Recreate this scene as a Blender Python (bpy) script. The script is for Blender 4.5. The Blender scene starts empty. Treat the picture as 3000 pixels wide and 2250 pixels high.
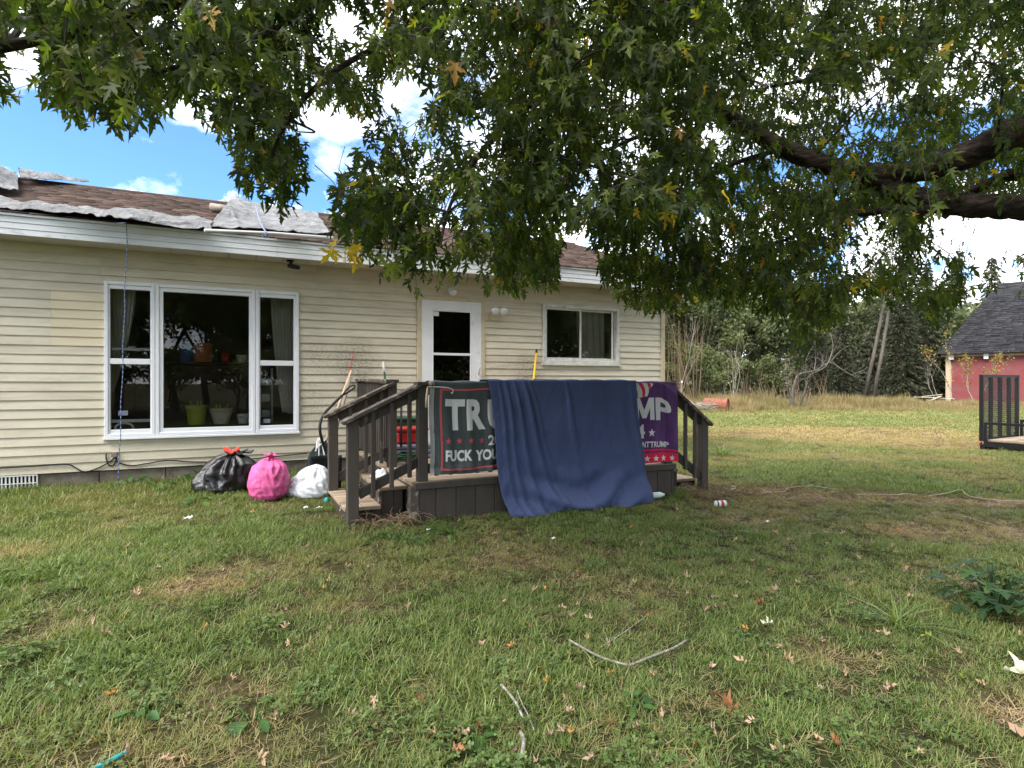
import bpy, bmesh, math, random
import numpy as np
from mathutils import Vector, Matrix

random.seed(7)
rng = np.random.default_rng(11)
R = math.radians
SC = bpy.context.scene
COL = SC.collection

# ------------------------------------------------------------------ camera
EYE = 1.45
F_PX, CX, CY = 1720.0, 1500.0, 1121.0
YAW = math.atan(F_PX / 3659.0)
SY, CYW = math.sin(YAW), math.cos(YAW)
cd = bpy.data.cameras.new('camera')
cam = bpy.data.objects.new('camera', cd)
COL.objects.link(cam)
cam.location = (0, 0, EYE)
cam.rotation_euler = (R(90 - 0.13), 0, -YAW)
cd.sensor_width = 36.0
cd.lens = 36.0 * F_PX / 3000.0
cd.clip_start = 0.05
cd.clip_end = 3000
SC.camera = cam

# ------------------------------------------------------------------ light
SUN_EL, SUN_AZ = 50.0, 258.0      # azimuth clockwise from +Y (into the house): behind the camera, a little left
SUN_STRENGTH, SUN_ANGLE = 2.6, 35.0
SKY_STRENGTH, EXPOSURE = 0.108, 1.54
SC.view_settings.view_transform = 'Standard'
SC.view_settings.look = 'None'
SC.view_settings.gamma = 1.0
SC.view_settings.use_curve_mapping = False
SC.view_settings.exposure = EXPOSURE
SC.render.engine = 'CYCLES'
SC.cycles.use_denoising = True
SC.cycles.max_bounces = 8
SC.cycles.transparent_max_bounces = 12
SC.cycles.diffuse_bounces = 4
SC.cycles.sample_clamp_indirect = 6.0

az, el = R(SUN_AZ), R(SUN_EL)
to_sun = Vector((math.sin(az) * math.cos(el), math.cos(az) * math.cos(el), math.sin(el)))
sl = bpy.data.lights.new('sun', 'SUN')
sun = bpy.data.objects.new('sun', sl)
COL.objects.link(sun)
sun.rotation_euler = to_sun.to_track_quat('Z', 'Y').to_euler()
sun.location = (0, 0, 30)
sl.energy = SUN_STRENGTH
sl.angle = R(SUN_ANGLE)
sl.color = (1.0, 0.955, 0.89)

world = bpy.data.worlds.new('World')
SC.world = world
world.use_nodes = True
nt = world.node_tree
nt.nodes.clear()


def N(tree, typ, **kw):
    n = tree.nodes.new(typ)
    for k, v in kw.items():
        if k.startswith('i_'):
            key = k[2:]
            key = int(key) if key.isdigit() else key.replace('_', ' ')
            n.inputs[key].default_value = v
        else:
            setattr(n, k, v)
    return n


def L(tree, a, b):
    tree.links.new(a, b)


def ramp(tree, src, stops, interp='LINEAR'):
    r = tree.nodes.new('ShaderNodeValToRGB')
    r.color_ramp.interpolation = interp
    e = r.color_ramp.elements
    while len(e) < len(stops):
        e.new(0.5)
    for q, (p, c) in zip(e, stops):
        q.position = p
        q.color = (c, c, c, 1) if isinstance(c, (int, float)) else (*c, 1)
    if src is not None:
        tree.links.new(src, r.inputs[0])
    return r


def math_node(tree, op, a, b=None, clamp=False):
    m = tree.nodes.new('ShaderNodeMath')
    m.operation = op
    m.use_clamp = clamp
    for i, x in enumerate((a, b)):
        if x is None:
            continue
        if isinstance(x, (int, float)):
            m.inputs[i].default_value = x
        else:
            tree.links.new(x, m.inputs[i])
    return m.outputs[0]


def mixc(tree, fac, a, b, blend='MIX'):
    m = tree.nodes.new('ShaderNodeMix')
    m.data_type = 'RGBA'
    m.blend_type = blend
    for sock, x in ((m.inputs[0], fac), (m.inputs[6], a), (m.inputs[7], b)):
        if isinstance(x, (int, float)):
            sock.default_value = x
        elif isinstance(x, tuple):
            sock.default_value = (*x, 1) if len(x) == 3 else x
        else:
            tree.links.new(x, sock)
    return m.outputs[2]


sky = N(nt, 'ShaderNodeTexSky', sky_type='NISHITA', sun_disc=False)
sky.sun_elevation = el
sky.sun_rotation = az
sky.air_density = 1.0
sky.dust_density = 0.6
sky.ozone_density = 2.5
tc = N(nt, 'ShaderNodeTexCoord')
sep = N(nt, 'ShaderNodeSeparateXYZ')
L(nt, tc.outputs['Generated'], sep.inputs[0])
den = math_node(nt, 'ADD', math_node(nt, 'MAXIMUM', sep.outputs[2], 0.0), 0.22)
cx_ = math_node(nt, 'DIVIDE', sep.outputs[0], den)
cy_ = math_node(nt, 'DIVIDE', sep.outputs[1], den)
comb = N(nt, 'ShaderNodeCombineXYZ')
L(nt, cx_, comb.inputs[0])
L(nt, cy_, comb.inputs[1])
no1 = N(nt, 'ShaderNodeTexNoise', i_Scale=1.15, i_Detail=9.0, i_Roughness=0.58, i_Distortion=0.15)
mp = N(nt, 'ShaderNodeMapping')
mp.inputs['Location'].default_value = (0.3, 2.0, 0)
L(nt, comb.outputs[0], mp.inputs[0])
L(nt, mp.outputs[0], no1.inputs['Vector'])
no2 = N(nt, 'ShaderNodeTexNoise', i_Scale=9.0, i_Detail=8.0, i_Roughness=0.6)
L(nt, tc.outputs['Generated'], no2.inputs['Vector'])
# high broken sheet of cloud, fair-weather cumulus near the horizon, clear band between them
hi = ramp(nt, sep.outputs[2], [(0.29, 0.0), (0.44, 0.19)])
lowb = ramp(nt, sep.outputs[2], [(0.235, 0.22), (0.305, 0.0)])
s1 = math_node(nt, 'ADD', no1.outputs[0], hi.outputs[0])
s2 = math_node(nt, 'ADD', s1, 0.0)
m1 = ramp(nt, s2, [(0.53, 0.0), (0.64, 1.0)])
s3 = math_node(nt, 'ADD', no2.outputs[0], lowb.outputs[0])
m2 = ramp(nt, s3, [(0.63, 0.0), (0.70, 1.0)])
mask = math_node(nt, 'MAXIMUM', m1.outputs[0], m2.outputs[0])
skyblue = mixc(nt, 1.0, sky.outputs[0], (0.58, 0.82, 1.06), 'MULTIPLY')
cloudc = mixc(nt, no2.outputs[0], (6.5, 6.9, 7.6), (11.5, 11.5, 11.5))
skyc = mixc(nt, mask, skyblue, cloudc)
bg = N(nt, 'ShaderNodeBackground', i_Strength=SKY_STRENGTH)
L(nt, skyc, bg.inputs[0])
wo = N(nt, 'ShaderNodeOutputWorld')
L(nt, bg.outputs[0], wo.inputs[0])


# ------------------------------------------------------------------ geometry helpers
def ray(x, y):
    a = (x - CX) / F_PX
    return (SY + a * CYW, CYW - a * SY, (CY - y) / F_PX)


def at(x, y, D):
    d = ray(x, y)
    return Vector((d[0] * D, d[1] * D, EYE + d[2] * D))


def onY(x, y, Y):
    d = ray(x, y)
    t = Y / d[1]
    return Vector((d[0] * t, Y, EYE + d[2] * t))


def proj(P):
    D = P[0] * SY + P[1] * CYW
    r = P[0] * CYW - P[1] * SY
    return CX + F_PX * r / D, CY - F_PX * (P[2] - EYE) / D, D


def cw(r, d, z=0.0):
    """camera-right / forward metres to world"""
    return Vector((r * CYW + d * SY, -r * SY + d * CYW, z))


def sstep(a, b, x):
    t = np.clip((x - a) / (b - a), 0, 1)
    return t * t * (3 - 2 * t)


_perm = np.random.default_rng(5).random((256, 256))


def vnoise(x, y):
    x = np.asarray(x, float)
    y = np.asarray(y, float)
    xi = np.floor(x).astype(int)
    yi = np.floor(y).astype(int)
    fx = x - xi
    fy = y - yi
    fx = fx * fx * (3 - 2 * fx)
    fy = fy * fy * (3 - 2 * fy)
    g = lambda i, j: _perm[i % 256, j % 256]
    return ((g(xi, yi) * (1 - fx) + g(xi + 1, yi) * fx) * (1 - fy) + (g(xi, yi + 1) * (1 - fx) + g(xi + 1, yi + 1) * fx) * fy)


def fbm(x, y, o=4):
    s = 0
    a = 0.5
    x = np.asarray(x, float)
    y = np.asarray(y, float)
    for k in range(o):
        s = s + a * vnoise(x * 2 ** k + 17.3 * k, y * 2 ** k + 9.1 * k)
        a *= 0.5
    return s / (1 - 0.5 ** o)


def gz(X, Y):
    X = np.asarray(X, float)
    Y = np.asarray(Y, float)
    h = 0.19 * sstep(1.0, 5.5, Y) + 0.075 * sstep(5.6, 7.8, Y) * (1 - sstep(6.0, 8.5, X))
    h = h + 0.03 * (fbm(X * 0.7, Y * 0.7, 3) - 0.5)
    return h


def G(X, Y):
    return float(gz(X, Y))


def onground(px, py):
    z = 0.1
    for _ in range(6):
        d = ray(px, py)
        t = (z - EYE) / d[2]
        P = (d[0] * t, d[1] * t)
        z = G(*P)
    return Vector((P[0], P[1], z))


ORIGIN = {}


def finish(o, parent):
    COL.objects.link(o)
    if parent is not None:
        o.parent = parent
    return o


def mobj(name, verts, faces, mat, parent=None, smooth=False, bevel=0.0, world_coords=True, mats=None, fmat=None):
    org = ORIGIN.get(parent.name, Vector((0, 0, 0))) if parent is not None else Vector((0, 0, 0))
    me = bpy.data.meshes.new(name)
    vs = [(v[0] - org[0], v[1] - org[1], v[2] - org[2]) for v in verts] if world_coords else verts
    me.from_pydata(vs, [], faces)
    if bevel > 0:
        bm = bmesh.new()
        bm.from_mesh(me)
        bmesh.ops.bevel(bm, geom=list(bm.edges), offset=bevel, segments=1, affect='EDGES')
        bm.to_mesh(me)
        bm.free()
    for m in (mats or [mat]):
        me.materials.append(m)
    if fmat is not None:
        me.polygons.foreach_set('material_index', fmat)
    if smooth:
        me.polygons.foreach_set('use_smooth', [True] * len(me.polygons))
    me.update()
    o = bpy.data.objects.new(name, me)
    finish(o, parent)
    if parent is not None:
        ORIGIN[o.name] = org
    else:
        ORIGIN[o.name] = Vector((0, 0, 0))
    return o


def npmesh(name, V, T, mat, smooth=False):
    """V (n,3) T (m,3 or 4) arrays -> mesh datablock"""
    me = bpy.data.meshes.new(name)
    V = np.asarray(V, np.float32)
    T = np.asarray(T, np.int32)
    k = T.shape[1]
    me.vertices.add(len(V))
    me.vertices.foreach_set('co', V.ravel())
    me.loops.add(T.size)
    me.loops.foreach_set('vertex_index', T.ravel())
    me.polygons.add(len(T))
    me.polygons.foreach_set('loop_start', np.arange(0, T.size, k, dtype=np.int32))
    me.polygons.foreach_set('loop_total', np.full(len(T), k, np.int32))
    if smooth:
        me.polygons.foreach_set('use_smooth', np.ones(len(T), bool))
    me.update(calc_edges=True)
    if mat is not None:
        me.materials.append(mat)
    return me


def meobj(name, me, parent=None, loc=None, rot=None, scale=None):
    o = bpy.data.objects.new(name, me)
    finish(o, parent)
    if loc is not None:
        o.location = loc
    if rot is not None:
        o.rotation_euler = rot
    if scale is not None:
        o.scale = scale if not isinstance(scale, (int, float)) else (scale,) * 3
    return o


def tag(o, label=None, cat=None, group=None, kind=None):
    if label:
        o['label'] = label
    if cat:
        o['category'] = cat
    if group:
        o['group'] = group
    if kind:
        o['kind'] = kind
    return o


def thing(name, label, cat, loc=(0, 0, 0), group=None, kind=None):
    o = bpy.data.objects.new(name, None)
    COL.objects.link(o)
    o.empty_display_size = 0.2
    o.location = loc
    ORIGIN[o.name] = Vector(loc)
    return tag(o, label, cat, group, kind)


class MB:
    def __init__(s):
        s.v = []
        s.f = []

    def box(s, x0, x1, y0, y1, z0, z1):
        b = len(s.v)
        s.v += [(x0, y0, z0), (x1, y0, z0), (x1, y1, z0), (x0, y1, z0), (x0, y0, z1), (x1, y0, z1), (x1, y1, z1), (x0, y1, z1)]
        s.f += [[b + i for i in q] for q in ((3, 2, 1, 0), (4, 5, 6, 7), (0, 1, 5, 4), (1, 2, 6, 5), (2, 3, 7, 6), (3, 0, 4, 7))]
        return s

    def beam(s, a, b, w, h, up=(0, 0, 1)):
        """rectangular bar from a to b; w across, h along up"""
        a = Vector(a)
        b = Vector(b)
        d = (b - a).normalized()
        u = Vector(up)
        sx = d.cross(u).normalized()
        u = sx.cross(d).normalized()
        k = len(s.v)
        for p in (a, b):
            for i, j in ((-1, -1), (1, -1), (1, 1), (-1, 1)):
                s.v.append(tuple(p + sx * (i * w / 2) + u * (j * h / 2)))
        s.f += [[k + i for i in q] for q in ((0, 1, 2, 3), (7, 6, 5, 4), (0, 4, 5, 1), (1, 5, 6, 2), (2, 6, 7, 3), (3, 7, 4, 0))]
        return s

    def prism(s, poly, axis, a, b):
        """poly of 2-D points extruded along axis 'x'|'y'|'z' from a to b"""
        n = len(poly)
        k = len(s.v)
        for t in (a, b):
            for p in poly:
                s.v.append({'x': (t, p[0], p[1]), 'y': (p[0], t, p[1]), 'z': (p[0], p[1], t)}[axis])
        s.f.append([k + i for i in range(n)][::-1])
        s.f.append([k + n + i for i in range(n)])
        for i in range(n):
            j = (i + 1) % n
            s.f.append([k + i, k + j, k + n + j, k + n + i])
        return s

    def tube(s, path, rad, n=8, caps=True):
        path = [Vector(p) for p in path]
        m = len(path)
        if isinstance(rad, (int, float)):
            rad = [rad] * m
        k = len(s.v)
        ref = None
        for i, p in enumerate(path):
            d = (path[min(i + 1, m - 1)] - path[max(i - 1, 0)])
            d = d.normalized() if d.length > 1e-9 else Vector((0, 0, 1))
            if ref is None:
                ref = d.orthogonal().normalized()
            ref = (ref - d * ref.dot(d))
            ref = ref.normalized() if ref.length > 1e-6 else d.orthogonal().normalized()
            b = d.cross(ref)
            for j in range(n):
                a = 2 * math.pi * j / n
                s.v.append(tuple(p + (ref * math.cos(a) + b * math.sin(a)) * rad[i]))
        for i in range(m - 1):
            for j in range(n):
                a0 = k + i * n + j
                a1 = k + i * n + (j + 1) % n
                s.f.append([a0, a1, a1 + n, a0 + n])
        if caps:
            s.f.append([k + j for j in range(n)][::-1])
            s.f.append([k + (m - 1) * n + j for j in range(n)])
        return s

    def lathe(s, prof, c=(0, 0, 0), n=24, axis='z', caps=True):
        k = len(s.v)
        for r, h in prof:
            for j in range(n):
                a = 2 * math.pi * j / n
                u, w = r * math.cos(a), r * math.sin(a)
                p = {'z': (u, w, h), 'y': (u, h, w), 'x': (h, u, w)}[axis]
                s.v.append((c[0] + p[0], c[1] + p[1], c[2] + p[2]))
        for i in range(len(prof) - 1):
            for j in range(n):
                a0 = k + i * n + j
                a1 = k + i * n + (j + 1) % n
                s.f.append([a0, a1, a1 + n, a0 + n])
        if caps:
            s.f.append([k + j for j in range(n)][::-1])
            s.f.append([k + (len(prof) - 1) * n + j for j in range(n)])
        return s

    def grid(s, fn, nu, nv):
        k = len(s.v)
        for j in range(nv + 1):
            for i in range(nu + 1):
                s.v.append(tuple(fn(i / nu, j / nv)))
        for j in range(nv):
            for i in range(nu):
                a = k + j * (nu + 1) + i
                s.f.append([a, a + 1, a + nu + 2, a + nu + 1])
        return s

    def build(s, name, mat, parent=None, smooth=False, bevel=0.0, solid=0.0, mats=None, fmat=None):
        o = mobj(name, s.v, s.f, mat, parent, smooth, bevel, True, mats, fmat)
        if solid:
            m = o.modifiers.new('thickness', 'SOLIDIFY')
            m.thickness = solid
            m.offset = 0
        return o


# ------------------------------------------------------------------ materials
def mat(name, base, rough=0.7, var=0.15, scale=6.0, bump=0.0, bscale=40.0, second=None, amount=0.5, sscale=3.0, spec=0.3,
        stretch=None, metallic=0.0, sharp=0.12, objrand=0.0, detail=6.0):
    m = bpy.data.materials.new(name)
    m.use_nodes = True
    t = m.node_tree
    b = t.nodes['Principled BSDF']
    b.inputs['Roughness'].default_value = rough
    b.inputs['Specular IOR Level'].default_value = spec
    b.inputs['Metallic'].default_value = metallic
    g = N(t, 'ShaderNodeNewGeometry')
    vec = g.outputs['Position']
    if stretch:
        mpn = N(t, 'ShaderNodeMapping')
        mpn.inputs['Scale'].default_value = stretch
        L(t, vec, mpn.inputs[0])
        vec = mpn.outputs[0]
    n1 = N(t, 'ShaderNodeTexNoise', i_Scale=scale, i_Detail=detail, i_Roughness=0.6)
    L(t, vec, n1.inputs['Vector'])
    lo = tuple(max(0, c * (1 - var)) for c in base)
    hi_ = tuple(min(1, c * (1 + var)) for c in base)
    r = ramp(t, n1.outputs[0], [(0.3, lo), (0.7, hi_)])
    c = r.outputs[0]
    if objrand:
        oi = N(t, 'ShaderNodeObjectInfo')
        k = math_node(t, 'ADD', math_node(t, 'MULTIPLY', oi.outputs['Random'], 2 * objrand), 1 - objrand)
        hsv = N(t, 'ShaderNodeHueSaturation')
        L(t, k, hsv.inputs['Value'])
        L(t, c, hsv.inputs['Color'])
        c = hsv.outputs[0]
    if second is not None:
        n2 = N(t, 'ShaderNodeTexNoise', i_Scale=sscale, i_Detail=9.0, i_Roughness=0.68)
        L(t, vec, n2.inputs['Vector'])
        mk = ramp(t, n2.outputs[0], [(max(0, 1 - amount - sharp), 0.0), (min(1, 1 - amount + sharp), 1.0)])
        c = mixc(t, mk.outputs[0], c, second)
    L(t, c, b.inputs['Base Color'])
    if bump:
        n3 = N(t, 'ShaderNodeTexNoise', i_Scale=bscale, i_Detail=5.0)
        L(t, vec, n3.inputs['Vector'])
        bp = N(t, 'ShaderNodeBump', i_Strength=bump, i_Distance=0.01)
        L(t, n3.outputs[0], bp.inputs['Height'])
        L(t, bp.outputs[0], b.inputs['Normal'])
    return m


def leaf_mat(name, stops, transl=0.45, rough=0.55, use_obj=True, attr=None, tr_boost=1.3):
    m = bpy.data.materials.new(name)
    m.use_nodes = True
    t = m.node_tree
    t.nodes.remove(t.nodes['Principled BSDF'])
    out = t.nodes['Material Output']
    g = N(t, 'ShaderNodeNewGeometry')
    val = g.outputs['Random Per Island']
    if use_obj:
        oi = N(t, 'ShaderNodeObjectInfo')
        val = math_node(t, 'FRACT', math_node(t, 'ADD', val, math_node(t, 'MULTIPLY', oi.outputs['Random'], 3.7)))
    c = ramp(t, val, stops).outputs[0]
    pn = N(t, 'ShaderNodeTexNoise', i_Scale=0.9, i_Detail=3.0)
    L(t, g.outputs['Position'], pn.inputs['Vector'])
    c = mixc(t, 1.0, c, ramp(t, pn.outputs[0], [(0.3, (0.72, 0.74, 0.7)), (0.7, (1.28, 1.22, 1.1))]).outputs[0], 'MULTIPLY')
    p = N(t, 'ShaderNodeBsdfPrincipled')
    p.inputs['Roughness'].default_value = rough
    p.inputs['Specular IOR Level'].default_value = 0.25
    L(t, c, p.inputs['Base Color'])
    tr = N(t, 'ShaderNodeBsdfTranslucent')
    L(t, mixc(t, 1.0, c, (tr_boost, tr_boost * 1.12, tr_boost * 0.55), 'MULTIPLY'), tr.inputs['Color'])
    mx = N(t, 'ShaderNodeMixShader')
    mx.inputs[0].default_value = transl
    L(t, p.outputs[0], mx.inputs[1])
    L(t, tr.outputs[0], mx.inputs[2])
    L(t, mx.outputs[0], out.inputs[0])
    return m


def siding_mat():
    m = mat('cream_vinyl', (0.665, 0.60, 0.47), rough=0.55, var=0.08, scale=0.9, objrand=0.065, spec=0.25)
    t = m.node_tree
    b = t.nodes['Principled BSDF']
    src = b.inputs['Base Color'].links[0].from_socket
    g = N(t, 'ShaderNodeNewGeometry')
    s = N(t, 'ShaderNodeSeparateXYZ')
    L(t, g.outputs['Position'], s.inputs[0])
    # faint grime streaked along the boards
    mpn = N(t, 'ShaderNodeMapping')
    mpn.inputs['Scale'].default_value = (1.1, 1, 6)
    L(t, g.outputs['Position'], mpn.inputs[0])
    n = N(t, 'ShaderNodeTexNoise', i_Scale=1.6, i_Detail=8.0, i_Roughness=0.7)
    L(t, mpn.outputs[0], n.inputs['Vector'])
    gr = ramp(t, n.outputs[0], [(0.47, 0.0), (0.74, 0.50)])
    c = mixc(t, gr.outputs[0], src, (0.33, 0.29, 0.19))
    # mildew speckle in patches of their own beside the stair rail, the yellow broom and the picture window
    sp = N(t, 'ShaderNodeTexNoise', i_Scale=34.0, i_Detail=7.0, i_Roughness=0.75)
    L(t, mpn.outputs[0], sp.inputs['Vector'])
    spk = ramp(t, sp.outputs[0], [(0.45, 0.0), (0.56, 1.0)])
    tot = None
    for (X, Z, rx, rz, k) in ((1.45, 1.72, 0.42, 0.40, 0.95), (4.05, 1.62, 0.36, 0.34, 0.9), (1.0, 1.75, 0.40, 0.38, 0.55), (3.7, 1.7, 0.4, 0.2, 0.4), (0.85, 1.2, 0.35, 0.5, 0.45)):
        dx = math_node(t, 'DIVIDE', math_node(t, 'SUBTRACT', s.outputs[0], X), rx)
        dz = math_node(t, 'DIVIDE', math_node(t, 'SUBTRACT', s.outputs[2], Z), rz)
        dd = math_node(t, 'ADD', math_node(t, 'MULTIPLY', dx, dx), math_node(t, 'MULTIPLY', dz, dz))
        w = math_node(t, 'MULTIPLY', math_node(t, 'SUBTRACT', 1.0, dd, True), k)
        tot = w if tot is None else math_node(t, 'MAXIMUM', tot, w)
    # soil splashed up from the ground
    spl = math_node(t, 'MULTIPLY', ramp(t, s.outputs[2], [(0.42, 1.0), (0.85, 0.0)]).outputs[0], ramp(t, sp.outputs[0], [(0.38, 0.05), (0.62, 0.6)]).outputs[0])
    c = mixc(t, spl, c, (0.27, 0.24, 0.15))
    f = math_node(t, 'MULTIPLY', spk.outputs[0], tot, True)
    c = mixc(t, f, c, (0.10, 0.085, 0.055))
    L(t, c, b.inputs['Base Color'])
    return m


M = {}
M['siding'] = siding_mat()
M['siding_new'] = mat('cream_vinyl_replaced', (0.71, 0.61, 0.43), rough=0.5, var=0.05, scale=2, objrand=0.02)
M['white'] = mat('white_paint', (0.78, 0.79, 0.80), rough=0.45, var=0.05, scale=5, second=(0.42, 0.42, 0.38), amount=0.30, sscale=7.0)
M['vinyl'] = mat('white_vinyl', (0.80, 0.81, 0.84), rough=0.4, var=0.03, scale=4)
M['fascia'] = mat('white_fascia', (0.76, 0.78, 0.80), rough=0.5, var=0.06, scale=3, second=(0.34, 0.35, 0.31), amount=0.30, sscale=4.0, stretch=(1, 1, 2.4), sharp=0.10)
M['oldwhite'] = mat('weathered_white_trim', (0.66, 0.65, 0.60), rough=0.7, var=0.15, scale=14, second=(0.27, 0.25, 0.21), amount=0.32, sscale=13, bump=0.15)
M['almond'] = mat('almond_trim', (0.58, 0.50, 0.34), rough=0.6, var=0.12, scale=9, second=(0.30, 0.24, 0.15), amount=0.35, sscale=9)
M['soffit'] = mat('soffit_panel', (0.55, 0.53, 0.47), rough=0.6, var=0.08, scale=8)
M['block'] = mat('concrete_block', (0.21, 0.18, 0.145), rough=0.95, var=0.3, scale=9, bump=0.5, bscale=90, second=(0.12, 0.10, 0.075), amount=0.42, sscale=4, objrand=0.08)
M['mortar'] = mat('mortar', (0.13, 0.115, 0.095), rough=0.95, var=0.2)
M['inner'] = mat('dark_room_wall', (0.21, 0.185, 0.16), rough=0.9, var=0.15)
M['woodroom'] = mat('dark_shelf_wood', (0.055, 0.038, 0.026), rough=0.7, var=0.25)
M['deckpaint'] = mat('brown_porch_paint', (0.064, 0.053, 0.045), rough=0.62, var=0.22, scale=5, bump=0.25, bscale=45, second=(0.20, 0.155, 0.12), amount=0.32, sscale=7.0, objrand=0.18, stretch=(1, 1, 0.45), sharp=0.05)
M['deckworn'] = mat('worn_deck_board', (0.36, 0.275, 0.19), rough=0.85, var=0.3, scale=5, bump=0.4, bscale=30, second=(0.13, 0.095, 0.07), amount=0.46, sscale=4.0, stretch=(0.35, 2.2, 1), objrand=0.12)
M['peel'] = mat('peeling_brown_trim', (0.075, 0.06, 0.05), rough=0.7, var=0.2, scale=8, second=(0.30, 0.25, 0.21), amount=0.42, sscale=12, sharp=0.06, bump=0.3)
M['rawwood'] = mat('raw_weathered_wood', (0.42, 0.30, 0.20), rough=0.8, var=0.3, scale=10, stretch=(1, 1, 0.2), bump=0.3)
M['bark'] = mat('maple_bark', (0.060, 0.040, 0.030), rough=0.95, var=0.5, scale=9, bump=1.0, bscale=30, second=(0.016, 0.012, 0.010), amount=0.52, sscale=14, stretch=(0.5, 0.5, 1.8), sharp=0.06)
M['twig'] = mat('maple_twig_bark', (0.045, 0.034, 0.026), rough=0.9, var=0.3)
M['greybark'] = mat('grey_bark', (0.115, 0.10, 0.085), rough=0.95, var=0.4, scale=5, bump=0.5, second=(0.07, 0.06, 0.05), amount=0.42, sscale=6, stretch=(1, 1, 0.3))
M['palebark'] = mat('pale_sapling_bark', (0.27, 0.24, 0.195), rough=0.9, var=0.3, scale=4)
M['brownbark'] = mat('brown_bark', (0.10, 0.075, 0.055), rough=0.95, var=0.4, scale=4)
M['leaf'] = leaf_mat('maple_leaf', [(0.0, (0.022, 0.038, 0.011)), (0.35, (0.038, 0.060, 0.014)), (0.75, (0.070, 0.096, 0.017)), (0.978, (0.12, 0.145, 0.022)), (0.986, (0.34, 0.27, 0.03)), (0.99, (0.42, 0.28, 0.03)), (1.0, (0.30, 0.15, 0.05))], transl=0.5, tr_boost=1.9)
M['leaf_yellow'] = leaf_mat('yellow_maple_leaf', [(0.0, (0.55, 0.38, 0.03)), (1.0, (0.62, 0.46, 0.05))], transl=0.4)
M['leaf_far'] = leaf_mat('hedgerow_leaf', [(0.0, (0.05, 0.07, 0.036)), (0.5, (0.098, 0.122, 0.062)), (0.9, (0.145, 0.168, 0.086)), (1.0, (0.20, 0.18, 0.09))], transl=0.3)
M['leaf_light'] = leaf_mat('light_shrub_leaf', [(0.0, (0.075, 0.10, 0.045)), (0.6, (0.12, 0.145, 0.068)), (1.0, (0.18, 0.17, 0.08))], transl=0.35)
M['leaf_autumn'] = leaf_mat('autumn_sapling_leaf', [(0.0, (0.13, 0.12, 0.035)), (0.6, (0.24, 0.18, 0.05)), (1.0, (0.30, 0.16, 0.05))], transl=0.35)
M['needle'] = leaf_mat('spruce_needles', [(0.0, (0.024, 0.034, 0.020)), (0.5, (0.044, 0.058, 0.032)), (1.0, (0.085, 0.088, 0.048))], transl=0.12)
M['weed'] = leaf_mat('weed_leaf', [(0.0, (0.028, 0.085, 0.022)), (0.6, (0.05, 0.125, 0.03)), (1.0, (0.10, 0.17, 0.035))], transl=0.3)
M['weed_dark'] = leaf_mat('dark_weed_leaf', [(0.0, (0.018, 0.05, 0.02)), (0.7, (0.035, 0.085, 0.028)), (1.0, (0.09, 0.13, 0.03))], transl=0.3)
M['dead_tan'] = leaf_mat('dry_leaf_tan', [(0.0, (0.34, 0.235, 0.165)), (1.0, (0.42, 0.30, 0.21))], transl=0.15, rough=0.8)
M['dead_pink'] = leaf_mat('dry_leaf_pinkish', [(0.0, (0.36, 0.24, 0.195)), (1.0, (0.45, 0.32, 0.265))], transl=0.15, rough=0.8)
M['dead_orange'] = leaf_mat('dry_leaf_orange', [(0.0, (0.46, 0.22, 0.06)), (1.0, (0.50, 0.29, 0.09))], transl=0.2, rough=0.8)
M['dead_brown'] = leaf_mat('dry_leaf_brown', [(0.0, (0.20, 0.085, 0.04)), (1.0, (0.30, 0.15, 0.08))], transl=0.15, rough=0.8)
M['dead_pale'] = leaf_mat('pale_leaf_underside', [(0.0, (0.62, 0.62, 0.50)), (1.0, (0.70, 0.70, 0.58))], transl=0.2, rough=0.7)
M['dead_green'] = leaf_mat('green_yellow_leaf', [(0.0, (0.16, 0.26, 0.04)), (1.0, (0.30, 0.34, 0.06))], transl=0.3, rough=0.6)
M['black_metal'] = mat('black_metal', (0.008, 0.008, 0.009), rough=0.55, var=0.2, spec=0.25)
M['black_plastic'] = mat('black_plastic', (0.014, 0.014, 0.015), rough=0.45, var=0.2)
M['white_plastic'] = mat('white_plastic', (0.70, 0.70, 0.68), rough=0.4, var=0.05)
M['tan_handle'] = mat('tan_wood_handle', (0.52, 0.38, 0.24), rough=0.6, var=0.15, scale=10)
M['grey_handle'] = mat('grey_handle', (0.22, 0.18, 0.15), rough=0.6, var=0.2)
M['green_paint'] = mat('green_paint', (0.03, 0.075, 0.04), rough=0.5, var=0.2)
M['yellow_paint'] = mat('yellow_paint', (0.72, 0.42, 0.02), rough=0.4, var=0.1)
M['red_plastic'] = mat('red_plastic', (0.50, 0.03, 0.025), rough=0.4, var=0.12)
M['rust'] = mat('rusty_steel', (0.24, 0.085, 0.05), rough=0.85, var=0.4, scale=8, second=(0.12, 0.05, 0.035), amount=0.45)
M['steel'] = mat('galvanized_steel', (0.52, 0.52, 0.52), rough=0.45, var=0.1, metallic=0.6)
M['barnred'] = mat('barn_red_paint', (0.20, 0.036, 0.038), rough=0.8, var=0.16, scale=1.2, second=(0.17, 0.085, 0.08), amount=0.42, sscale=1.6, sharp=0.2)
M['barntrim'] = mat('barn_tan_trim', (0.42, 0.33, 0.22), rough=0.75, var=0.12, scale=4)
M['cable'] = mat('black_cable', (0.02, 0.02, 0.02), rough=0.6)
M['rope_white'] = mat('pale_rope', (0.40, 0.35, 0.25), rough=0.9, var=0.2, scale=60)
M['stick'] = mat('lichen_stick', (0.16, 0.145, 0.12), rough=0.95, var=0.5, scale=40, bump=0.4, second=(0.36, 0.38, 0.32), amount=0.40, sscale=38)
M['soilbrown'] = mat('dry_stems', (0.20, 0.14, 0.085), rough=0.95, var=0.4, scale=30)
M['curtain'] = mat('sheer_curtain', (0.62, 0.62, 0.57), rough=0.9, var=0.06)
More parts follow.
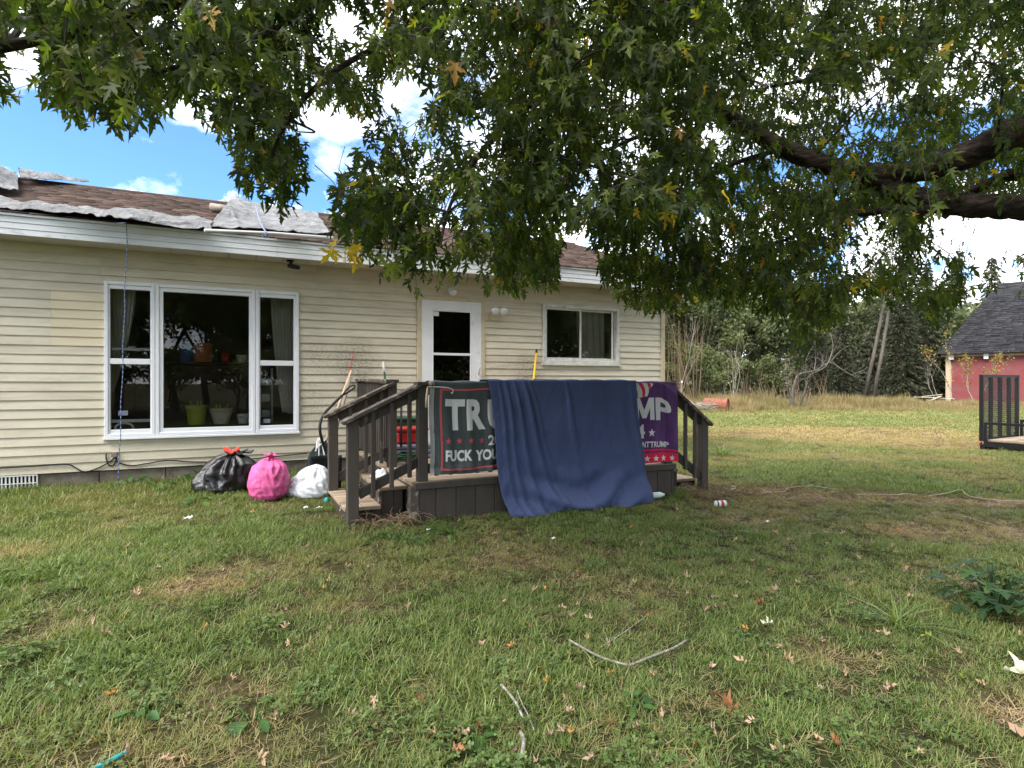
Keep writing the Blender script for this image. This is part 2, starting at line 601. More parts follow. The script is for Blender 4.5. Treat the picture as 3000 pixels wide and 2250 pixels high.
M['terracotta'] = mat('terracotta', (0.46, 0.16, 0.07), rough=0.75, var=0.12)
M['bluepot'] = mat('blue_glaze', (0.03, 0.09, 0.35), rough=0.3, var=0.15)
M['limepot'] = mat('lime_green_plastic', (0.36, 0.46, 0.05), rough=0.45, var=0.08)
M['creampot'] = mat('cream_plastic', (0.62, 0.60, 0.46), rough=0.5, var=0.08)
M['mintpot'] = mat('pale_mint_plastic', (0.62, 0.74, 0.68), rough=0.5, var=0.06)
M['teal'] = mat('teal_plastic', (0.02, 0.28, 0.29), rough=0.45, var=0.2)
M['paper'] = mat('white_paper', (0.72, 0.72, 0.70), rough=0.8, var=0.06)
M['greypad'] = mat('grey_blue_pad', (0.20, 0.21, 0.28), rough=0.8, var=0.1)


def bag_mat(name, base, rough, spec, bump, second=None):
    m = mat(name, base, rough=rough, var=0.12, scale=6, spec=spec, second=second, amount=0.4, sscale=8, sharp=0.2)
    t = m.node_tree
    b = t.nodes['Principled BSDF']
    g = N(t, 'ShaderNodeNewGeometry')
    n = N(t, 'ShaderNodeTexNoise', i_Scale=20.0, i_Detail=8.0, i_Roughness=0.66, i_Distortion=2.2)
    L(t, g.outputs['Position'], n.inputs['Vector'])
    v = N(t, 'ShaderNodeTexVoronoi', i_Scale=24.0)
    v.feature = 'DISTANCE_TO_EDGE'
    L(t, mixc(t, 0.12, g.outputs['Position'], n.outputs['Color']), v.inputs['Vector'])
    h = math_node(t, 'ADD', math_node(t, 'MULTIPLY', math_node(t, 'MINIMUM', v.outputs[0], 0.2), 2.2), n.outputs[0])
    bp = N(t, 'ShaderNodeBump', i_Strength=bump, i_Distance=0.03)
    L(t, h, bp.inputs['Height'])
    L(t, bp.outputs[0], b.inputs['Normal'])
    return m


M['bag_black'] = bag_mat('black_bag_film', (0.008, 0.008, 0.009), 0.2, 0.6, 0.22)
M['bag_pink'] = bag_mat('pink_bag_film', (0.78, 0.13, 0.36), 0.34, 0.4, 0.40, second=(0.62, 0.09, 0.27))
M['bag_white'] = bag_mat('white_bag_film', (0.74, 0.76, 0.80), 0.32, 0.4, 0.45)
M['bag_green'] = bag_mat('dark_green_bag_film', (0.012, 0.03, 0.024), 0.3, 0.5, 0.7)
M['red_tie'] = bag_mat('red_tie_film', (0.75, 0.05, 0.03), 0.4, 0.4, 0.3)


def fabric(name, base, var=0.08, transl=0.0, bump=0.15, bscale=260.0, rough=0.9, wr=0.0, second=None):
    m = mat(name, base, rough=rough, var=var, scale=2.5, bump=bump, bscale=bscale, spec=0.12, second=second, amount=0.4, sscale=2.0, sharp=0.25)
    return m


M['blue_sheet'] = fabric('navy_blue_sheet', (0.060, 0.080, 0.168), second=(0.072, 0.094, 0.19))
_t = M['blue_sheet'].node_tree
_b = _t.nodes['Principled BSDF']
_g = N(_t, 'ShaderNodeNewGeometry')
_m = N(_t, 'ShaderNodeMapping')
_m.inputs['Scale'].default_value = (1.0, 1.0, 0.45)
L(_t, _g.outputs['Position'], _m.inputs[0])
_n = N(_t, 'ShaderNodeTexNoise', i_Scale=9.0, i_Detail=9.0, i_Roughness=0.62, i_Distortion=1.4)
L(_t, _m.outputs[0], _n.inputs['Vector'])
_bp = N(_t, 'ShaderNodeBump', i_Strength=0.55, i_Distance=0.03)
L(_t, _n.outputs[0], _bp.inputs['Height'])
L(_t, _bp.outputs[0], _b.inputs['Normal'])
M['flag_black'] = fabric('faded_black_nylon', (0.066, 0.078, 0.079), rough=0.6, var=0.15)
M['flag_red'] = fabric('faded_red_print', (0.50, 0.10, 0.11), rough=0.7)
M['flag_white'] = fabric('white_print', (0.66, 0.66, 0.66), rough=0.7)
M['flag_grey'] = fabric('canvas_hoist', (0.36, 0.36, 0.36), rough=0.8)
M['flag_purple'] = fabric('faded_purple_nylon', (0.085, 0.034, 0.125), rough=0.6, var=0.15, second=(0.125, 0.05, 0.165))
M['flag_crimson'] = fabric('crimson_print', (0.66, 0.025, 0.07), rough=0.7)
M['tarp'] = fabric('grey_white_tarp', (0.17, 0.17, 0.175), rough=0.7, var=0.3, bump=0.5, bscale=28)
_t = M['tarp'].node_tree
_b = _t.nodes['Principled BSDF']
_g = N(_t, 'ShaderNodeNewGeometry')
_n = N(_t, 'ShaderNodeTexNoise', i_Scale=3.0, i_Detail=6.0, i_Roughness=0.6, i_Distortion=1.2)
L(_t, _g.outputs['Position'], _n.inputs['Vector'])
_v = N(_t, 'ShaderNodeTexVoronoi', i_Scale=4.5)
_v.feature = 'DISTANCE_TO_EDGE'
L(_t, mixc(_t, 0.25, _g.outputs['Position'], _n.outputs['Color']), _v.inputs['Vector'])
_bp = N(_t, 'ShaderNodeBump', i_Strength=1.0, i_Distance=0.09)
L(_t, math_node(_t, 'ADD', math_node(_t, 'MULTIPLY', math_node(_t, 'MINIMUM', _v.outputs[0], 0.25), 1.6), _n.outputs[0]), _bp.inputs['Height'])
L(_t, _bp.outputs[0], _b.inputs['Normal'])
M['tarp_dark'] = fabric('dark_tarp_hem', (0.12, 0.12, 0.13), rough=0.6)
M['batten'] = mat('grey_batten', (0.50, 0.50, 0.49), rough=0.6, var=0.08)


def shingle_mat(name, a, b, c):
    m = bpy.data.materials.new(name)
    m.use_nodes = True
    t = m.node_tree
    p = t.nodes['Principled BSDF']
    p.inputs['Roughness'].default_value = 0.92
    p.inputs['Specular IOR Level'].default_value = 0.15
    g = N(t, 'ShaderNodeNewGeometry')
    r = ramp(t, g.outputs['Random Per Island'], [(0.0, a), (0.55, b), (1.0, c)])
    n = N(t, 'ShaderNodeTexNoise', i_Scale=1.1, i_Detail=5.0)
    L(t, g.outputs['Position'], n.inputs['Vector'])
    n2 = N(t, 'ShaderNodeTexNoise', i_Scale=140.0, i_Detail=3.0)
    L(t, g.outputs['Position'], n2.inputs['Vector'])
    col = mixc(t, 1.0, r.outputs[0], ramp(t, n.outputs[0], [(0.3, 0.75), (0.7, 1.25)]).outputs[0], 'MULTIPLY')
    col = mixc(t, 1.0, col, ramp(t, n2.outputs[0], [(0.3, 0.75), (0.7, 1.25)]).outputs[0], 'MULTIPLY')
    L(t, col, p.inputs['Base Color'])
    bp = N(t, 'ShaderNodeBump', i_Strength=0.4, i_Distance=0.004)
    L(t, n2.outputs[0], bp.inputs['Height'])
    L(t, bp.outputs[0], p.inputs['Normal'])
    return m


M['shingle'] = shingle_mat('brown_shingle', (0.048, 0.032, 0.027), (0.076, 0.052, 0.043), (0.115, 0.080, 0.066))
M['barnshingle'] = shingle_mat('black_shingle', (0.024, 0.024, 0.028), (0.034, 0.034, 0.039), (0.050, 0.049, 0.051))


def glass_mat(name, tint=0.86, boost=1.35):
    m = bpy.data.materials.new(name)
    m.use_nodes = True
    t = m.node_tree
    t.nodes.remove(t.nodes['Principled BSDF'])
    fr = N(t, 'ShaderNodeFresnel', i_IOR=1.5)
    k = math_node(t, 'MULTIPLY', fr.outputs[0], boost, True)
    tr = N(t, 'ShaderNodeBsdfTransparent')
    tr.inputs[0].default_value = (tint, tint, tint, 1)
    gl = N(t, 'ShaderNodeBsdfGlossy', i_Roughness=0.0)
    n = N(t, 'ShaderNodeTexNoise', i_Scale=1.3, i_Detail=1.0)
    g = N(t, 'ShaderNodeNewGeometry')
    L(t, g.outputs['Position'], n.inputs['Vector'])
    bp = N(t, 'ShaderNodeBump', i_Strength=0.05, i_Distance=0.02)
    L(t, n.outputs[0], bp.inputs['Height'])
    L(t, bp.outputs[0], gl.inputs['Normal'])
    mx = N(t, 'ShaderNodeMixShader')
    L(t, k, mx.inputs[0])
    L(t, tr.outputs[0], mx.inputs[1])
    L(t, gl.outputs[0], mx.inputs[2])
    L(t, mx.outputs[0], t.nodes['Material Output'].inputs[0])
    return m


M['glass'] = glass_mat('window_glass', 0.9, 1.0)
M['doorglass'] = glass_mat('storm_door_glass', 0.4, 1.2)


def rope_mat():
    m = bpy.data.materials.new('blue_white_rope')
    m.use_nodes = True
    t = m.node_tree
    p = t.nodes['Principled BSDF']
    p.inputs['Roughness'].default_value = 0.8
    g = N(t, 'ShaderNodeNewGeometry')
    w = N(t, 'ShaderNodeTexWave', i_Scale=11.0)
    w.bands_direction = 'DIAGONAL'
    L(t, g.outputs['Position'], w.inputs['Vector'])
    r = ramp(t, w.outputs[0], [(0.45, (0.03, 0.06, 0.20)), (0.6, (0.24, 0.28, 0.38))])
    L(t, r.outputs[0], p.inputs['Base Color'])
    return m


M['rope'] = rope_mat()

# ------------------------------------------------------------------ ground and grass
DRYP = []   # (right, forward, rr, rf, strength) in camera metres


def add_dry(px, py, rr, rf, k):
    P = onground(px, py)
    DRYP.append((P.x * CYW - P.y * SY, P.x * SY + P.y * CYW, rr, rf, k))


for a in ((2450, 1268, 3.6, 1.9, 1.15), (2200, 1275, 2.2, 1.0, 0.6), (2750, 1300, 2.4, 1.5, 0.6), (2380, 1340, 2.6, 0.7, 0.35), (2300, 1450, 1.2, 0.3, 0.4), (2650, 1462, 1.5, 0.25, 0.5),
          (2950, 1475, 1.2, 0.3, 0.6), (2850, 1560, 1.0, 0.4, 0.45), (2500, 1540, 0.8, 0.3, 0.3), (2150, 1530, 0.4, 0.18, 0.6), (590, 1715, 0.30, 0.14, 0.55), (480, 1745, 0.22, 0.10, 0.5),
          (830, 1790, 0.22, 0.10, 0.5), (660, 2010, 0.3, 0.12, 0.45), (130, 1850, 0.25, 0.2, 0.4), (900, 1890, 0.15, 0.08, 0.6), (400, 1825, 0.15, 0.06, 0.6), (1040, 1780, 0.3, 0.12, 0.5), (1500, 1650, 0.4, 0.2, 0.4),
          (2980, 2100, 0.3, 0.15, 0.9), (2480, 1925, 0.3, 0.12, 0.6), (2060, 2080, 0.2, 0.1, 0.6), (1820, 1720, 0.6, 0.25, 0.35), (60, 1615, 0.4, 0.15, 0.35)):
    add_dry(*a)
BARE = []   # bare soil: fewer blades
for px, py, rr, rf in ((950, 1510, 0.45, 0.16), (1150, 1535, 0.35, 0.12), (1215, 2075, 0.10, 0.05), (1325, 2075, 0.05, 0.04), (2650, 1468, 0.5, 0.06), (2950, 1490, 0.4, 0.10), (2030, 1470, 0.4, 0.18)):
    P = onground(px, py)
    BARE.append((P.x * CYW - P.y * SY, P.x * SY + P.y * CYW, rr, rf))


def dry_and_sunlit(X, Y):
    r = X * CYW - Y * SY
    d = X * SY + Y * CYW
    n = fbm(X * 0.9 + 40, Y * 0.9 + 40, 4)
    v = sstep(0.46, 0.80, n) * 0.42 + 0.12 * (fbm(X * 5 + 3, Y * 5 + 11, 2) - 0.4)
    v = v + 0.20 * sstep(7.5, 12, d) + 0.10 * sstep(0.5, 3.0, r)  # distance term yellows the far lawn: own tone plus painted sunlight
    w = fbm(X * 2.2, Y * 2.2, 3) - 0.5
    for (a, b, rr, rf, k) in DRYP:
        q = ((r - a) / rr) ** 2 + ((d - b) / rf) ** 2
        v = v + k * np.clip(1.15 - q + w * 1.2, 0, 1)
    return np.clip(v, 0, 1.2)


def bare(X, Y):
    r = X * CYW - Y * SY
    d = X * SY + Y * CYW
    v = np.zeros_like(X)
    w = fbm(X * 4, Y * 4, 3) - 0.5
    for (a, b, rr, rf) in BARE:
        q = ((r - a) / rr) ** 2 + ((d - b) / rf) ** 2
        v = np.maximum(v, np.clip(1.3 - q + w * 1.5, 0, 1))
    return v


def axis_coords():
    a = list(np.arange(-9, 18.01, 0.3))
    x = 18.0
    st = 0.4
    while x < 900:
        x += st
        st *= 1.22
        a.append(x)
    x = -9.0
    st = 0.4
    while x > -900:
        x -= st
        st *= 1.25
        a.insert(0, x)
    return np.array(a)


ax = axis_coords()
XX, YY = np.meshgrid(ax, ax)
ZZ = gz(XX, YY)
n_ = len(ax)
idx = np.arange(n_ * n_).reshape(n_, n_)
quads = np.stack([idx[:-1, :-1], idx[:-1, 1:], idx[1:, 1:], idx[1:, :-1]], -1).reshape(-1, 4)


def ground_mat():
    m = bpy.data.materials.new('lawn_soil')
    m.use_nodes = True
    t = m.node_tree
    p = t.nodes['Principled BSDF']
    p.inputs['Roughness'].default_value = 1.0
    p.inputs['Specular IOR Level'].default_value = 0.05
    at_ = N(t, 'ShaderNodeAttribute', attribute_name='dry')
    g = N(t, 'ShaderNodeNewGeometry')
    n = N(t, 'ShaderNodeTexNoise', i_Scale=26.0, i_Detail=10.0, i_Roughness=0.75)
    L(t, g.outputs['Position'], n.inputs['Vector'])
    gr = ramp(t, n.outputs[0], [(0.3, (0.014, 0.018, 0.007)), (0.6, (0.030, 0.036, 0.013)), (0.75, (0.06, 0.05, 0.028))])
    dr = ramp(t, n.outputs[0], [(0.35, (0.035, 0.026, 0.017)), (0.5, (0.10, 0.07, 0.04)), (0.65, (0.20, 0.145, 0.085))])
    c = mixc(t, math_node(t, 'MULTIPLY', at_.outputs['Fac'], 0.9, True), gr.outputs[0], dr.outputs[0])
    L(t, c, p.inputs['Base Color'])
    bp = N(t, 'ShaderNodeBump', i_Strength=0.6, i_Distance=0.03)
    L(t, n.outputs[0], bp.inputs['Height'])
    L(t, bp.outputs[0], p.inputs['Normal'])
    return m


gm = npmesh('ground', np.stack([XX, YY, ZZ], -1).reshape(-1, 3), quads, ground_mat(), smooth=True)
av = gm.attributes.new('dry', 'FLOAT', 'POINT')
av.data.foreach_set('value', np.maximum(dry_and_sunlit(XX, YY), bare(XX, YY)).ravel().astype(np.float32))
tag(meobj('ground', gm), kind='structure')


def grass_mat(name, greens, tans, transl=0.35):
    m = bpy.data.materials.new(name)
    m.use_nodes = True
    t = m.node_tree
    t.nodes.remove(t.nodes['Principled BSDF'])
    g = N(t, 'ShaderNodeNewGeometry')
    oi = N(t, 'ShaderNodeObjectInfo')
    at_ = N(t, 'ShaderNodeAttribute', attribute_name='dry')
    at_.attribute_type = 'INSTANCER'
    rnd = math_node(t, 'FRACT', math_node(t, 'ADD', g.outputs['Random Per Island'], oi.outputs['Random']))
    gr = ramp(t, rnd, greens)
    tn = ramp(t, rnd, tans)
    rnd2 = math_node(t, 'FRACT', math_node(t, 'MULTIPLY', rnd, 7.31))
    f = math_node(t, 'ADD', math_node(t, 'MULTIPLY', at_.outputs['Fac'], 1.25), math_node(t, 'MULTIPLY', math_node(t, 'SUBTRACT', rnd2, 0.62), 0.62), True)
    c = mixc(t, f, gr.outputs[0], tn.outputs[0])
    p = N(t, 'ShaderNodeBsdfPrincipled')
    p.inputs['Roughness'].default_value = 0.5
    p.inputs['Specular IOR Level'].default_value = 0.3
    L(t, c, p.inputs['Base Color'])
    tr = N(t, 'ShaderNodeBsdfTranslucent')
    L(t, mixc(t, 1.0, c, (1.25, 1.3, 0.7), 'MULTIPLY'), tr.inputs['Color'])
    mx = N(t, 'ShaderNodeMixShader')
    mx.inputs[0].default_value = transl
    L(t, p.outputs[0], mx.inputs[1])
    L(t, tr.outputs[0], mx.inputs[2])
    L(t, mx.outputs[0], t.nodes['Material Output'].inputs[0])
    return m


M['grass'] = grass_mat('lawn_blades', [(0.0, (0.056, 0.105, 0.024)), (0.45, (0.118, 0.182, 0.042)), (0.85, (0.19, 0.25, 0.07)), (1.0, (0.30, 0.33, 0.13))], [(0.0, (0.27, 0.195, 0.10)), (0.5, (0.40, 0.31, 0.15)), (1.0, (0.32, 0.27, 0.10))])
M['tallgrass'] = grass_mat('tall_dry_blades', [(0.0, (0.12, 0.13, 0.04)), (1.0, (0.22, 0.20, 0.07))], [(0.0, (0.24, 0.17, 0.09)), (0.5, (0.36, 0.28, 0.15)), (1.0, (0.29, 0.20, 0.11))], 0.3)


def clump(name, nb, rad, hmin, hmax, wmin, wmax, lean, m, bend=0.5, seed=0):
    r = np.random.default_rng(seed)
    V = []
    T = []
    for i in range(nb):
        a = r.random() * 2 * math.pi
        q = rad * math.sqrt(r.random())
        bx, by = q * math.cos(a), q * math.sin(a)
        h = r.uniform(hmin, hmax)
        w = r.uniform(wmin, wmax)
        la = r.random() * 2 * math.pi
        ln = r.uniform(*lean)
        dx, dy = math.cos(la), math.sin(la)
        sx, sy_ = -dy, dx
        pts = []
        for t_, k in ((0, 1.0), (0.5, 0.85), (0.82, 0.55), (1, 0)):
            out = h * (math.sin(ln) * t_ + bend * math.sin(ln) * t_ * t_ * 0.6)
            up = h * (math.cos(ln) * t_ - bend * 0.35 * t_ * t_ * math.sin(ln))
            pts.append((bx + dx * out, by + dy * out, up, w * k))
        k0 = len(V)
        for (x, y, z, ww) in pts[:3]:
            V.append((x - sx * ww / 2, y - sy_ * ww / 2, z - 0.004))
            V.append((x + sx * ww / 2, y + sy_ * ww / 2, z - 0.004))
        V.append(pts[3][:3])
        T += [(k0, k0 + 1, k0 + 3), (k0, k0 + 3, k0 + 2), (k0 + 2, k0 + 3, k0 + 5), (k0 + 2, k0 + 5, k0 + 4), (k0 + 4, k0 + 5, k0 + 6)]
    return bpy.data.objects.new(name, npmesh(name, V, T, m))


def coll(name, objs):
    c = bpy.data.collections.new(name)
    for o in objs:
        c.objects.link(o)
    return c


def scatter(name, P, rot, scl, pick, dry, c, m):
    me = bpy.data.meshes.new(name)
    P = np.asarray(P, np.float32)
    me.vertices.add(len(P))
    me.vertices.foreach_set('co', P.ravel())
    for an, typ, key, val in (('rotv', 'FLOAT_VECTOR', 'vector', rot), ('scl', 'FLOAT', 'value', scl), ('pick', 'INT', 'value', pick), ('dry', 'FLOAT', 'value', dry)):
        a = me.attributes.new(an, typ, 'POINT')
        a.data.foreach_set(key, np.asarray(val, np.int32 if typ == 'INT' else np.float32).ravel())
    o = bpy.data.objects.new(name, me)
    COL.objects.link(o)
    ng = bpy.data.node_groups.new(name, 'GeometryNodeTree')
    ng.interface.new_socket('Geometry', in_out='INPUT', socket_type='NodeSocketGeometry')
    ng.interface.new_socket('Geometry', in_out='OUTPUT', socket_type='NodeSocketGeometry')
    gi = ng.nodes.new('NodeGroupInput')
    go = ng.nodes.new('NodeGroupOutput')
    ip = ng.nodes.new('GeometryNodeInstanceOnPoints')
    ci = ng.nodes.new('GeometryNodeCollectionInfo')
    ci.inputs['Collection'].default_value = c
    ci.inputs['Separate Children'].default_value = True
    ci.inputs['Reset Children'].default_value = True
    ip.inputs['Pick Instance'].default_value = True

    def na(n, dt):
        q = ng.nodes.new('GeometryNodeInputNamedAttribute')
        q.data_type = dt
        q.inputs['Name'].default_value = n
        return next(s for s in q.outputs if s.enabled and s.name == 'Attribute')
    ng.links.new(gi.outputs[0], ip.inputs['Points'])
    ng.links.new(ci.outputs[0], ip.inputs['Instance'])
    ng.links.new(na('pick', 'INT'), ip.inputs['Instance Index'])
    ng.links.new(na('rotv', 'FLOAT_VECTOR'), ip.inputs['Rotation'])
    ng.links.new(na('scl', 'FLOAT'), ip.inputs['Scale'])
    ng.links.new(ip.outputs[0], go.inputs[0])
    md = o.modifiers.new('scatter', 'NODES')
    md.node_group = ng
    return o


NC = 6
M['thatch'] = grass_mat('dry_thatch', [(0.0, (0.16, 0.13, 0.06)), (1.0, (0.27, 0.21, 0.10))], [(0.0, (0.22, 0.15, 0.08)), (0.5, (0.38, 0.28, 0.15)), (1.0, (0.46, 0.35, 0.20))], 0.2)
M['clover'] = grass_mat('clover_leaves', [(0.0, (0.055, 0.10, 0.025)), (0.6, (0.095, 0.155, 0.04)), (1.0, (0.15, 0.20, 0.06))], [(0.0, (0.13, 0.14, 0.05)), (1.0, (0.20, 0.19, 0.07))], 0.35)


def clover(name, seed, n_=34, rad=0.085, size=0.010):
    r = np.random.default_rng(seed)
    V, T = [], []
    for i in range(n_):
        a, q = r.random() * 6.283, rad * math.sqrt(r.random())
        cx0, cy0, cz0 = q * math.cos(a), q * math.sin(a), r.uniform(0.012, 0.045)
        tx, ty = r.normal(0, .3, 2)
        for k in range(3):
            b = a + k * 2.094
            s0 = size * r.uniform(0.8, 1.3)
            k0 = len(V)
            for (u, w) in ((0, 0), (0.55, 0.5), (1.0, 0.42), (1.08, 0), (1.0, -0.42), (0.55, -0.5)):
                dx, dy = s0 * (u * math.cos(b) - w * math.sin(b)), s0 * (u * math.sin(b) + w * math.cos(b))
                V.append((cx0 + dx, cy0 + dy, cz0 + dx * tx + dy * ty + 0.3 * abs(w) * s0))
            T += [(k0, k0 + 1, k0 + 2), (k0, k0 + 2, k0 + 3), (k0, k0 + 3, k0 + 4), (k0, k0 + 4, k0 + 5)]
    return bpy.data.objects.new(name, npmesh(name, V, T, M['clover']))


near_c = coll('near_clumps', [clump('a_near%d' % i, 64, 0.075, 0.018, 0.052, 0.0020, 0.0040, (0.3, 1.4), M['grass'], seed=20 + i) for i in range(NC)] + [clump('b_thatch%d' % i, 44, 0.085, 0.03, 0.075, 0.0016, 0.0034, (1.25, 1.56), M['thatch'], bend=0.1, seed=25 + i) for i in range(2)] + [clover('c_clover%d' % i, 28 + i) for i in range(2)])
mid_c = coll('mid_clumps', [clump('a_mid%d' % i, 80, 0.15, 0.025, 0.060, 0.004, 0.0065, (0.3, 1.2), M['grass'], seed=40 + i) for i in range(NC)])
far_c = coll('far_clumps', [clump('a_far%d' % i, 90, 0.34, 0.03, 0.075, 0.010, 0.016, (0.3, 1.2), M['grass'], seed=60 + i) for i in range(NC)])


def occupied(X, Y):
    b = (Y > 8.07) & (X < 6.8)
    b |= (X > 1.46) & (X < 4.46) & (Y > 5.19) & (Y < 8.1)
    b |= (X > 0.9) & (X < 1.5) & (Y > 5.4) & (Y < 6.3)
    b |= (X > 4.4) & (X < 5.0) & (Y > 5.45) & (Y < 6.5)
    return b


def lawn(d0, d1, dens, c, smin, smax, name, rmax=0.95):
    area = rmax * (d1 ** 2 - d0 ** 2)
    n = int(area * dens)
    d = np.sqrt(rng.uniform(d0 ** 2, d1 ** 2, n))
    r = d * rng.uniform(-rmax, rmax, n)
    X = r * CYW + d * SY
    Y = -r * SY + d * CYW
    keep = ~occupied(X, Y) & (rng.random(n) > bare(X, Y) * 0.9)
    X, Y = X[keep], Y[keep]
    dr = dry_and_sunlit(X, Y)
    keep = rng.random(len(X)) > np.clip(dr - 0.7, 0, 1) * 0.4
    X, Y, dr = X[keep], Y[keep], dr[keep]
    n = len(X)
    # longer along the house wall and on the left, shorter on worn ground
    tall = 1 + 0.9 * sstep(6.3, 7.6, Y) * (1 - sstep(0.0, 1.3, X)) + 0.25 * (1 - sstep(-1.5, 1.0, X)) + 0.7 * np.clip(fbm(X * 1.6 + 7, Y * 1.6, 3) - 0.56, 0, 1) * 3
    sc_ = rng.uniform(smin, smax, n) * tall * (1 - 0.38 * np.clip(dr, 0, 1))
    rot = np.zeros((n, 3))
    rot[:, 2] = rng.uniform(0, 6.283, n)
    rot[:, 0] = rng.normal(0, 0.12, n)
    rot[:, 1] = rng.normal(0, 0.12, n)
    pick = rng.integers(0, NC, n)
    if c is near_c:
        cl_ = fbm(X * 1.3 + 21, Y * 1.3 + 2, 3)
        q_ = rng.random(n)
        pick = np.where(q_ < 0.16 + 0.22 * np.clip(dr, 0, 1), NC + (pick % 2), pick)
        pick = np.where((rng.random(n) < 0.014 + 0.09 * sstep(0.60, 0.72, cl_)) & (dr < 0.5), NC + 2 + (pick % 2), pick)
        flat_ = (pick == NC) | (pick == NC + 1)
        sc_ = np.where(flat_, rng.uniform(0.9, 1.4, n), sc_)
        sc_ = np.where(pick >= NC + 2, np.minimum(sc_, 1.25), sc_)
    o = scatter(name, np.stack([X, Y, gz(X, Y)], -1), rot, sc_, pick, np.clip(dr + rng.normal(0, 0.07, n), 0, 1), c, M['grass'])
    return o


tag(lawn(1.6, 7.0, 260, near_c, 0.8, 1.25, 'lawn_grass'), 'short green lawn with dry patches in front of the porch', 'grass', kind='stuff')
tag(lawn(7.0, 13.0, 75, mid_c, 0.8, 1.3, 'lawn_grass'), 'lawn beyond the porch steps with a tan dry patch', 'grass', kind='stuff')
tag(lawn(13.0, 30.0, 24, far_c, 0.8, 1.3, 'lawn_grass'), 'bright far lawn in front of the hedgerow', 'grass', kind='stuff')

# tall dry grass along the field edge
tall_c = coll('tall_clumps', [clump('a_tall%d' % i, 60, 0.30, 0.35, 0.95, 0.010, 0.020, (0.05, 0.5), M['tallgrass'], bend=0.6, seed=80 + i) for i in range(5)])
n = 2600
d = rng.uniform(24.0, 32.0, n)
r = rng.uniform(5.5, 27.0, n)
r = np.where(rng.random(n) < 0.55, r, rng.uniform(6.0, 22.0, n))
front = 25.2 + 1.2 * (fbm(r * 0.35, r * 0 + 3, 3) - 0.5) * 2
k = d > front
d, r = d[k], r[k]
X = r * CYW + d * SY
Y = -r * SY + d * CYW
h = (1.25 - 0.3 * sstep(10, 15, r)) * (0.25 + 1.1 * fbm(r * 0.8 + 5, d * 0.6, 3) ** 1.5) * (0.55 + 0.45 * sstep(25, 28, d)) * (1 - 0.35 * sstep(18, 24, r))
o = scatter('tall_grass', np.stack([X, Y, gz(X, Y)], -1), np.stack([rng.normal(0, .1, len(X)), rng.normal(0, .1, len(X)), rng.uniform(0, 6.28, len(X))], -1), h * rng.uniform(0.7, 1.15, len(X)), rng.integers(0, 5, len(X)),
            np.clip(0.5 + 0.7 * (fbm(r * 0.4 + 9, d * 0.4, 3) - 0.35), 0.1, 1), tall_c, M['tallgrass'])
tag(o, 'tall tan dry grass along the edge of the field', 'grass', kind='stuff')

# ------------------------------------------------------------------ house
WY = 8.085                      # outer face of the wall behind the siding
SB, ST = 0.448, 2.985           # bottom and top of the siding
HX0, HX1 = -7.0, 6.68
wX = lambda px: onY(px, CY, WY).x
wZ = lambda px, py: onY(px, py, WY).z
W1 = (wX(307), wX(875), 0.822, 2.616)
DR = (wX(1221), wX(1418), 0.545, 2.69)
W2 = (wX(1588), wX(1812), 1.755, 2.678)

house = thing('house', 'low cream sided house with white picture window, white storm door and brown shingle roof', 'house', (0, 8.1, 0.27))

# wall core with openings
core = MB()
cy0, cy1 = WY + 0.003, WY + 0.14
spans = [HX0, W1[0], W1[1], DR[0], DR[1], W2[0], W2[1], HX1]
for i in range(7):
    a, b = spans[i], spans[i + 1]
    op = {1: W1, 3: DR, 5: W2}.get(i)
    if op is None:
        core.box(a, b, cy0, cy1, SB, ST)
    else:
        if op[2] > SB + 0.02:
            core.box(a, b, cy0, cy1, SB, op[2])
        core.box(a, b, cy0, cy1, op[3], ST)
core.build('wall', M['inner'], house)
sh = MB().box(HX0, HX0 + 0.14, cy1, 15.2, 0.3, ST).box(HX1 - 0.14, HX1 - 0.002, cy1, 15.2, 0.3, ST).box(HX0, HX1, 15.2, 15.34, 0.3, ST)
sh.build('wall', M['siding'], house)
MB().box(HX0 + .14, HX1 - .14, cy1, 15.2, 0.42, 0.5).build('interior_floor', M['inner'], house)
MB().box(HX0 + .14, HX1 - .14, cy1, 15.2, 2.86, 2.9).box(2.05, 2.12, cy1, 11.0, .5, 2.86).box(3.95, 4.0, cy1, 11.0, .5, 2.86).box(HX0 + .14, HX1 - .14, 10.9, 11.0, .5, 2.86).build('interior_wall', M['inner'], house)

# lapped siding boards, one object per length of board
EXPO = (ST - SB) / 25.0


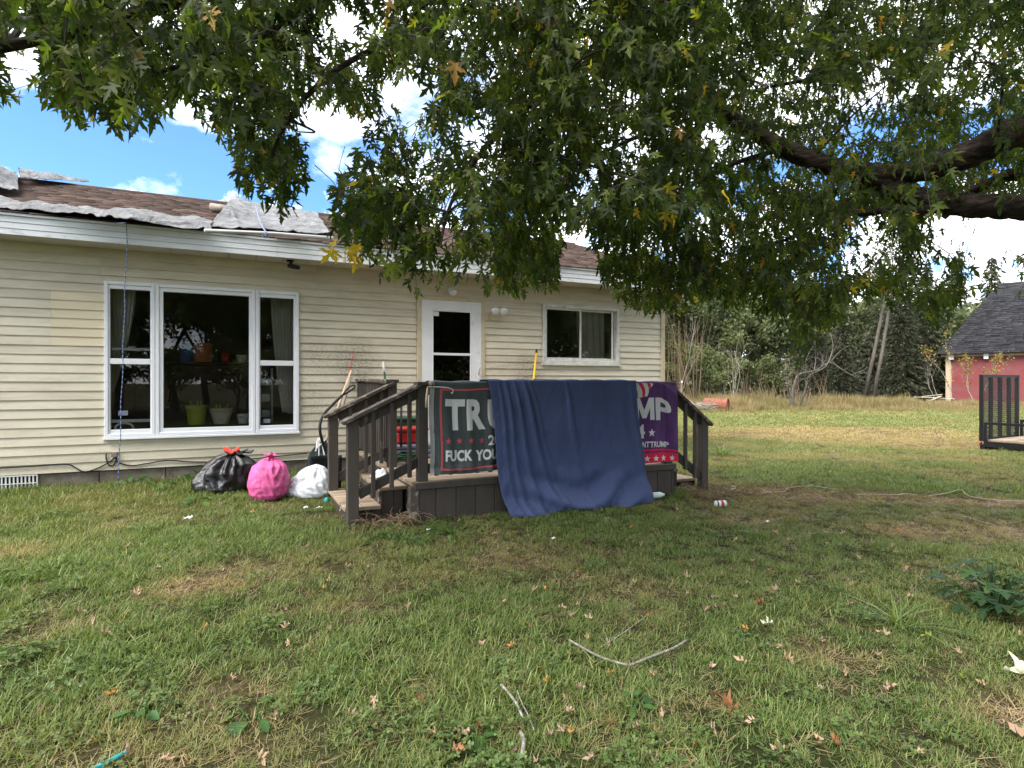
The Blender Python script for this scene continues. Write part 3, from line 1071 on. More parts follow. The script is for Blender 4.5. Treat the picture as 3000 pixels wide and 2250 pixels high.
def siding_board(x0, x1, z0, m, za=None, zb_=None):
    if x1 - x0 < 0.03:
        return
    z1 = z0 + EXPO
    if za is not None or zb_ is not None:      # board notched to fit above or below an opening
        ya = lambda z: WY - 0.0165 + 0.0135 * (z - z0) / EXPO
        lo, hi_ = max(z0, za if za is not None else z0), min(z1, zb_ if zb_ is not None else z1)
        if hi_ - lo < 0.004:
            return
        MB().prism([(WY, lo), (ya(lo), lo), (ya(hi_), hi_), (WY, hi_)], 'x', x0, x1).build('siding_board', m, house)
        return
    nseg = max(1, int((x1 - x0) / 0.45))
    v = []
    f = []
    rr = random.Random(int(x0 * 1000) * 31 + int(z0 * 1000))
    ph = rr.uniform(0, 6)
    for i in range(nseg + 1):
        x = x0 + (x1 - x0) * i / nseg
        w = 0.0016 * math.sin(x * 2.3 + ph) + rr.uniform(-0.0012, 0.0012)
        dz = 0.0012 * math.sin(x * 1.7 + ph * 2)
        v += [(x, WY, z0 + 0.002), (x, WY - 0.018 + w, z0 + dz), (x, WY - 0.0165 + w, z0 + 0.006 + dz), (x, WY - 0.003, z1 + 0.006), (x, WY + 0.001, z1 + 0.006)]
    for i in range(nseg):
        for j in range(4):
            a = i * 5 + j
            f.append([a, a + 1, a + 6, a + 5])
    f.append([0, 1, 2, 3, 4])
    e = nseg * 5
    f.append([e + 4, e + 3, e + 2, e + 1, e])
    mobj('siding_board', v, f, m, house)


seams = {0: [], 1: []}
for k in range(25):
    z0 = SB + k * EXPO
    z1 = z0 + EXPO
    segs = [(HX0, HX1 - 0.055)]
    for (a, b, c0, c1) in (W1, DR, W2):
        a -= 0.004
        b += 0.004
        if z1 > c0 + 0.012 and z0 < c1 - 0.012:
            new = []
            for (p, q) in segs:
                if b <= p or a >= q:
                    new.append((p, q))
                else:
                    if a > p:
                        new.append((p, a))
                    if b < q:
                        new.append((b, q))
            segs = new
    rr = random.Random(k)
    for (p, q) in segs:
        cuts = [p]
        if p < -2 and q > -1.5 and z0 > 1.78 and z0 < 2.42:
            cuts += [-1.86, q]
        elif p < -2 and q > 0:
            cuts += [(-1.40 if k in (0, 1, 2, 22, 23) else rr.uniform(-3.5, -2.6)), (0.95 if k > 19 else rr.uniform(0.9, 1.4)), q]
            cuts = sorted(c for c in cuts if p <= c <= q)
        elif q - p > 3.2:
            cuts += [rr.uniform(p + 0.8, q - 0.8), q]
        else:
            cuts += [q]
        for a, b in zip(cuts[:-1], cuts[1:]):
            mm = M['siding_new'] if (a > -1.9 and b < -1.2 and 1.7 < z0 < 2.45) else M['siding']
            siding_board(a + 0.0006, b - 0.0006, z0, mm)
    for (a, b, c0, c1) in (W1, DR, W2):
        if z1 > c0 + 0.012 and z0 < c1 - 0.012:
            if z1 > c1 + 0.004:
                siding_board(a - 0.003, b + 0.003, z0, M['siding'], za=c1 + 0.002)
            if z0 < c0 - 0.004:
                siding_board(a - 0.003, b + 0.003, z0, M['siding'], zb_=c0 - (0.03 if c0 > 0.7 else 0.002))

# corner post, starter strip, frieze
MB().box(HX1 - 0.055, HX1 + 0.03, WY - 0.03, WY + 0.1, SB - 0.02, ST - 0.002).build('corner_trim', M['almond'], house, bevel=0.004)
# foundation of concrete blocks
MB().box(HX0, HX1 - 0.03, WY + 0.045, WY + 0.2, -0.1, SB - 0.02).build('foundation_core', M['mortar'], house)
bx = -3.4
i = 0
while bx < 6.5:
    w = 0.395 + 0.0 * i
    if i % 1 == 0:
        w = 0.66 if bx < 0 else 0.4
    if not (-2.45 < bx < -2.3 and False):
        MB().box(bx + 0.004, min(bx + w, 6.6) - 0.004, WY + 0.012, WY + 0.05, 0.10, SB - 0.012).build('foundation_block', M['block'], house, bevel=0.004)
    bx += w
    i += 1
# foundation vent
vent = MB().box(-2.52, -1.98, WY - 0.004, WY + 0.011, 0.255, 0.44).build('foundation_vent', M['black_plastic'], house)
for i in range(16):
    x = -2.50 + i * 0.034
    MB().box(x, x + 0.013, WY - 0.014, WY - 0.005, 0.262, 0.434).build('vent_slat', M['white_plastic'], vent)
MB().box(-2.52, -1.98, WY - 0.02, WY - 0.0145, 0.345, 0.355).box(-2.52, -1.98, WY - 0.02, WY - 0.0145, 0.428, 0.44).build('vent_bar', M['white_plastic'], vent)

# roof: fascia, soffit, shingles
FY, FZ0, FZ1 = 7.66, 2.975, 3.165
RY, RZ = 11.6, 4.63
SL = (RZ - 3.20) / (RY - (FY - 0.03))
RX0, RX1 = HX0 - 0.4, HX1 + 0.36
roofz = lambda y: 3.20 + SL * (y - (FY - 0.03))
for j, (a, b, dy) in enumerate(((FZ0, FZ0 + 0.062, 0.010), (FZ0 + 0.0625, FZ0 + 0.125, 0.005), (FZ0 + 0.1255, FZ1, 0.0))):
    cuts = [RX0, -3.2, 0.45, 4.1, RX1]
    for c0, c1 in zip(cuts[:-1], cuts[1:]):
        MB().box(c0 + 0.0008, c1 - 0.0008, FY - 0.012 + dy, FY + 0.02, a, b - 0.002).build('fascia_board', M['fascia'], house, bevel=0.002)
MB().box(RX0, RX1, FY - 0.03, FY + 0.015, FZ1 + 0.001, FZ1 + 0.028).build('drip_edge', M['fascia'], house, bevel=0.002)
x = RX0
while x < RX1 - 0.01:
    w = min(0.305, RX1 - x)
    MB().box(x + 0.003, x + w - 0.003, FY + 0.022, WY + 0.003, FZ0 + 0.012, FZ0 + 0.022).build('soffit_panel', M['soffit'], house)
    x += 0.305
MB().box(RX0, RX1, FY + 0.022, WY + 0.1, FZ0 + 0.024, FZ0 + 0.05).build('soffit_backing', M['mortar'], house)
# roof deck both slopes and gables
dk = MB()
dk.prism([(FY - 0.02, roofz(FY - 0.02) - 0.012), (RY, RZ - 0.012), (2 * RY - FY, roofz(FY - 0.02) - 0.012), (2 * RY - FY, FZ1), (RY, RZ - 0.2), (FY - 0.02, FZ1 + 0.0285)], 'x', RX0 + 0.02, RX1 - 0.02)
roof = dk.build('roof', M['shingle'], house)
gb = MB().prism([(WY, ST + 0.03), (15.2, ST + 0.03), (RY, RZ - 0.22)], 'x', HX1 - 0.1, HX1 - 0.002).prism([(WY, ST + 0.03), (15.2, ST + 0.03), (RY, RZ - 0.22)], 'x', HX0, HX0 + 0.1)
gb.build('gable', M['siding'], house)
for s_ in (RX0, RX1 - 0.03):
    MB().beam((s_ + 0.015, FY - 0.02, FZ1 - 0.06), (s_ + 0.015, RY, RZ - 0.12), 0.03, 0.17).build('barge_board', M['fascia'], house)
V = []
T = []
Ls = math.hypot(RY - FY, RZ - 3.2)
ncrs = 33
ey = (RY - (FY - 0.03)) / ncrs
rs = np.random.default_rng(3)
for k in range(ncrs):
    y0 = FY - 0.045 + k * ey
    x = RX0 - rs.random() * 0.3
    while x < RX1:
        w = 0.305 if rs.random() < 0.8 else rs.uniform(0.12, 0.3)
        a, b = max(x, RX0), min(x + w - 0.007, RX1)
        x += w
        if b - a < 0.02:
            continue
        ly = y0 + rs.normal(0, 0.004)
        uy = y0 + ey * 1.3
        th = 0.007 + max(0, rs.normal(0, 0.0022))
        z0, z1 = roofz(ly), roofz(uy)
        q = len(V)
        for (xx_) in (a, b):
            V += [(xx_, ly, z0 + 0.001), (xx_, ly, z0 + th + 0.005), (xx_, uy, z1 + 0.001)]
        T += [(q, q + 3, q + 4), (q, q + 4, q + 1), (q + 1, q + 4, q + 5), (q + 1, q + 5, q + 2), (q, q + 1, q + 2), (q + 3, q + 5, q + 4)]
me = npmesh('shingles', np.array(V) - np.array(ORIGIN[house.name]), T, M['shingle'])
tag(meobj('shingles', me, roof), kind='stuff')
MB().tube([(RX0, RY, RZ + 0.0), (RX1, RY, RZ + 0.0)], 0.035, 8).build('ridge_cap', M['shingle'], roof)


# ---- picture window
def frame_rect(mb, x0, x1, z0, z1, w, y0, y1, wb=None):
    wb = w if wb is None else wb
    mb.box(x0, x0 + w, y0, y1, z0, z1).box(x1 - w, x1, y0, y1, z0, z1)
    mb.box(x0 + w, x1 - w, y0, y1, z1 - w, z1).box(x0 + w, x1 - w, y0, y1, z0, z0 + wb)
    return mb


def pane(parent, x0, x1, z0, z1, y, m='glass'):
    return MB().box(x0, x1, y, y + 0.004, z0, z1).build('pane', M[m], parent)


x0, x1, z0, z1 = W1
YF = WY - 0.045
gxl = (wX(323.5), wX(441.5))
gxc = (wX(479), wX(729.5))
gxr = (wX(762), wX(860))
units = ((x0, gxl[1] + 0.048, gxl), (gxl[1] + 0.052, gxr[0] - 0.055, gxc), (gxr[0] - 0.051, x1, gxr))
win = MB().box(x0, x1, WY + 0.02, WY + 0.025, z0 - 0.02, z0 - 0.001).build('picture_window', M['vinyl'], house)
gz0, gz1 = z0 + 0.085, z1 - 0.085
for n_u, (a, b, g_) in enumerate(units):
    fr = MB()
    frame_rect(fr, a, b, z0, z1, 0.038, YF, WY + 0.06)
    fr.build('frame', M['vinyl'], win, bevel=0.004)
    sa = MB()
    sa.box(a + 0.038, g_[0], YF + 0.016, WY + 0.05, z0 + 0.038, z1 - 0.038).box(g_[1], b - 0.038, YF + 0.016, WY + 0.05, z0 + 0.038, z1 - 0.038)
    sa.box(g_[0], g_[1], YF + 0.016, WY + 0.05, gz1, z1 - 0.038).box(g_[0], g_[1], YF + 0.016, WY + 0.05, z0 + 0.038, gz0)
    sa.build('sash', M['vinyl'], win, bevel=0.003)
    if n_u == 1:
        pane(win, g_[0], g_[1], gz0, gz1, WY + 0.01)
    else:
        rz_ = wZ(380, 1059) if n_u == 0 else wZ(812, 1064)
        MB().box(g_[0], g_[1], YF + 0.012, WY + 0.045, rz_ - 0.032, rz_ + 0.032).build('meeting_rail', M['vinyl'], win, bevel=0.003)
        pane(win, g_[0], g_[1], rz_ + 0.032, gz1, WY + 0.004)
        pane(win, g_[0], g_[1], gz0, rz_ - 0.032, WY + 0.016)
        if n_u == 0:
            for (p0, p1) in ((wZ(380, 1026), wZ(380, 1018)), (wZ(380, 1238), wZ(380, 1229))):
                MB().box(g_[0], g_[1], WY + 0.06, WY + 0.09, p0, p1).build('sash_rail', M['vinyl'], win, bevel=0.003)
            MB().box((g_[0] + g_[1]) / 2 - 0.035, (g_[0] + g_[1]) / 2 + 0.035, WY + 0.05, WY + 0.08, wZ(380, 1018), wZ(380, 1013)).build('sash_lock', M['vinyl'], win, bevel=0.003)
MB().box(x0 - 0.012, x1 + 0.012, YF - 0.012, WY + 0.06, z0 - 0.03, z0 - 0.002).build('sill', M['vinyl'], win, bevel=0.004)
# paper stickers on the panes
for px, py, w_, h_ in ((360, 1210, 0.095, 0.055), (782, 1233, 0.08, 0.05)):
    P = onY(px, py, WY)
    MB().box(P.x - w_ / 2, P.x + w_ / 2, WY + 0.011, WY + 0.0145, P.z - h_ / 2, P.z + h_ / 2).build('sticker', M['greypad'], win)

# ---- storm door
door = MB().box(DR[0], DR[1], WY + 0.02, WY + 0.09, DR[2] - 0.03, DR[2] - 0.002).build('storm_door', M['almond'], house)
cs = MB()
cs.box(DR[0], DR[0] + 0.062, WY - 0.035, WY + 0.1, DR[2], DR[3]).box(DR[1] - 0.048, DR[1], WY - 0.035, WY + 0.1, DR[2], DR[3]).box(DR[0] + 0.062, DR[1] - 0.048, WY - 0.035, WY + 0.1, DR[3] - 0.055, DR[3])
cs.build('casing', M['almond'], door, bevel=0.004)
dx0, dx1, dz0, dz1 = DR[0] + 0.064, DR[1] - 0.050, DR[2] + 0.01, DR[3] - 0.058
gx0, gx1 = wX(1264.8), wX(1378.7)
gzt, gzm, gzb = wZ(1320, 911), wZ(1320, 1038), 0.86
df = MB()
df.box(dx0, gx0, WY - 0.03, WY + 0.01, dz0, dz1).box(gx1, dx1, WY - 0.03, WY + 0.01, dz0, dz1).box(gx0, gx1, WY - 0.03, WY + 0.01, gzt, dz1).box(gx0, gx1, WY - 0.03, WY + 0.01, dz0, gzb)
df.build('door_leaf', M['white'], door, bevel=0.003)
it = MB()
frame_rect(it, gx0, gx1, gzb, gzt, 0.014, WY - 0.036, WY - 0.004)
it.box(gx0 + 0.014, gx1 - 0.014, WY - 0.034, WY - 0.004, gzm - 0.017, gzm + 0.017)
it.build('glazing_bead', M['vinyl'], door, bevel=0.002)
pane(door, gx0 + 0.014, gx1 - 0.014, gzm + 0.017, gzt - 0.014, WY - 0.016, 'doorglass')
pane(door, gx0 + 0.014, gx1 - 0.014, gzb + 0.014, gzm - 0.017, WY - 0.012, 'doorglass')
hx = wX(1400)
hb = MB().box(hx - 0.018, hx + 0.018, WY - 0.037, WY - 0.0305, 1.45 + .06, 1.45 + .32)
hb.build('handle_plate', M['white'], door, bevel=0.003)
MB().tube([(hx, WY - 0.037, 1.71), (hx, WY - 0.075, 1.705), (hx, WY - 0.08, 1.66), (hx - .01, WY - 0.07, 1.60), (hx, WY - 0.037, 1.57)], 0.009, 8).build('door_handle', M['steel'], door, smooth=True)
MB().box(gx0 + 0.02, gx0 + 0.10, WY - 0.0225, WY - 0.0165, gzt - 0.085, gzt - 0.02).build('sticker', M['paper'], door)
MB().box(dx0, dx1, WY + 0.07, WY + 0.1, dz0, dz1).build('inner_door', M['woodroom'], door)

# ---- old sliding window
x0, x1, z0, z1 = W2
w2 = MB().box(x0, x1, WY + 0.02, WY + 0.03, z0 - 0.02, z0 - 0.001).build('sliding_window', M['oldwhite'], house)
fr = MB()
frame_rect(fr, x0, x1, z0, z1, 0.05, WY - 0.035, WY + 0.08)
fr.build('frame', M['oldwhite'], w2, bevel=0.004)
xm = wX(1699)
s1_ = MB()
frame_rect(s1_, x0 + 0.05, xm + 0.02, z0 + 0.05, z1 - 0.05, 0.03, WY - 0.014, WY + 0.012, 0.04)
s1_.build('sash', M['oldwhite'], w2, bevel=0.003)
s2_ = MB()
frame_rect(s2_, xm - 0.02, x1 - 0.05, z0 + 0.05, z1 - 0.05, 0.03, WY + 0.014, WY + 0.04, 0.04)
s2_.build('sash', M['oldwhite'], w2, bevel=0.003)
pane(w2, x0 + 0.08, xm - 0.01, z0 + 0.09, z1 - 0.08, WY)
pane(w2, xm + 0.01, x1 - 0.08, z0 + 0.09, z1 - 0.08, WY + 0.026)
MB().box(x0 - 0.02, x1 + 0.02, WY - 0.055, WY + 0.02, z0 - 0.035, z0 - 0.002).build('sill', M['oldwhite'], w2, bevel=0.004)
MB().box(x1 - 0.14, x1 - 0.115, WY - 0.012, WY + 0.01, z0 + 0.05, z1 - 0.05).build('jamb_strip', M['oldwhite'], w2)


# black flood lamps under the eave
for px, py, lab in ((850, 797, 'black floodlight under the eave left of the storm door'), (1532, 822, 'black floodlight under the eave right of the storm door')):
    P = onY(px, py, 7.86)
    t = thing('floodlight', lab, 'light', (P.x, 7.86, FZ0 + 0.012), 'black floodlights under the eave')
    MB().tube([(P.x, 7.86, FZ0 + 0.011), (P.x, 7.86, FZ0 - 0.008)], 0.045, 12).build('mount', M['black_plastic'], t)
    MB().tube([(P.x, 7.86, FZ0 - 0.008), (P.x + 0.02, 7.85, FZ0 - 0.04)], 0.014, 8).build('arm', M['black_plastic'], t)
    hd = MB().beam((P.x + 0.02, 7.87, FZ0 - 0.055), (P.x + 0.06, 7.78, FZ0 - 0.085), 0.12, 0.05)
    hd.build('lamp_head', M['black_plastic'], t, bevel=0.006)
# porch lamp over the door
P = onY(1323, 852, WY - 0.02)
t = thing('porch_lamp', 'round white porch lamp above the storm door', 'light', (P.x, WY - 0.02, P.z))
MB().lathe([(0.06, WY - 0.018), (0.055, WY - 0.03), (0.02, WY - 0.035)], (P.x, 0, P.z + .01), 20, 'y').build('base', M['white_plastic'], t, smooth=True)
MB().lathe([(0.02, 0.02), (0.05, 0.0), (0.058, -0.03), (0.045, -0.06), (0.015, -0.075)], (P.x, WY - 0.085, P.z), 20).build('globe', M['white_plastic'], t, smooth=True)
MB().tube([(P.x, WY - 0.03, P.z + .01), (P.x, WY - 0.085, P.z + .02)], 0.016, 8).build('neck', M['white_plastic'], t)
# twin flood to the right of the door
P = onY(1448, 922, WY - 0.02)
t = thing('twin_floodlight', 'white twin floodlight on a square plate right of the storm door', 'light', (P.x, WY - 0.02, P.z))
MB().box(P.x - 0.085, P.x + 0.085, WY - 0.026, WY - 0.0185, P.z - 0.09, P.z + 0.04).build('plate', M['almond'], t, bevel=0.004)
for dx_, tl in ((-0.045, 0.5), (0.10, -0.5)):
    c = Vector((P.x + dx_, WY - 0.12, P.z + 0.05))
    MB().tube([(P.x, WY - 0.028, P.z - 0.01), (P.x + dx_ * 0.5, WY - 0.06, P.z), c], 0.013, 8).build('arm', M['white_plastic'], t, smooth=True)
    dirv = Vector((tl * 0.4, -1, -0.35)).normalized()
    MB().tube([c - dirv * 0.05, c - dirv * 0.02, c + dirv * 0.05, c + dirv * 0.055], [0.022, 0.035, 0.056, 0.05], 16).build('lamp_head', M['white_plastic'], t, smooth=True)

# electrical box and the black cables along the bottom of the wall
P = onY(335, 1333, WY - 0.02)
t = thing('cable_box', 'small grey cable box with black leads low on the cream wall', 'utility box', (P.x, WY - 0.02, P.z))
MB().box(P.x - 0.03, P.x + 0.03, WY - 0.045, WY - 0.019, P.z - 0.02, P.z + 0.035).build('box', M['grey_handle'], t, bevel=0.004)


def wall_path(pts, off=0.026):
    return [tuple(onY(px, py, WY - off)) for px, py in pts]


def smooth_path(pts, n=6):
    P = [Vector(p) for p in pts]
    out = []
    for i in range(len(P) - 1):
        p0, p1, p2, p3 = P[max(i - 1, 0)], P[i], P[i + 1], P[min(i + 2, len(P) - 1)]
        for k in range(n):
            t_ = k / n
            out.append(0.5 * ((2 * p1) + (p2 - p0) * t_ + (2 * p0 - 5 * p1 + 4 * p2 - p3) * t_ ** 2 + (3 * p1 - p0 - 3 * p2 + p3) * t_ ** 3))
    out.append(P[-1])
    return out


for pts, lab in (([(-250, 1386), (0, 1371), (90, 1366), (190, 1360), (220, 1370), (245, 1382), (280, 1374), (318, 1355), (335, 1340)], 'black cable sagging along the wall from the vent to the cable box'),
                 ([(337, 1340), (348, 1355), (385, 1364), (430, 1358), (490, 1349), (560, 1353), (640, 1352), (760, 1342), (900, 1328)], 'black cable running right from the cable box behind the bags'),
                 ([(311, 1328), (311, 1345), (318, 1362), (330, 1364), (339, 1350), (340, 1338)], 'short looped black cable hanging from the cable box')):
    o = MB().tube(smooth_path(wall_path(pts)), 0.0075, 6).build('cable', M['cable'], None, smooth=True)
    tag(o, lab, 'cable')

# ------------------------------------------------------------------ things behind the glass
def pot(px, py_base, py_top, wpx, Y, m, name, label, cat='pot', taper=0.78, rim=True):
    b = onY(px, py_base, Y)
    tp = onY(px, py_top, Y)
    r = abs(onY(px + wpx / 2, py_base, Y).x - onY(px - wpx / 2, py_base, Y).x) / 2
    h = tp.z - b.z
    t = thing(name, label, cat, tuple(b))
    pr = [(r * taper * 0.96, 0), (r * taper, 0.01), (r * 0.97, h - 0.05), (r * 0.97, h - 0.045)]
    pr += [(r * 1.04, h - 0.045), (r * 1.04, h), (r * 0.93, h), (r * 0.85, h * 0.55), (0.001, h * 0.5)] if rim else [(r, h), (r * 0.93, h), (r * 0.85, h * 0.55), (0.001, h * 0.5)]
    MB().lathe([(a, z + b.z) for a, z in pr], (b.x, b.y, 0), 28, caps=False).build('body', m, t, smooth=True)
    return t, b, r, h


sill_z = onY(600, 1243, 8.36).z
sh_ = thing('window_shelf', 'low dark shelf inside the picture window carrying the plant pots', 'shelf', (-0.3, 8.36, sill_z))
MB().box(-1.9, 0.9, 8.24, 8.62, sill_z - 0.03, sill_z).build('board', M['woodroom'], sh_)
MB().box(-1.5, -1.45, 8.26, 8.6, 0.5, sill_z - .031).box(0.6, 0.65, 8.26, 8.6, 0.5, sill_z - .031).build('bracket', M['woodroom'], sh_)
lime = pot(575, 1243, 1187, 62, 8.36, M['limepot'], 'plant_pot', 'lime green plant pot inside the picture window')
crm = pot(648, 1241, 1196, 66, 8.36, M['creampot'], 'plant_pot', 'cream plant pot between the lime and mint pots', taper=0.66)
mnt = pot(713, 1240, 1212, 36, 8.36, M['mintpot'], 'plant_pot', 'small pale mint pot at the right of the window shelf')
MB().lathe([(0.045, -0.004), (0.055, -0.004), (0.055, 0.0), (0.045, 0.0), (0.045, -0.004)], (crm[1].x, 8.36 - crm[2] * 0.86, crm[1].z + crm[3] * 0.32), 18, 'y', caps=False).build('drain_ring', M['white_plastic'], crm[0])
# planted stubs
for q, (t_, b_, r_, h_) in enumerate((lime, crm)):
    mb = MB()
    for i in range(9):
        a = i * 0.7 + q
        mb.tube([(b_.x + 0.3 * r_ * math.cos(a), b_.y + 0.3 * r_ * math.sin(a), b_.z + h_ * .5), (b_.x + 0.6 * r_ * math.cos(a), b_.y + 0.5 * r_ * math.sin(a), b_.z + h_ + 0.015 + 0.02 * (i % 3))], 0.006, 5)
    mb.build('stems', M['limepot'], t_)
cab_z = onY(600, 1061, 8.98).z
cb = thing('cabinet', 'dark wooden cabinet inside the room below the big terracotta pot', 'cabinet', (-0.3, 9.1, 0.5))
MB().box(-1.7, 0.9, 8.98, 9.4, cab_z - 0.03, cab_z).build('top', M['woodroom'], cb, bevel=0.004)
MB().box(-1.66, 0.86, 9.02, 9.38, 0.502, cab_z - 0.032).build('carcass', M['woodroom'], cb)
pot(596, 1061, 1006, 58, 9.1, M['terracotta'], 'plant_pot', 'large terracotta pot on the cabinet inside the picture window', taper=0.9)
pot(547, 1061, 1016, 40, 9.12, M['bluepot'], 'plant_pot', 'blue glazed pot beside the terracotta pot on the cabinet', taper=0.95)
pot(662, 1061, 1036, 26, 9.1, M['red_plastic'], 'plant_pot', 'small red pot right of the terracotta pot')
pot(707, 1062, 1040, 28, 9.1, M['creampot'], 'plant_pot', 'small cream pot at the right end of the cabinet')


def curtain(name, label, xa, xb, xa2, xb2, z0_, z1_, Y, folds, amp, seed):
    rr = random.Random(seed)
    ph = [rr.uniform(0, 6.28) for _ in range(4)]

    def fn(u, v):
        a = xa + (xa2 - xa) * (1 - v) ** 1.6
        b = xb + (xb2 - xb) * (1 - v) ** 1.6
        x = a + (b - a) * u
        y = Y + amp * (math.sin(u * folds * 6.28 + ph[0]) + 0.5 * math.sin(u * folds * 13.1 + ph[1] + v)) * (0.6 + 0.4 * v)
        return (x, y, z0_ + (z1_ - z0_) * v + 0.01 * math.sin(u * 9 + ph[2]))
    o = MB().grid(fn, 80, 20).build(name, M['curtain'], None, smooth=True, solid=0.002)
    tag(o, label, 'curtain')
    return o


curtain('curtain', 'sheer white curtain pulled aside at the left of the picture window', wX(318), wX(392), wX(312), wX(325), 1.35, 2.6, WY + 0.20, 6, 0.012, 1)
curtain('curtain', 'long sheer curtain in the right pane of the picture window', wX(795), wX(872), wX(830), wX(880), 1.05, 2.62, WY + 0.20, 8, 0.014, 2)
curtain('curtain', 'off white curtain in the right half of the sliding window', wX(1701), wX(1783), wX(1706), wX(1783), 1.80, 2.66, WY + 0.12, 4, 0.016, 3)
o = MB().tube([(W1[0] - 0.1, WY + 0.20, 2.63), (W1[1] + 0.2, WY + 0.20, 2.63)], 0.012, 8).build('curtain_rod', M['black_metal'], None)
tag(o, 'thin curtain rod across the top of the picture window', 'curtain rod')
# white ring of a hose collar in the gap under the raised sash
c = onY(364, 1253, WY + 0.05)
ring = MB()
pts = [(c.x + 0.088 * math.cos(a), WY + 0.05, c.z + 0.052 * math.sin(a)) for a in np.linspace(0, 2 * math.pi, 33)]
ring.tube(pts, 0.012, 8, caps=False)
tag(ring.build('hose_collar', M['white_plastic'], None, smooth=True), 'white oval hose collar in the lower left corner of the picture window', 'collar')
# metal rack with white panels seen low in the right pane
t = thing('storage_rack', 'pale metal rack seen low in the right pane of the picture window', 'rack', (wX(785), 8.9, 0.5))
for i in range(4):
    z = 0.75 + i * 0.22
    MB().box(wX(772), wX(800), 8.8, 9.0, z, z + 0.1).build('drawer', M['mintpot'], t, bevel=0.01)
for px in (768, 806):
    MB().box(wX(px) - 0.012, wX(px) + 0.012, 8.78, 9.0, 0.5, 1.65).build('upright', M['steel'], t)


# ------------------------------------------------------------------ tarps and rope on the roof
def onRoof(px, py, lift=0.0):
    d_ = ray(px, py)
    t_ = (3.20 - SL * (FY - 0.03) - EYE + lift) / (d_[2] - SL * d_[1])
    return Vector((d_[0] * t_, d_[1] * t_, EYE + d_[2] * t_))


RN = Vector((0, -SL, 1)).normalized()


def tarp(corners, nu, nv, amp, fold, name, label, seed, bumpf=None, edge=0.03):
    """corners BL,BR,TR,TL given in pixels on the roof"""
    bl, br, tr_, tl_ = [onRoof(*c_) for c_ in corners]
    rr = np.random.default_rng(seed)
    ox, oy = rr.uniform(0, 90, 2)

    def fn(u, v):
        p = bl.lerp(br, u).lerp(tl_.lerp(tr_, u), v)
        n1 = float(fbm(u * fold[0] + ox, v * fold[1] + oy, 4)) - 0.5
        n2 = abs(float(vnoise(u * fold[0] * 1.7 + oy + v * 2, v * fold[1] * 1.3 + ox)) - 0.5)
        n3 = abs(float(vnoise(u * fold[0] * 3.3 + ox + v * 5, v * fold[1] * 2.6 + oy - u * 7)) - 0.5)
        h_ = 0.012 + amp * (0.25 + 0.7 * n1 + 1.5 * (0.5 - n2) ** 2 * 2 + 0.6 * (0.5 - n3) ** 2 * 2)
        if bumpf:
            h_ += bumpf(u, v)
        p = p + RN * max(h_, 0.012)
        p.x += (n1 * 0.10)
        p.y += edge * (float(vnoise(u * 7 + ox, v * 3)) - 0.5)
        return p
    o = MB().grid(fn, nu, nv).build(name, M['tarp'], None, smooth=True, solid=0.003)
    tag(o, label, 'tarp')
    return o


tarp([(610, 672), (968, 693), (918, 628), (683, 594)], 90, 50, 0.045, (4, 3), 'roof_tarp', 'grey white tarp sheet held down by a batten near the eave', 4, lambda u, v: 0.05 * max(0, 1 - abs(v - 0.45 - 0.3 * u) * 5) + 0.07 * math.exp(-((u - 0.05) / 0.15) ** 2) * v)
tarp([(-120, 605), (620, 684), (612, 652), (-120, 578)], 200, 30, 0.05, (9, 1.6), 'roof_tarp', 'long crumpled strip of grey tarp along the eave', 9, lambda u, v: 0.05 * math.exp(-((u - 0.70) / 0.14) ** 2) * math.sin(math.pi * v), edge=0.16)
tarp([(60, 546), (262, 544), (240, 536), (60, 520)], 70, 20, 0.03, (5, 2.2), 'roof_tarp', 'folded tarp lying along the ridge at the left', 12, lambda u, v: (0.17 - 0.13 * u) * math.sin(math.pi * (0.15 + 0.85 * v)))
tarp([(-160, 585), (58, 578), (60, 525), (-160, 520)], 70, 40, 0.05, (4, 3), 'roof_tarp', 'bunched end of the tarp at the far left of the roof', 15, lambda u, v: 0.26 * math.sin(math.pi * (0.1 + 0.8 * v)) * (1 - max(0, u - 0.6) * 1.6), edge=0.12)
a, b = onRoof(600, 676, 0.05), onRoof(975, 698, 0.05)
tag(MB().tube([a, a.lerp(b, 0.5) + RN * 0.012, b], 0.022, 8).build('tarp_batten', M['batten'], None, smooth=True), 'long grey batten along the lower edge of the tarp sheet', 'batten')
a, b = onRoof(618, 607, 0.08), onRoof(680, 616, 0.08)
tag(MB().tube([a, b], 0.06, 12).build('rolled_felt', M['grey_handle'], None, smooth=True), 'dark roll of roofing felt beside the upper tarp edge', 'roll')
a = onRoof(338, 668, 0.03)
rp = [onRoof(338, 655, 0.12), Vector((a.x, FY - 0.05, FZ1 + 0.035)), Vector((a.x + .005, FY - 0.036, FZ0 + 0.05))]
x_ = a.x
bot = onY(347, 1430, 7.66)
for k in range(1, 15):
    t_ = k / 14
    rp.append(Vector((x_ + (bot.x - x_) * t_ + 0.006 * math.sin(k * 1.9), FY - 0.036 + 0.02 * math.sin(t_ * 3), FZ0 + 0.04 - (FZ0 + 0.04 - G(bot.x, 7.6)) * t_)))
tag(MB().tube(rp, 0.0042, 6).build('hanging_rope', M['rope'], None, smooth=True), 'thin blue and white rope hanging from the eave past the picture window', 'rope')
pts = [onRoof(750, 603, 0.16), onRoof(757, 635, 0.15), onRoof(768, 662, 0.15), onRoof(778, 678, 0.14), onRoof(783, 690, 0.10), onRoof(784, 694, 0.03)]
rb = MB().tube(smooth_path(pts, 4), 0.009, 6)
kn = onRoof(784, 694, 0.05)
for i in range(5):
    rb.tube([kn, kn + Vector((random.uniform(-.06, .06), random.uniform(-.06, .01), random.uniform(-.01, .05)))], 0.008, 5)
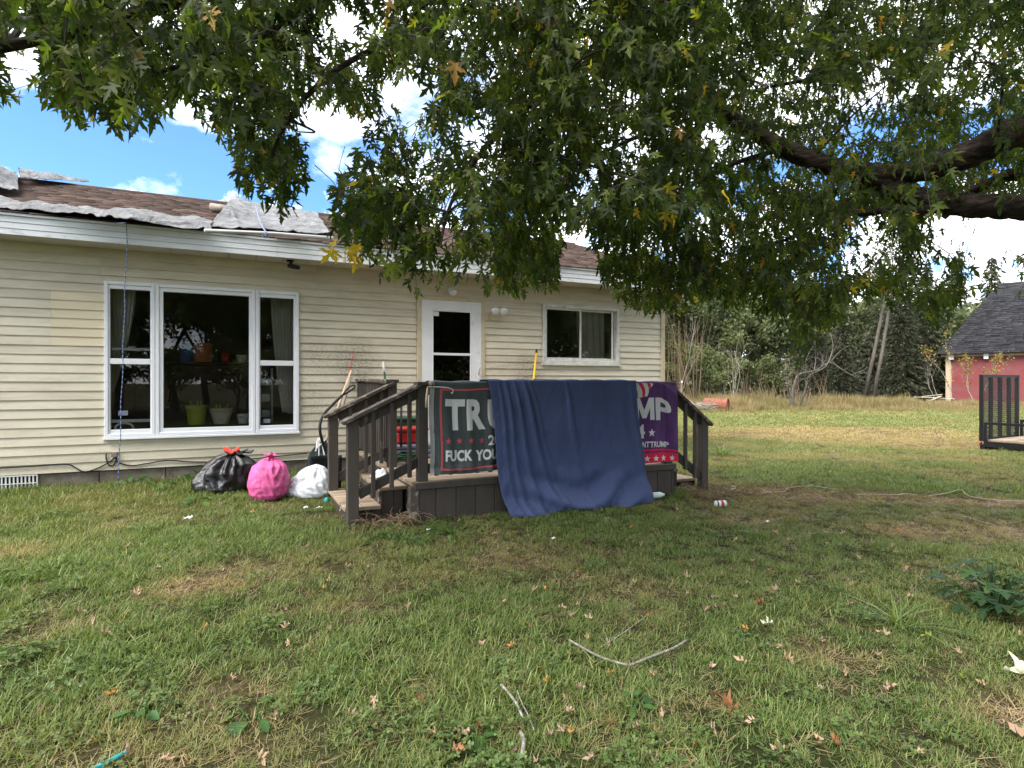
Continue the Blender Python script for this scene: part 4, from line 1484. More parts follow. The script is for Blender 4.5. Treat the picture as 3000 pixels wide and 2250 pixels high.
tag(rb.build('tie_rope', M['rope'], None, smooth=True), 'short blue rope knotted across the tarp sheet', 'rope')

# ------------------------------------------------------------------ porch
DZ = 0.54
PX0, PX1, PY = 1.47, 4.45, 5.20
porch = thing('porch', 'dark brown wooden porch with railings and steps at both ends', 'porch', (2.9, 5.2, 0.18))
y = PY + 0.0
i = 0
while y < WY - 0.05:
    w = min(0.138, WY - 0.03 - y)
    MB().box(PX0 - 0.02 + random.uniform(-.004, .004), PX1 + 0.02 + random.uniform(-.004, .004), y, y + w - 0.006, DZ - 0.036, DZ + random.uniform(-0.002, 0.002)).build('deck_board', M['deckworn'], porch, bevel=0.003)
    y += 0.138
MB().box(PX0 + 0.03, PX1 - 0.03, PY + 0.05, WY - 0.04, 0.25, DZ - 0.04).build('joists', M['deckpaint'], porch)
# front skirt: vertical boards under a cap strip
MB().box(PX0 - 0.005, PX1 + 0.02, PY - 0.03, PY - 0.001, 0.478, DZ - 0.002).build('cap_strip', M['deckpaint'], porch, bevel=0.004)
x = PX0
while x < PX1 - 0.02:
    w = min(0.196, PX1 - x)
    MB().box(x + 0.003, x + w - 0.003, PY - 0.012, PY + 0.012, 0.10, 0.476).build('skirt_board', M['deckpaint'], porch, bevel=0.003)
    x += 0.196
MB().box(PX0 - 0.05, PX0 + 0.03, PY - 0.022, PY + 0.06, 0.10, DZ - 0.039).build('corner_board', M['peel'], porch, bevel=0.005)
y = PY + 0.015
while y < WY - 0.1:
    MB().box(PX0 - 0.012, PX0 + 0.012, y + 0.06, y + 0.25, 0.10, DZ - 0.038).build('skirt_board', M['deckpaint'], porch, bevel=0.003)
    y += 0.196
y = PY + 0.015
while y < WY - 0.1:
    MB().box(PX1 - 0.012, PX1 + 0.012, y + 0.006, y + 0.19, 0.10, DZ - 0.038).build('skirt_board', M['deckpaint'], porch, bevel=0.003)
    y += 0.196
# posts
PT = 1.425
for (xa, ya, zb, zt) in ((1.505, PY + 0.005, DZ + 0.001, PT), (1.475, 6.24, DZ + 0.001, 1.452), (PX1 - 0.1, PY + 0.005, DZ + 0.001, PT), (1.475, WY - 0.13, DZ + 0.001, 1.47), (PX1 - 0.1, 6.5, DZ + 0.001, PT), (PX1 - 0.1, WY - 0.13, DZ + 0.001, PT)):
    MB().box(xa, xa + 0.092, ya, ya + 0.092, zb, zt).build('post', M['deckpaint'], porch, bevel=0.004)
# front railing
MB().box(1.49, PX1 + 0.01, PY - 0.015, PY + 0.125, PT + 0.001, PT + 0.034).build('rail_cap', M['deckpaint'], porch, bevel=0.005)
MB().box(1.60, PX1 - 0.102, PY + 0.035, PY + 0.073, PT - 0.09, PT - 0.001).build('rail', M['deckpaint'], porch, bevel=0.003)
MB().box(1.60, PX1 - 0.102, PY + 0.035, PY + 0.073, DZ + 0.07, DZ + 0.16).build('rail', M['deckpaint'], porch, bevel=0.003)
x = 1.66
while x < PX1 - 0.16:
    MB().box(x, x + 0.036, PY - 0.002, PY + 0.034, DZ + 0.05, PT - 0.005).build('baluster', M['deckpaint'], porch, bevel=0.003)
    x += 0.135
# left side railing from the stair post back to the wall, close balusters
MB().beam((1.52, 6.24, 1.468), (1.52, WY - 0.03, 1.488), 0.14, 0.034).build('rail_cap', M['peel'], porch, bevel=0.004)
MB().beam((1.52, 6.335, 1.395), (1.52, WY - 0.132, 1.412), 0.036, 0.085).build('rail', M['deckpaint'], porch, bevel=0.003)
MB().beam((1.52, 6.335, DZ + 0.11), (1.52, WY - 0.132, DZ + 0.11), 0.036, 0.085).build('rail', M['deckpaint'], porch, bevel=0.003)
y = 6.40
while y < WY - 0.16:
    MB().box(1.482, 1.518 - 0.017, y, y + 0.034, DZ + 0.04, 1.44).build('baluster', M['deckpaint'], porch, bevel=0.002)
    y += 0.088
# left steps
MB().box(1.19, PX0 - 0.014, 5.42, 6.32, 0.448, 0.482).build('stair_tread', M['deckworn'], porch, bevel=0.004)
for q in range(2):
    MB().box(0.868 + q * 0.165, 0.868 + (q + 1) * 0.165 - 0.006, 5.335, 6.36, 0.302, 0.337).build('stair_tread', M['deckworn'], porch, bevel=0.004)
MB().box(1.196, 1.216, 5.44, 6.30, 0.10, 0.447).build('stair_riser', M['deckpaint'], porch)
MB().box(0.90, 0.918, 5.45, 6.30, 0.10, 0.301).build('stair_riser', M['deckpaint'], porch)
for a_, b_, zt in ((1.215, 1.33, 0.447), (1.335, PX0 - 0.055, 0.447), (0.99, 1.212, 0.30)):
    MB().box(a_, b_, 5.425, 5.445, 0.10, zt).build('skirt_board', M['deckpaint'], porch, bevel=0.003)
MB().box(1.186, 1.214, 5.405, 5.444, 0.302, 0.447).build('corner_board', M['peel'], porch, bevel=0.003)


def stair_rail(yc, x_lo, x_hi, z_lo, z_hi, post_x0, post_x1, post_zb, nb, side, capx=None):
    s_ = (z_hi - z_lo) / (x_hi - x_lo)
    zt = lambda xx: z_lo + s_ * (xx - x_lo)
    MB().beam((x_lo, yc, z_lo), (x_hi, yc, z_hi), 0.135, 0.034).build('rail_cap', M['peel'], porch, bevel=0.004)
    mb = MB()
    pxa, pxb = (post_x1, x_hi) if side < 0 else (x_hi, post_x0)
    xs_ = sorted((post_x1 + 0.002, x_hi - 0.012)) if side < 0 else sorted((x_hi + 0.012, post_x0 - 0.002))
    MB().beam((xs_[0], yc, zt(xs_[0]) - 0.068), (xs_[1], yc, zt(xs_[1]) - 0.068), 0.036, 0.09).build('rail', M['deckpaint'], porch, bevel=0.003)
    drop = 0.70
    MB().beam((xs_[0], yc, zt(xs_[0]) - drop), (xs_[1], yc, zt(xs_[1]) - drop), 0.036, 0.085).build('rail', M['deckpaint'], porch, bevel=0.003)
    # newel post with its top cut along the slope
    poly = [(post_x0, post_zb), (post_x1, post_zb), (post_x1, zt(post_x1) - 0.021), (post_x0, zt(post_x0) - 0.021)]
    MB().prism(poly, 'y', yc - 0.046, yc + 0.046).build('newel_post', M['deckpaint'], porch, bevel=0.004)
    for k_ in range(nb):
        xb_ = xs_[0] + (xs_[1] - xs_[0]) * (k_ + 0.75) / (nb + 0.5)
        MB().box(xb_ - 0.018, xb_ + 0.018, yc - 0.055, yc - 0.0185, zt(xb_) - drop - 0.09, zt(xb_) - 0.03).build('baluster', M['deckpaint'], porch, bevel=0.003)


stair_rail(5.255, 0.835, 1.56, 1.095, 1.445, 0.875, 0.972, 0.10, 3, -1)
stair_rail(6.29, 0.815, 1.535, 1.095, 1.445, 0.86, 0.955, 0.338, 3, -1)
# right steps and rail
MB().box(PX1 + 0.026, 4.755, 5.47, 6.45, 0.398, 0.432).build('stair_tread', M['deckworn'], porch, bevel=0.004)
MB().box(4.745, 5.06, 5.50, 6.45, 0.262, 0.296).build('stair_tread', M['deckworn'], porch, bevel=0.004)
MB().box(PX1 + 0.024, 4.745, 5.48, 5.50, 0.08, 0.397).build('skirt_board', M['deckpaint'], porch, bevel=0.003)
MB().box(4.725, 4.743, 5.502, 6.44, 0.08, 0.397).build('stair_riser', M['deckpaint'], porch)
MB().box(5.03, 5.046, 5.502, 6.44, 0.05, 0.261).build('stair_riser', M['deckpaint'], porch)
stair_rail(5.255, 5.03, 4.38, 0.955, 1.445, 4.885, 4.975, 0.06, 3, 1)
stair_rail(6.50, 5.03, 4.38, 0.955, 1.445, 4.885, 4.975, 0.06, 3, 1)


# ------------------------------------------------------------------ flags and the blue sheet
def text_mesh(s_, offset=0.012):
    cu = bpy.data.curves.new('txt', 'FONT')
    cu.body = s_
    cu.offset = offset
    cu.resolution_u = 3
    cu.fill_mode = 'FRONT'
    ob = bpy.data.objects.new('txt', cu)
    COL.objects.link(ob)
    dg = bpy.context.evaluated_depsgraph_get()
    dg.update()
    me = bpy.data.meshes.new_from_object(ob.evaluated_get(dg))
    bpy.data.objects.remove(ob)
    bpy.data.curves.remove(cu)
    return me


def mesh_in_rect(me, rect, surf, off):
    """subdivide flat glyphs and lay them on the cloth surface"""
    bm = bmesh.new()
    bm.from_mesh(me)
    bmesh.ops.triangulate(bm, faces=bm.faces)
    co = np.array([v.co[:2] for v in bm.verts])
    lo, hi2 = co.min(0), co.max(0)
    x0, x1, z0, z1 = rect
    for v in bm.verts:
        v.co = ((v.co.x - lo[0]) / (hi2[0] - lo[0]) * (x1 - x0) + x0, 0, (v.co.y - lo[1]) / (hi2[1] - lo[1]) * (z1 - z0) + z0)
    for _ in range(3):
        ee = [e for e in bm.edges if e.calc_length() > 0.022]
        if not ee:
            break
        bmesh.ops.subdivide_edges(bm, edges=ee, cuts=1)
        bmesh.ops.triangulate(bm, faces=bm.faces)
    for v in bm.verts:
        x, z = v.co.x, v.co.z
        p = surf(x, z)
        v.co = (p[0], p[1] - off, p[2])
    vs = [tuple(v.co) for v in bm.verts]
    bm.verts.index_update()
    fs = []
    for f_ in bm.faces:
        ids = [v.index for v in f_.verts]
        a, b, c_ = [bm.verts[i_].co if False else Vector(vs[i_]) for i_ in ids[:3]]
        if (b - a).cross(c_ - a).y > 0:
            ids = ids[::-1]
        fs.append(ids)
    bm.free()
    return vs, fs


def put_text(flag, s_, rect, surf, m, name='lettering', offset=0.012, off=0.0022):
    me = text_mesh(s_, offset)
    vs, fs = mesh_in_rect(me, rect, surf, off)
    bpy.data.meshes.remove(me)
    return mobj(name, vs, fs, m, flag)


def poly_mesh(pts):
    me = bpy.data.meshes.new('p')
    me.from_pydata([(p[0], p[1], 0) for p in pts], [], [list(range(len(pts)))])
    return me


def put_poly(flag, pts, rect, surf, m, name, off=0.0022):
    me = poly_mesh(pts)
    vs, fs = mesh_in_rect(me, rect, surf, off)
    bpy.data.meshes.remove(me)
    return mobj(name, vs, fs, m, flag)


MPOLY = [(0, 0), (0, 1), (.28, 1), (.5, .45), (.72, 1), (1, 1), (1, 0), (.77, 0), (.77, .55), (.585, .08), (.415, .08), (.23, .55), (.23, 0)]
STAR = [(math.sin(i * math.pi / 5) * (1 if i % 2 == 0 else 0.42), math.cos(i * math.pi / 5) * (1 if i % 2 == 0 else 0.42)) for i in range(10)]


def put_rect(flag, rect, surf, m, name, off=0.0018):
    x0, x1, z0, z1 = rect
    nu, nv = max(2, int((x1 - x0) / 0.02)), max(2, int((z1 - z0) / 0.02))
    mb = MB()

    def fn(u, v):
        p = surf(x0 + (x1 - x0) * u, z0 + (z1 - z0) * v)
        return (p[0], p[1] - off, p[2])
    mb.grid(fn, nu, nv)
    return mb.build(name, m, flag, smooth=True)


def surf1(x, z):
    t_ = (1.46 - z) / 0.86
    y_ = 5.165 - 0.012 * t_ + 0.010 * math.sin(x * 28 + 0.6 * math.sin(z * 5)) * min(1, t_ * 2) + 0.006 * math.sin(x * 61 + z * 3) * t_
    y_ += 0.018 * math.exp(-((z - 0.66) / 0.03) ** 2) * math.sin(x * 9)
    y_ += 0.012 * math.exp(-((z - 0.98 + (x - 1.66) * 0.9) / 0.02) ** 2) * (1 if x < 1.85 else 0)
    xx_ = x + 0.006 * math.sin(z * 9) + 0.012 * t_ * math.sin(z * 3 + 1)
    return (xx_, y_, z + 0.006 * math.sin(x * 9))


def cloth(surf, x0, x1, z0, z1, name, label, m, cat, nu, nv, parent_loc, over=True):
    fl = thing(name, label, cat, parent_loc)
    mb = MB()

    def fn(u, v):
        x = x0 + (x1 - x0) * u
        if over and v < 0.08:       # fold over the rail cap to its back
            q = v / 0.08
            p = surf(x, z1)
            return (p[0], p[1] + 0.19 * (1 - q), 1.466 + 0.004 * math.sin(x * 20) - (0.05 * max(0, 0.25 - q) * 4))
        q = (v - 0.08) / 0.92 if over else v
        return surf(x, z1 + (z0 - z1) * q)
    mb.grid(fn, nu, nv)
    mb.build('cloth', m, fl, smooth=True)
    return fl


f1 = cloth(surf1, 1.600, 3.10, 0.605, 1.458, 'banner', 'black banner with red border and white lettering on the porch rail', M['flag_black'], 'banner', 110, 60, (2.3, 5.15, 0.6))
put_rect(f1, (1.600, 1.645, 0.607, 1.44), surf1, M['flag_grey'], 'hoist_band', 0.003)
for zz in (0.64, 1.02, 1.40):
    p = surf1(1.622, zz)
    MB().lathe([(0.006, p[1] - 0.006), (0.011, p[1] - 0.006), (0.011, p[1] - 0.003), (0.006, p[1] - 0.003)], (p[0], 0, p[2]), 12, 'y', caps=False).build('grommet', M['steel'], f1)
put_rect(f1, (1.699, 1.720, 0.640, 1.396), surf1, M['flag_red'], 'border_stripe')
put_rect(f1, (1.721, 2.95, 1.378, 1.396), surf1, M['flag_red'], 'border_stripe')
put_rect(f1, (1.721, 2.95, 0.640, 0.657), surf1, M['flag_red'], 'border_stripe')
for ch, rect in (('T', (1.752, 1.946, 1.012, 1.300)), ('R', (1.961, 2.150, 1.007, 1.298)), ('U', (2.175, 2.380, 0.998, 1.285)), ('M', (2.40, 2.64, 0.998, 1.28)), ('P', (2.66, 2.84, 0.998, 1.28))):
    if ch == 'M':
        put_poly(f1, MPOLY, rect, surf1, M['flag_white'], 'lettering')
    else:
        put_text(f1, ch, rect, surf1, M['flag_white'], offset=0.045)
put_text(f1, '2024', (2.171, 2.42, 0.850, 0.946), surf1, M['flag_white'], offset=0.03)
put_text(f1, 'FUCK', (1.744, 2.006, 0.722, 0.828), surf1, M['flag_white'], offset=0.04)
put_text(f1, 'YOUR', (2.044, 2.345, 0.712, 0.815), surf1, M['flag_white'], offset=0.04)
for (xa, xb, za, zb) in ((1.742, 1.802, 0.882, 0.946), (1.855, 1.916, 0.884, 0.947), (1.966, 2.028, 0.882, 0.945), (2.079, 2.138, 0.872, 0.938)):
    put_poly(f1, STAR, (xa, xb, za, zb), surf1, M['flag_red'], 'printed_star')


def surf2(x, z):
    # wraps past the corner post and follows the stair rail at its upper right
    k_ = max(0, x - 4.22) / 0.26
    zt = 1.458 - 0.19 * min(1, k_) ** 1.6
    zz = z if k_ <= 0 else 0.57 + (z - 0.57) * (zt - 0.57) / (1.458 - 0.57)
    t_ = (1.46 - z) / 0.9
    y_ = 5.165 + 0.008 * math.sin(x * 23 + z * 4) * min(1, 2 * t_) + 0.005 * math.sin(x * 47 - z * 9) * t_ + 0.012 * math.exp(-((x - 4.42 + 0.1 * z) / 0.02) ** 2)
    return (x + 0.008 * math.sin(z * 8) * t_, y_, zz)


f2 = cloth(surf2, 2.98, 4.485, 0.572, 1.458, 'banner', 'purple banner with white letters and red starred band by the right steps', M['flag_purple'], 'banner', 110, 60, (3.7, 5.15, 0.57))
put_rect(f2, (3.0, 4.483, 0.573, 0.682), surf2, M['flag_crimson'], 'red_band')
put_rect(f2, (3.0, 4.483, 0.702, 0.722), surf2, M['flag_crimson'], 'red_line')
for xa in (3.915, 4.032, 4.143, 4.255, 4.372):
    put_poly(f2, STAR, (xa, xa + 0.072, 0.586, 0.658), surf2, M['flag_white'], 'printed_star', 0.0036)
put_poly(f2, STAR, (4.071, 4.150, 0.862, 0.950), surf2, M['flag_white'], 'printed_star')
put_poly(f2, MPOLY, (3.885, 4.150, 1.043, 1.286), surf2, M['flag_white'], 'lettering')
put_text(f2, 'P', (4.169, 4.385, 1.038, 1.286), surf2, M['flag_white'], offset=0.03)
put_text(f2, '4', (3.91, 4.025, 0.845, 0.996), surf2, M['flag_white'], offset=0.02)
put_text(f2, 'ENTTRU', (3.955, 4.235, 0.742, 0.806), surf2, M['flag_white'], offset=0.022)
put_poly(f2, MPOLY, (4.240, 4.306, 0.742, 0.805), surf2, M['flag_white'], 'lettering')
put_text(f2, 'P', (4.313, 4.36, 0.742, 0.805), surf2, M['flag_white'], offset=0.03)
for q, (xa, xb, xc, xd, m_) in enumerate(((3.86, 3.93, 3.93, 3.99, 'flag_white'), (3.93, 3.985, 3.99, 4.02, 'flag_crimson'), (3.985, 4.05, 4.02, 4.055, 'flag_white'), (4.05, 4.09, 4.055, 4.075, 'flag_crimson'), (4.09, 4.125, 4.075, 4.085, 'flag_white'))):
    mb = MB()
    zb_ = (1.29, 1.285, 1.30, 1.365, 1.395)[q]

    def fn(u, v, xa=xa, xb=xb, xc=xc, xd=xd, zb_=zb_):
        cv = 0.025 * math.sin(v * math.pi)
        x = (xa + (xb - xa) * u) * (1 - v) + (xc + (xd - xc) * u) * v + cv
        p = surf2(x, 1.445 + (zb_ - 1.445) * v)
        return (p[0], p[1] - 0.002, p[2])
    mb.grid(fn, 5, 12).build('waving_stripe', M[m_], f2, smooth=True)


def blue(u, v):
    """u across, v down: over the rail, down the front, spread on the grass"""
    top0, top1 = 2.155, 3.873
    bot0, bot1 = 2.305, 3.975
    if v < 0.10:
        q = v / 0.10
        x = top0 + (top1 - top0) * u
        if q < 0.35:
            return (x, 5.335, 1.478 - 0.30 * (0.35 - q))
        s_ = (q - 0.35) / 0.65
        return (x, 5.335 - 0.205 * s_, 1.478 + 0.006 * math.sin(u * 37))
    t_ = (v - 0.10) / 0.90
    x = (top0 + (top1 - top0) * u) * (1 - t_) + (bot0 + (bot1 - bot0) * u) * t_
    x += 0.012 * math.sin(t_ * 7 + u * 3)
    if u > 0.9:
        x += 0.05 * max(0, t_ - 0.55) * (u - 0.9) * 10
    z = 1.472 - (1.472 - 0.165) * t_
    y = 5.115 - 0.04 * t_
    # long pleats that fan from the rail at the left
    for (u0, sl, wd, am) in ((0.06, 0.01, 0.010, 0.012), (0.10, 0.03, 0.011, 0.022), (0.150, 0.07, 0.012, 0.028), (0.205, 0.12, 0.015, 0.034), (0.250, 0.13, 0.011, 0.020), (0.485, 0.06, 0.012, 0.024), (0.72, 0.06, 0.02, 0.010), (0.86, 0.05, 0.022, 0.014), (0.95, 0.0, 0.014, 0.02)):
        c_ = u0 + sl * t_
        w_ = wd * (0.8 + 0.9 * t_)
        fade = min(1, t_ * 5 + 0.3) * (1 - 0.45 * t_) if u0 > 0.4 else min(1, t_ * 5 + 0.35) * (1 - 0.25 * t_)
        y -= am * fade * math.exp(-((u - c_) / w_) ** 2)
        y += 0.5 * am * fade * math.exp(-((u - c_ - 1.8 * w_) / w_) ** 2)
    y += 0.07 * (float(fbm(u * 5 + 3 + t_ * 1.5, t_ * 1.8 + 8, 4)) - 0.5) * (0.2 + 0.8 * t_)
    y += 0.03 * (abs(float(vnoise(u * 11 + t_ * 4, t_ * 5 - u * 3)) - 0.5) - 0.25) * (0.3 + t_)
    # crescents where the weight bunches near the hem
    k_ = sstep(0.62, 0.95, t_)
    y += k_ * 0.055 * math.sin((t_ * 1.0 + 0.22 * (u - 0.45) ** 2 * 4 + 0.06 * math.sin(u * 9)) * 26) * (0.4 + 0.6 * math.sin(math.pi * u))
    y -= 0.13 * sstep(0.70, 1.0, t_) ** 1.5
    if t_ > 0.93:
        z = 0.165 + (z - 0.165) * 1.0 + 0.02 * math.sin(u * 17) * (t_ - 0.93) / 0.07
    y = min(y, 5.137)
    gnd = G(x, y) + 0.01
    return (x, y, max(z, gnd))


o = MB().grid(blue, 150, 120).build('blue_sheet', M['blue_sheet'], None, smooth=True, solid=0.003)
tag(o, 'large navy blue bed sheet draped over the porch railing down to the grass', 'sheet')


# ------------------------------------------------------------------ rubbish bags
def bag(px0, px1, py_top, py_bot, depth_ratio, m, name, label, seed, prof, pleats=0.05, nple=19, lump=0.16, lean=(0, 0), gather=True):
    near = onground((px0 + px1) / 2, py_bot)
    D = near.x * SY + near.y * CYW
    rx = (px1 - px0) / 2 * D / F_PX
    ry = rx * depth_ratio
    D2 = D + ry * 0.75
    rx = (px1 - px0) / 2 * D2 / F_PX
    c = at((px0 + px1) / 2, CY, D2)
    base = G(c.x, c.y)
    h_ = EYE + (CY - py_top) / F_PX * D2 - base
    t = thing(name, label, 'rubbish bag', (c.x, c.y, base))
    rr = np.random.default_rng(seed)
    o1, o2 = rr.uniform(0, 60, 2)
    right = cw(1, 0)
    fwd = cw(0, 1)

    def fn(u, v):
        th = u * 2 * math.pi
        f_ = float(np.interp(v, prof[0], prof[1]))
        cs, sn = math.cos(th), math.sin(th)
        n1 = float(fbm(cs * 1.3 + o1 + v * 1.2, sn * 1.3 + o2 + v * 1.6, 3)) - 0.5
        n2 = abs(float(vnoise(cs * 3.1 + o2 + v * 2.5, sn * 3.1 + o1 - v * 3.0)) - 0.5)
        n3 = abs(float(vnoise(cs * 6.5 + o1 + v * 5, sn * 6.5 + o2 + v * 7.0)) - 0.5)
        pl = pleats * (0.12 + 0.88 * sstep(0.25, 0.95, v)) * math.sin(th * nple + 2.2 * math.sin(th * 3 + seed) + v * 3)
        q = f_ * (1 + lump * n1 * 2 - 0.22 * n2 - 0.14 * n3 + pl)
        p = Vector((c.x, c.y, base - 0.02)) + right * (cs * rx * q + lean[0] * rx * v * v) + fwd * (sn * ry * q + lean[1] * ry * v * v)
        p.z += h_ * v * (1 + 0.10 * n1) + 0.02
        return p
    MB().grid(fn, 96, 64).build('bag_body', m, t, smooth=True)
    return t, c, base, h_, rx, ry


PB = ([0, 0.03, 0.12, 0.30, 0.50, 0.70, 0.84, 0.93, 1.0], [0.80, 0.92, 1.0, 1.0, 0.93, 0.76, 0.52, 0.22, 0.10])
b1 = bag(574, 746, 1322, 1452, 0.85, M['bag_black'], 'rubbish_bag', 'black rubbish bag with red drawstring by the house wall', 3, PB, pleats=0.20, nple=13, lump=0.20, lean=(0.30, 0))
tp = Vector((b1[1].x, b1[1].y, b1[2] + b1[3])) + cw(1, 0) * b1[4] * 0.30
fl = MB()
rr = random.Random(4)


def ruffle(u, v):
    th = u * 2 * math.pi
    q = 0.03 + 0.10 * v ** 0.8 * (1 + 0.35 * math.sin(th * 5 + 1))
    p = tp + cw(1, 0) * (q * math.cos(th) + 0.05 * v) + cw(0, 1) * (q * math.sin(th) * 0.8)
    p.z += -0.045 + 0.09 * v - 0.05 * v * v + 0.02 * math.sin(th * 7) * v
    return p


MB().grid(ruffle, 48, 10).build('bag_mouth', M['bag_black'], b1[0], smooth=True, solid=0.003)
for s_ in (-1, 1):
    pts = [tp + Vector((0, 0, -0.02)) - cw(0, 1) * 0.05, tp + cw(s_ * 0.06, -0.07, 0.015), tp + cw(s_ * 0.085, -0.06, 0.035), tp + cw(s_ * 0.05, -0.05, 0.03), tp + cw(0, -0.05, -0.012)]
    mb = MB()
    sp = smooth_path(pts, 5)
    for i in range(len(sp) - 1):
        w_ = 0.018
        a_, c_ = sp[i], sp[i + 1]
        k0 = len(mb.v)
        mb.v += [tuple(a_ + Vector((0, 0, w_))), tuple(a_ - Vector((0, 0, w_))), tuple(c_ - Vector((0, 0, w_))), tuple(c_ + Vector((0, 0, w_)))]
        mb.f.append([k0, k0 + 1, k0 + 2, k0 + 3])
    mb.build('drawstring', M['red_tie'], b1[0], smooth=True, solid=0.004)
PP = ([0, 0.04, 0.14, 0.35, 0.60, 0.80, 0.92, 0.97, 1.0], [0.50, 0.68, 0.90, 1.0, 0.98, 0.84, 0.56, 0.34, 0.05])
bpink = bag(726, 842, 1340, 1474, 0.85, M['bag_pink'], 'rubbish_bag', 'bright pink rubbish bag between the black and white bags', 8, PP, pleats=0.03, nple=11, lump=0.13, lean=(0.05, 0.1))
def bag_knot(bg, m, dx, rad_, hh):
    c_ = Vector((bg[1].x, bg[1].y, bg[2] + bg[3] - 0.015)) + cw(dx, -0.02)

    def fn(u, v):
        th_ = u * 2 * math.pi
        q = rad_ * (1.1 - 0.75 * math.sin(math.pi * min(1, v * 1.25)) + 0.5 * max(0, v - 0.7)) * (1 + 0.28 * math.sin(th_ * 7 + 3 * v))
        p = c_ + cw(q * math.cos(th_) + 0.25 * rad_ * v, q * math.sin(th_))
        p.z += hh * v + 0.012 * math.sin(th_ * 4) * v
        return p
    MB().grid(fn, 40, 14).build('tied_neck', m, bg[0], smooth=True, solid=0.002)


PW = ([0, 0.04, 0.16, 0.38, 0.60, 0.80, 0.92, 1.0], [0.78, 0.92, 1.0, 0.95, 0.78, 0.55, 0.36, 0.05])
bag_knot(bpink, M['bag_pink'], 0.03, 0.045, 0.05)
bwhite = bag(834, 985, 1360, 1464, 0.75, M['bag_white'], 'rubbish_bag', 'white rubbish bag slumped against the porch steps', 21, PW, pleats=0.05, nple=13, lump=0.2, lean=(0.25, 0))
b4 = bag(890, 985, 1290, 1420, 0.8, M['bag_green'], 'rubbish_bag', 'dark green rubbish bag tied with white string behind the steps', 31, PB, pleats=0.10, nple=11, lump=0.2, lean=(0.2, 0.2))
tp4 = Vector((b4[1].x, b4[1].y, b4[2] + b4[3])) + cw(0.06, -0.03)
mb = MB()
for i in range(6):
    mb.tube(smooth_path([tp4, tp4 + cw(random.uniform(-.06, .02), -0.05, random.uniform(0, .04)), tp4 + cw(random.uniform(-.09, .05), -0.07, -random.uniform(.05, .2))], 4), 0.007, 5)
mb.build('tie_string', M['paper'], b4[0])
P = onground(962, 1476)
tag(MB().lathe([(0.001, 0), (0.028, 0.004), (0.030, 0.035), (0.016, 0.055), (0.008, 0.06)], (P.x - 0.01, P.y + 0.05, P.z), 14).build('teal_bottle', M['teal'], None, smooth=True), 'small teal container on the grass beside the lower step', 'container')

# ------------------------------------------------------------------ clutter on and around the porch
def pole(name, label, a, b, r_, m, tip=None, tipm=None, cat='pole', n=8):
    a, b = Vector(a), Vector(b)
    t = thing(name, label, cat, tuple(a))
    MB().tube([a, b], r_, n).build('shaft', m, t, smooth=True)
    if tip:
        d_ = (b - a).normalized()
        MB().tube([b - d_ * 0.002, b + d_ * tip, b + d_ * (tip + 0.008)], [r_ * 1.12, r_ * 1.12, r_ * 0.6], n).build('grip', tipm, t, smooth=True)
    return t


g1 = (1.08, 6.75)
t = pole('broom', 'tan wooden broom handle leaning behind the left stair rail', (0.83, 7.25, G(0.83, 7.25) + 0.12), onY(1029, 1085, 7.55), 0.013, M['tan_handle'], cat='broom')
MB().beam((0.72, 7.2, G(0.8, 7.2) + 0.10), (0.95, 7.3, G(0.8, 7.2) + 0.10), 0.04, 0.05).build('broom_head', M['tan_handle'], t)
mb = MB()
for i in range(40):
    x = 0.72 + 0.23 * i / 39
    mb.tube([(x, 7.2 + 0.1 * i / 39, G(0.8, 7.2) + 0.08), (x + random.uniform(-.02, .02), 7.2 + 0.1 * i / 39 + random.uniform(-.02, .02), G(0.8, 7.2) + 0.0)], 0.003, 3)
mb.build('bristles', M['soilbrown'], t)
pole('rake_handle', 'thick grey wooden handle beside the tan broom', (0.88, 7.1, G(0.88, 7.1)), onY(1027, 1106, 7.4), 0.019, M['grey_handle'], cat='handle')
pole('marker_rod', 'thin red fibreglass rod leaning on the cream wall', (1.02, 7.55, G(1.0, 7.55)), onY(1037, 1027, 7.98), 0.005, M['red_plastic'], cat='rod')
pole('green_pole', 'green pole with white grip rising behind the left porch rail', (1.80, 7.3, DZ + 0.003), onY(1126, 1090, 7.95), 0.014, M['green_paint'], 0.16, M['white_plastic'], cat='pole')
# black D-handled shovel shaft that bends down in front of the wall
t = thing('snow_shovel', 'black handled shovel with a D grip leaning behind the left stair rail', 'shovel', (0.9, 6.9, G(0.9, 6.9)))
pts = [onY(px, py, Y_) for px, py, Y_ in ((1003, 1158, 6.95), (975, 1185, 6.9), (950, 1212, 6.8), (940, 1232, 6.75), (937, 1258, 6.72), (942, 1285, 6.72), (953, 1320, 6.75))]
MB().tube(smooth_path(pts, 4), 0.016, 8).build('shaft', M['black_plastic'], t, smooth=True)
pts = [onY(px, py, 6.96) for px, py in ((1003, 1158), (1018, 1150), (1036, 1138), (1040, 1131), (1034, 1129), (1022, 1134), (1012, 1146), (1003, 1158))]
MB().tube(smooth_path(pts, 3), 0.010, 8).build('grip', M['black_plastic'], t, smooth=True)
bl = onY(955, 1330, 6.75)
MB().grid(lambda u, v: (bl.x + (u - 0.5) * 0.34, bl.y + 0.06 * math.sin(math.pi * u) + 0.05 * v, bl.z - 0.02 - v * max(0.1, bl.z - 0.03 - G(bl.x, bl.y))), 10, 8).build('blade', M['black_plastic'], t, smooth=True, solid=0.006)
# yellow broom right of the door
pole('yellow_broom', 'yellow broom handle with black tip leaning on the wall right of the door', onY(1549, 1170, 7.25) + Vector((-0.18, -0.3, -0.62)), onY(1571, 1035, 7.93), 0.016, M['yellow_paint'], 0.075, M['black_plastic'], cat='broom')
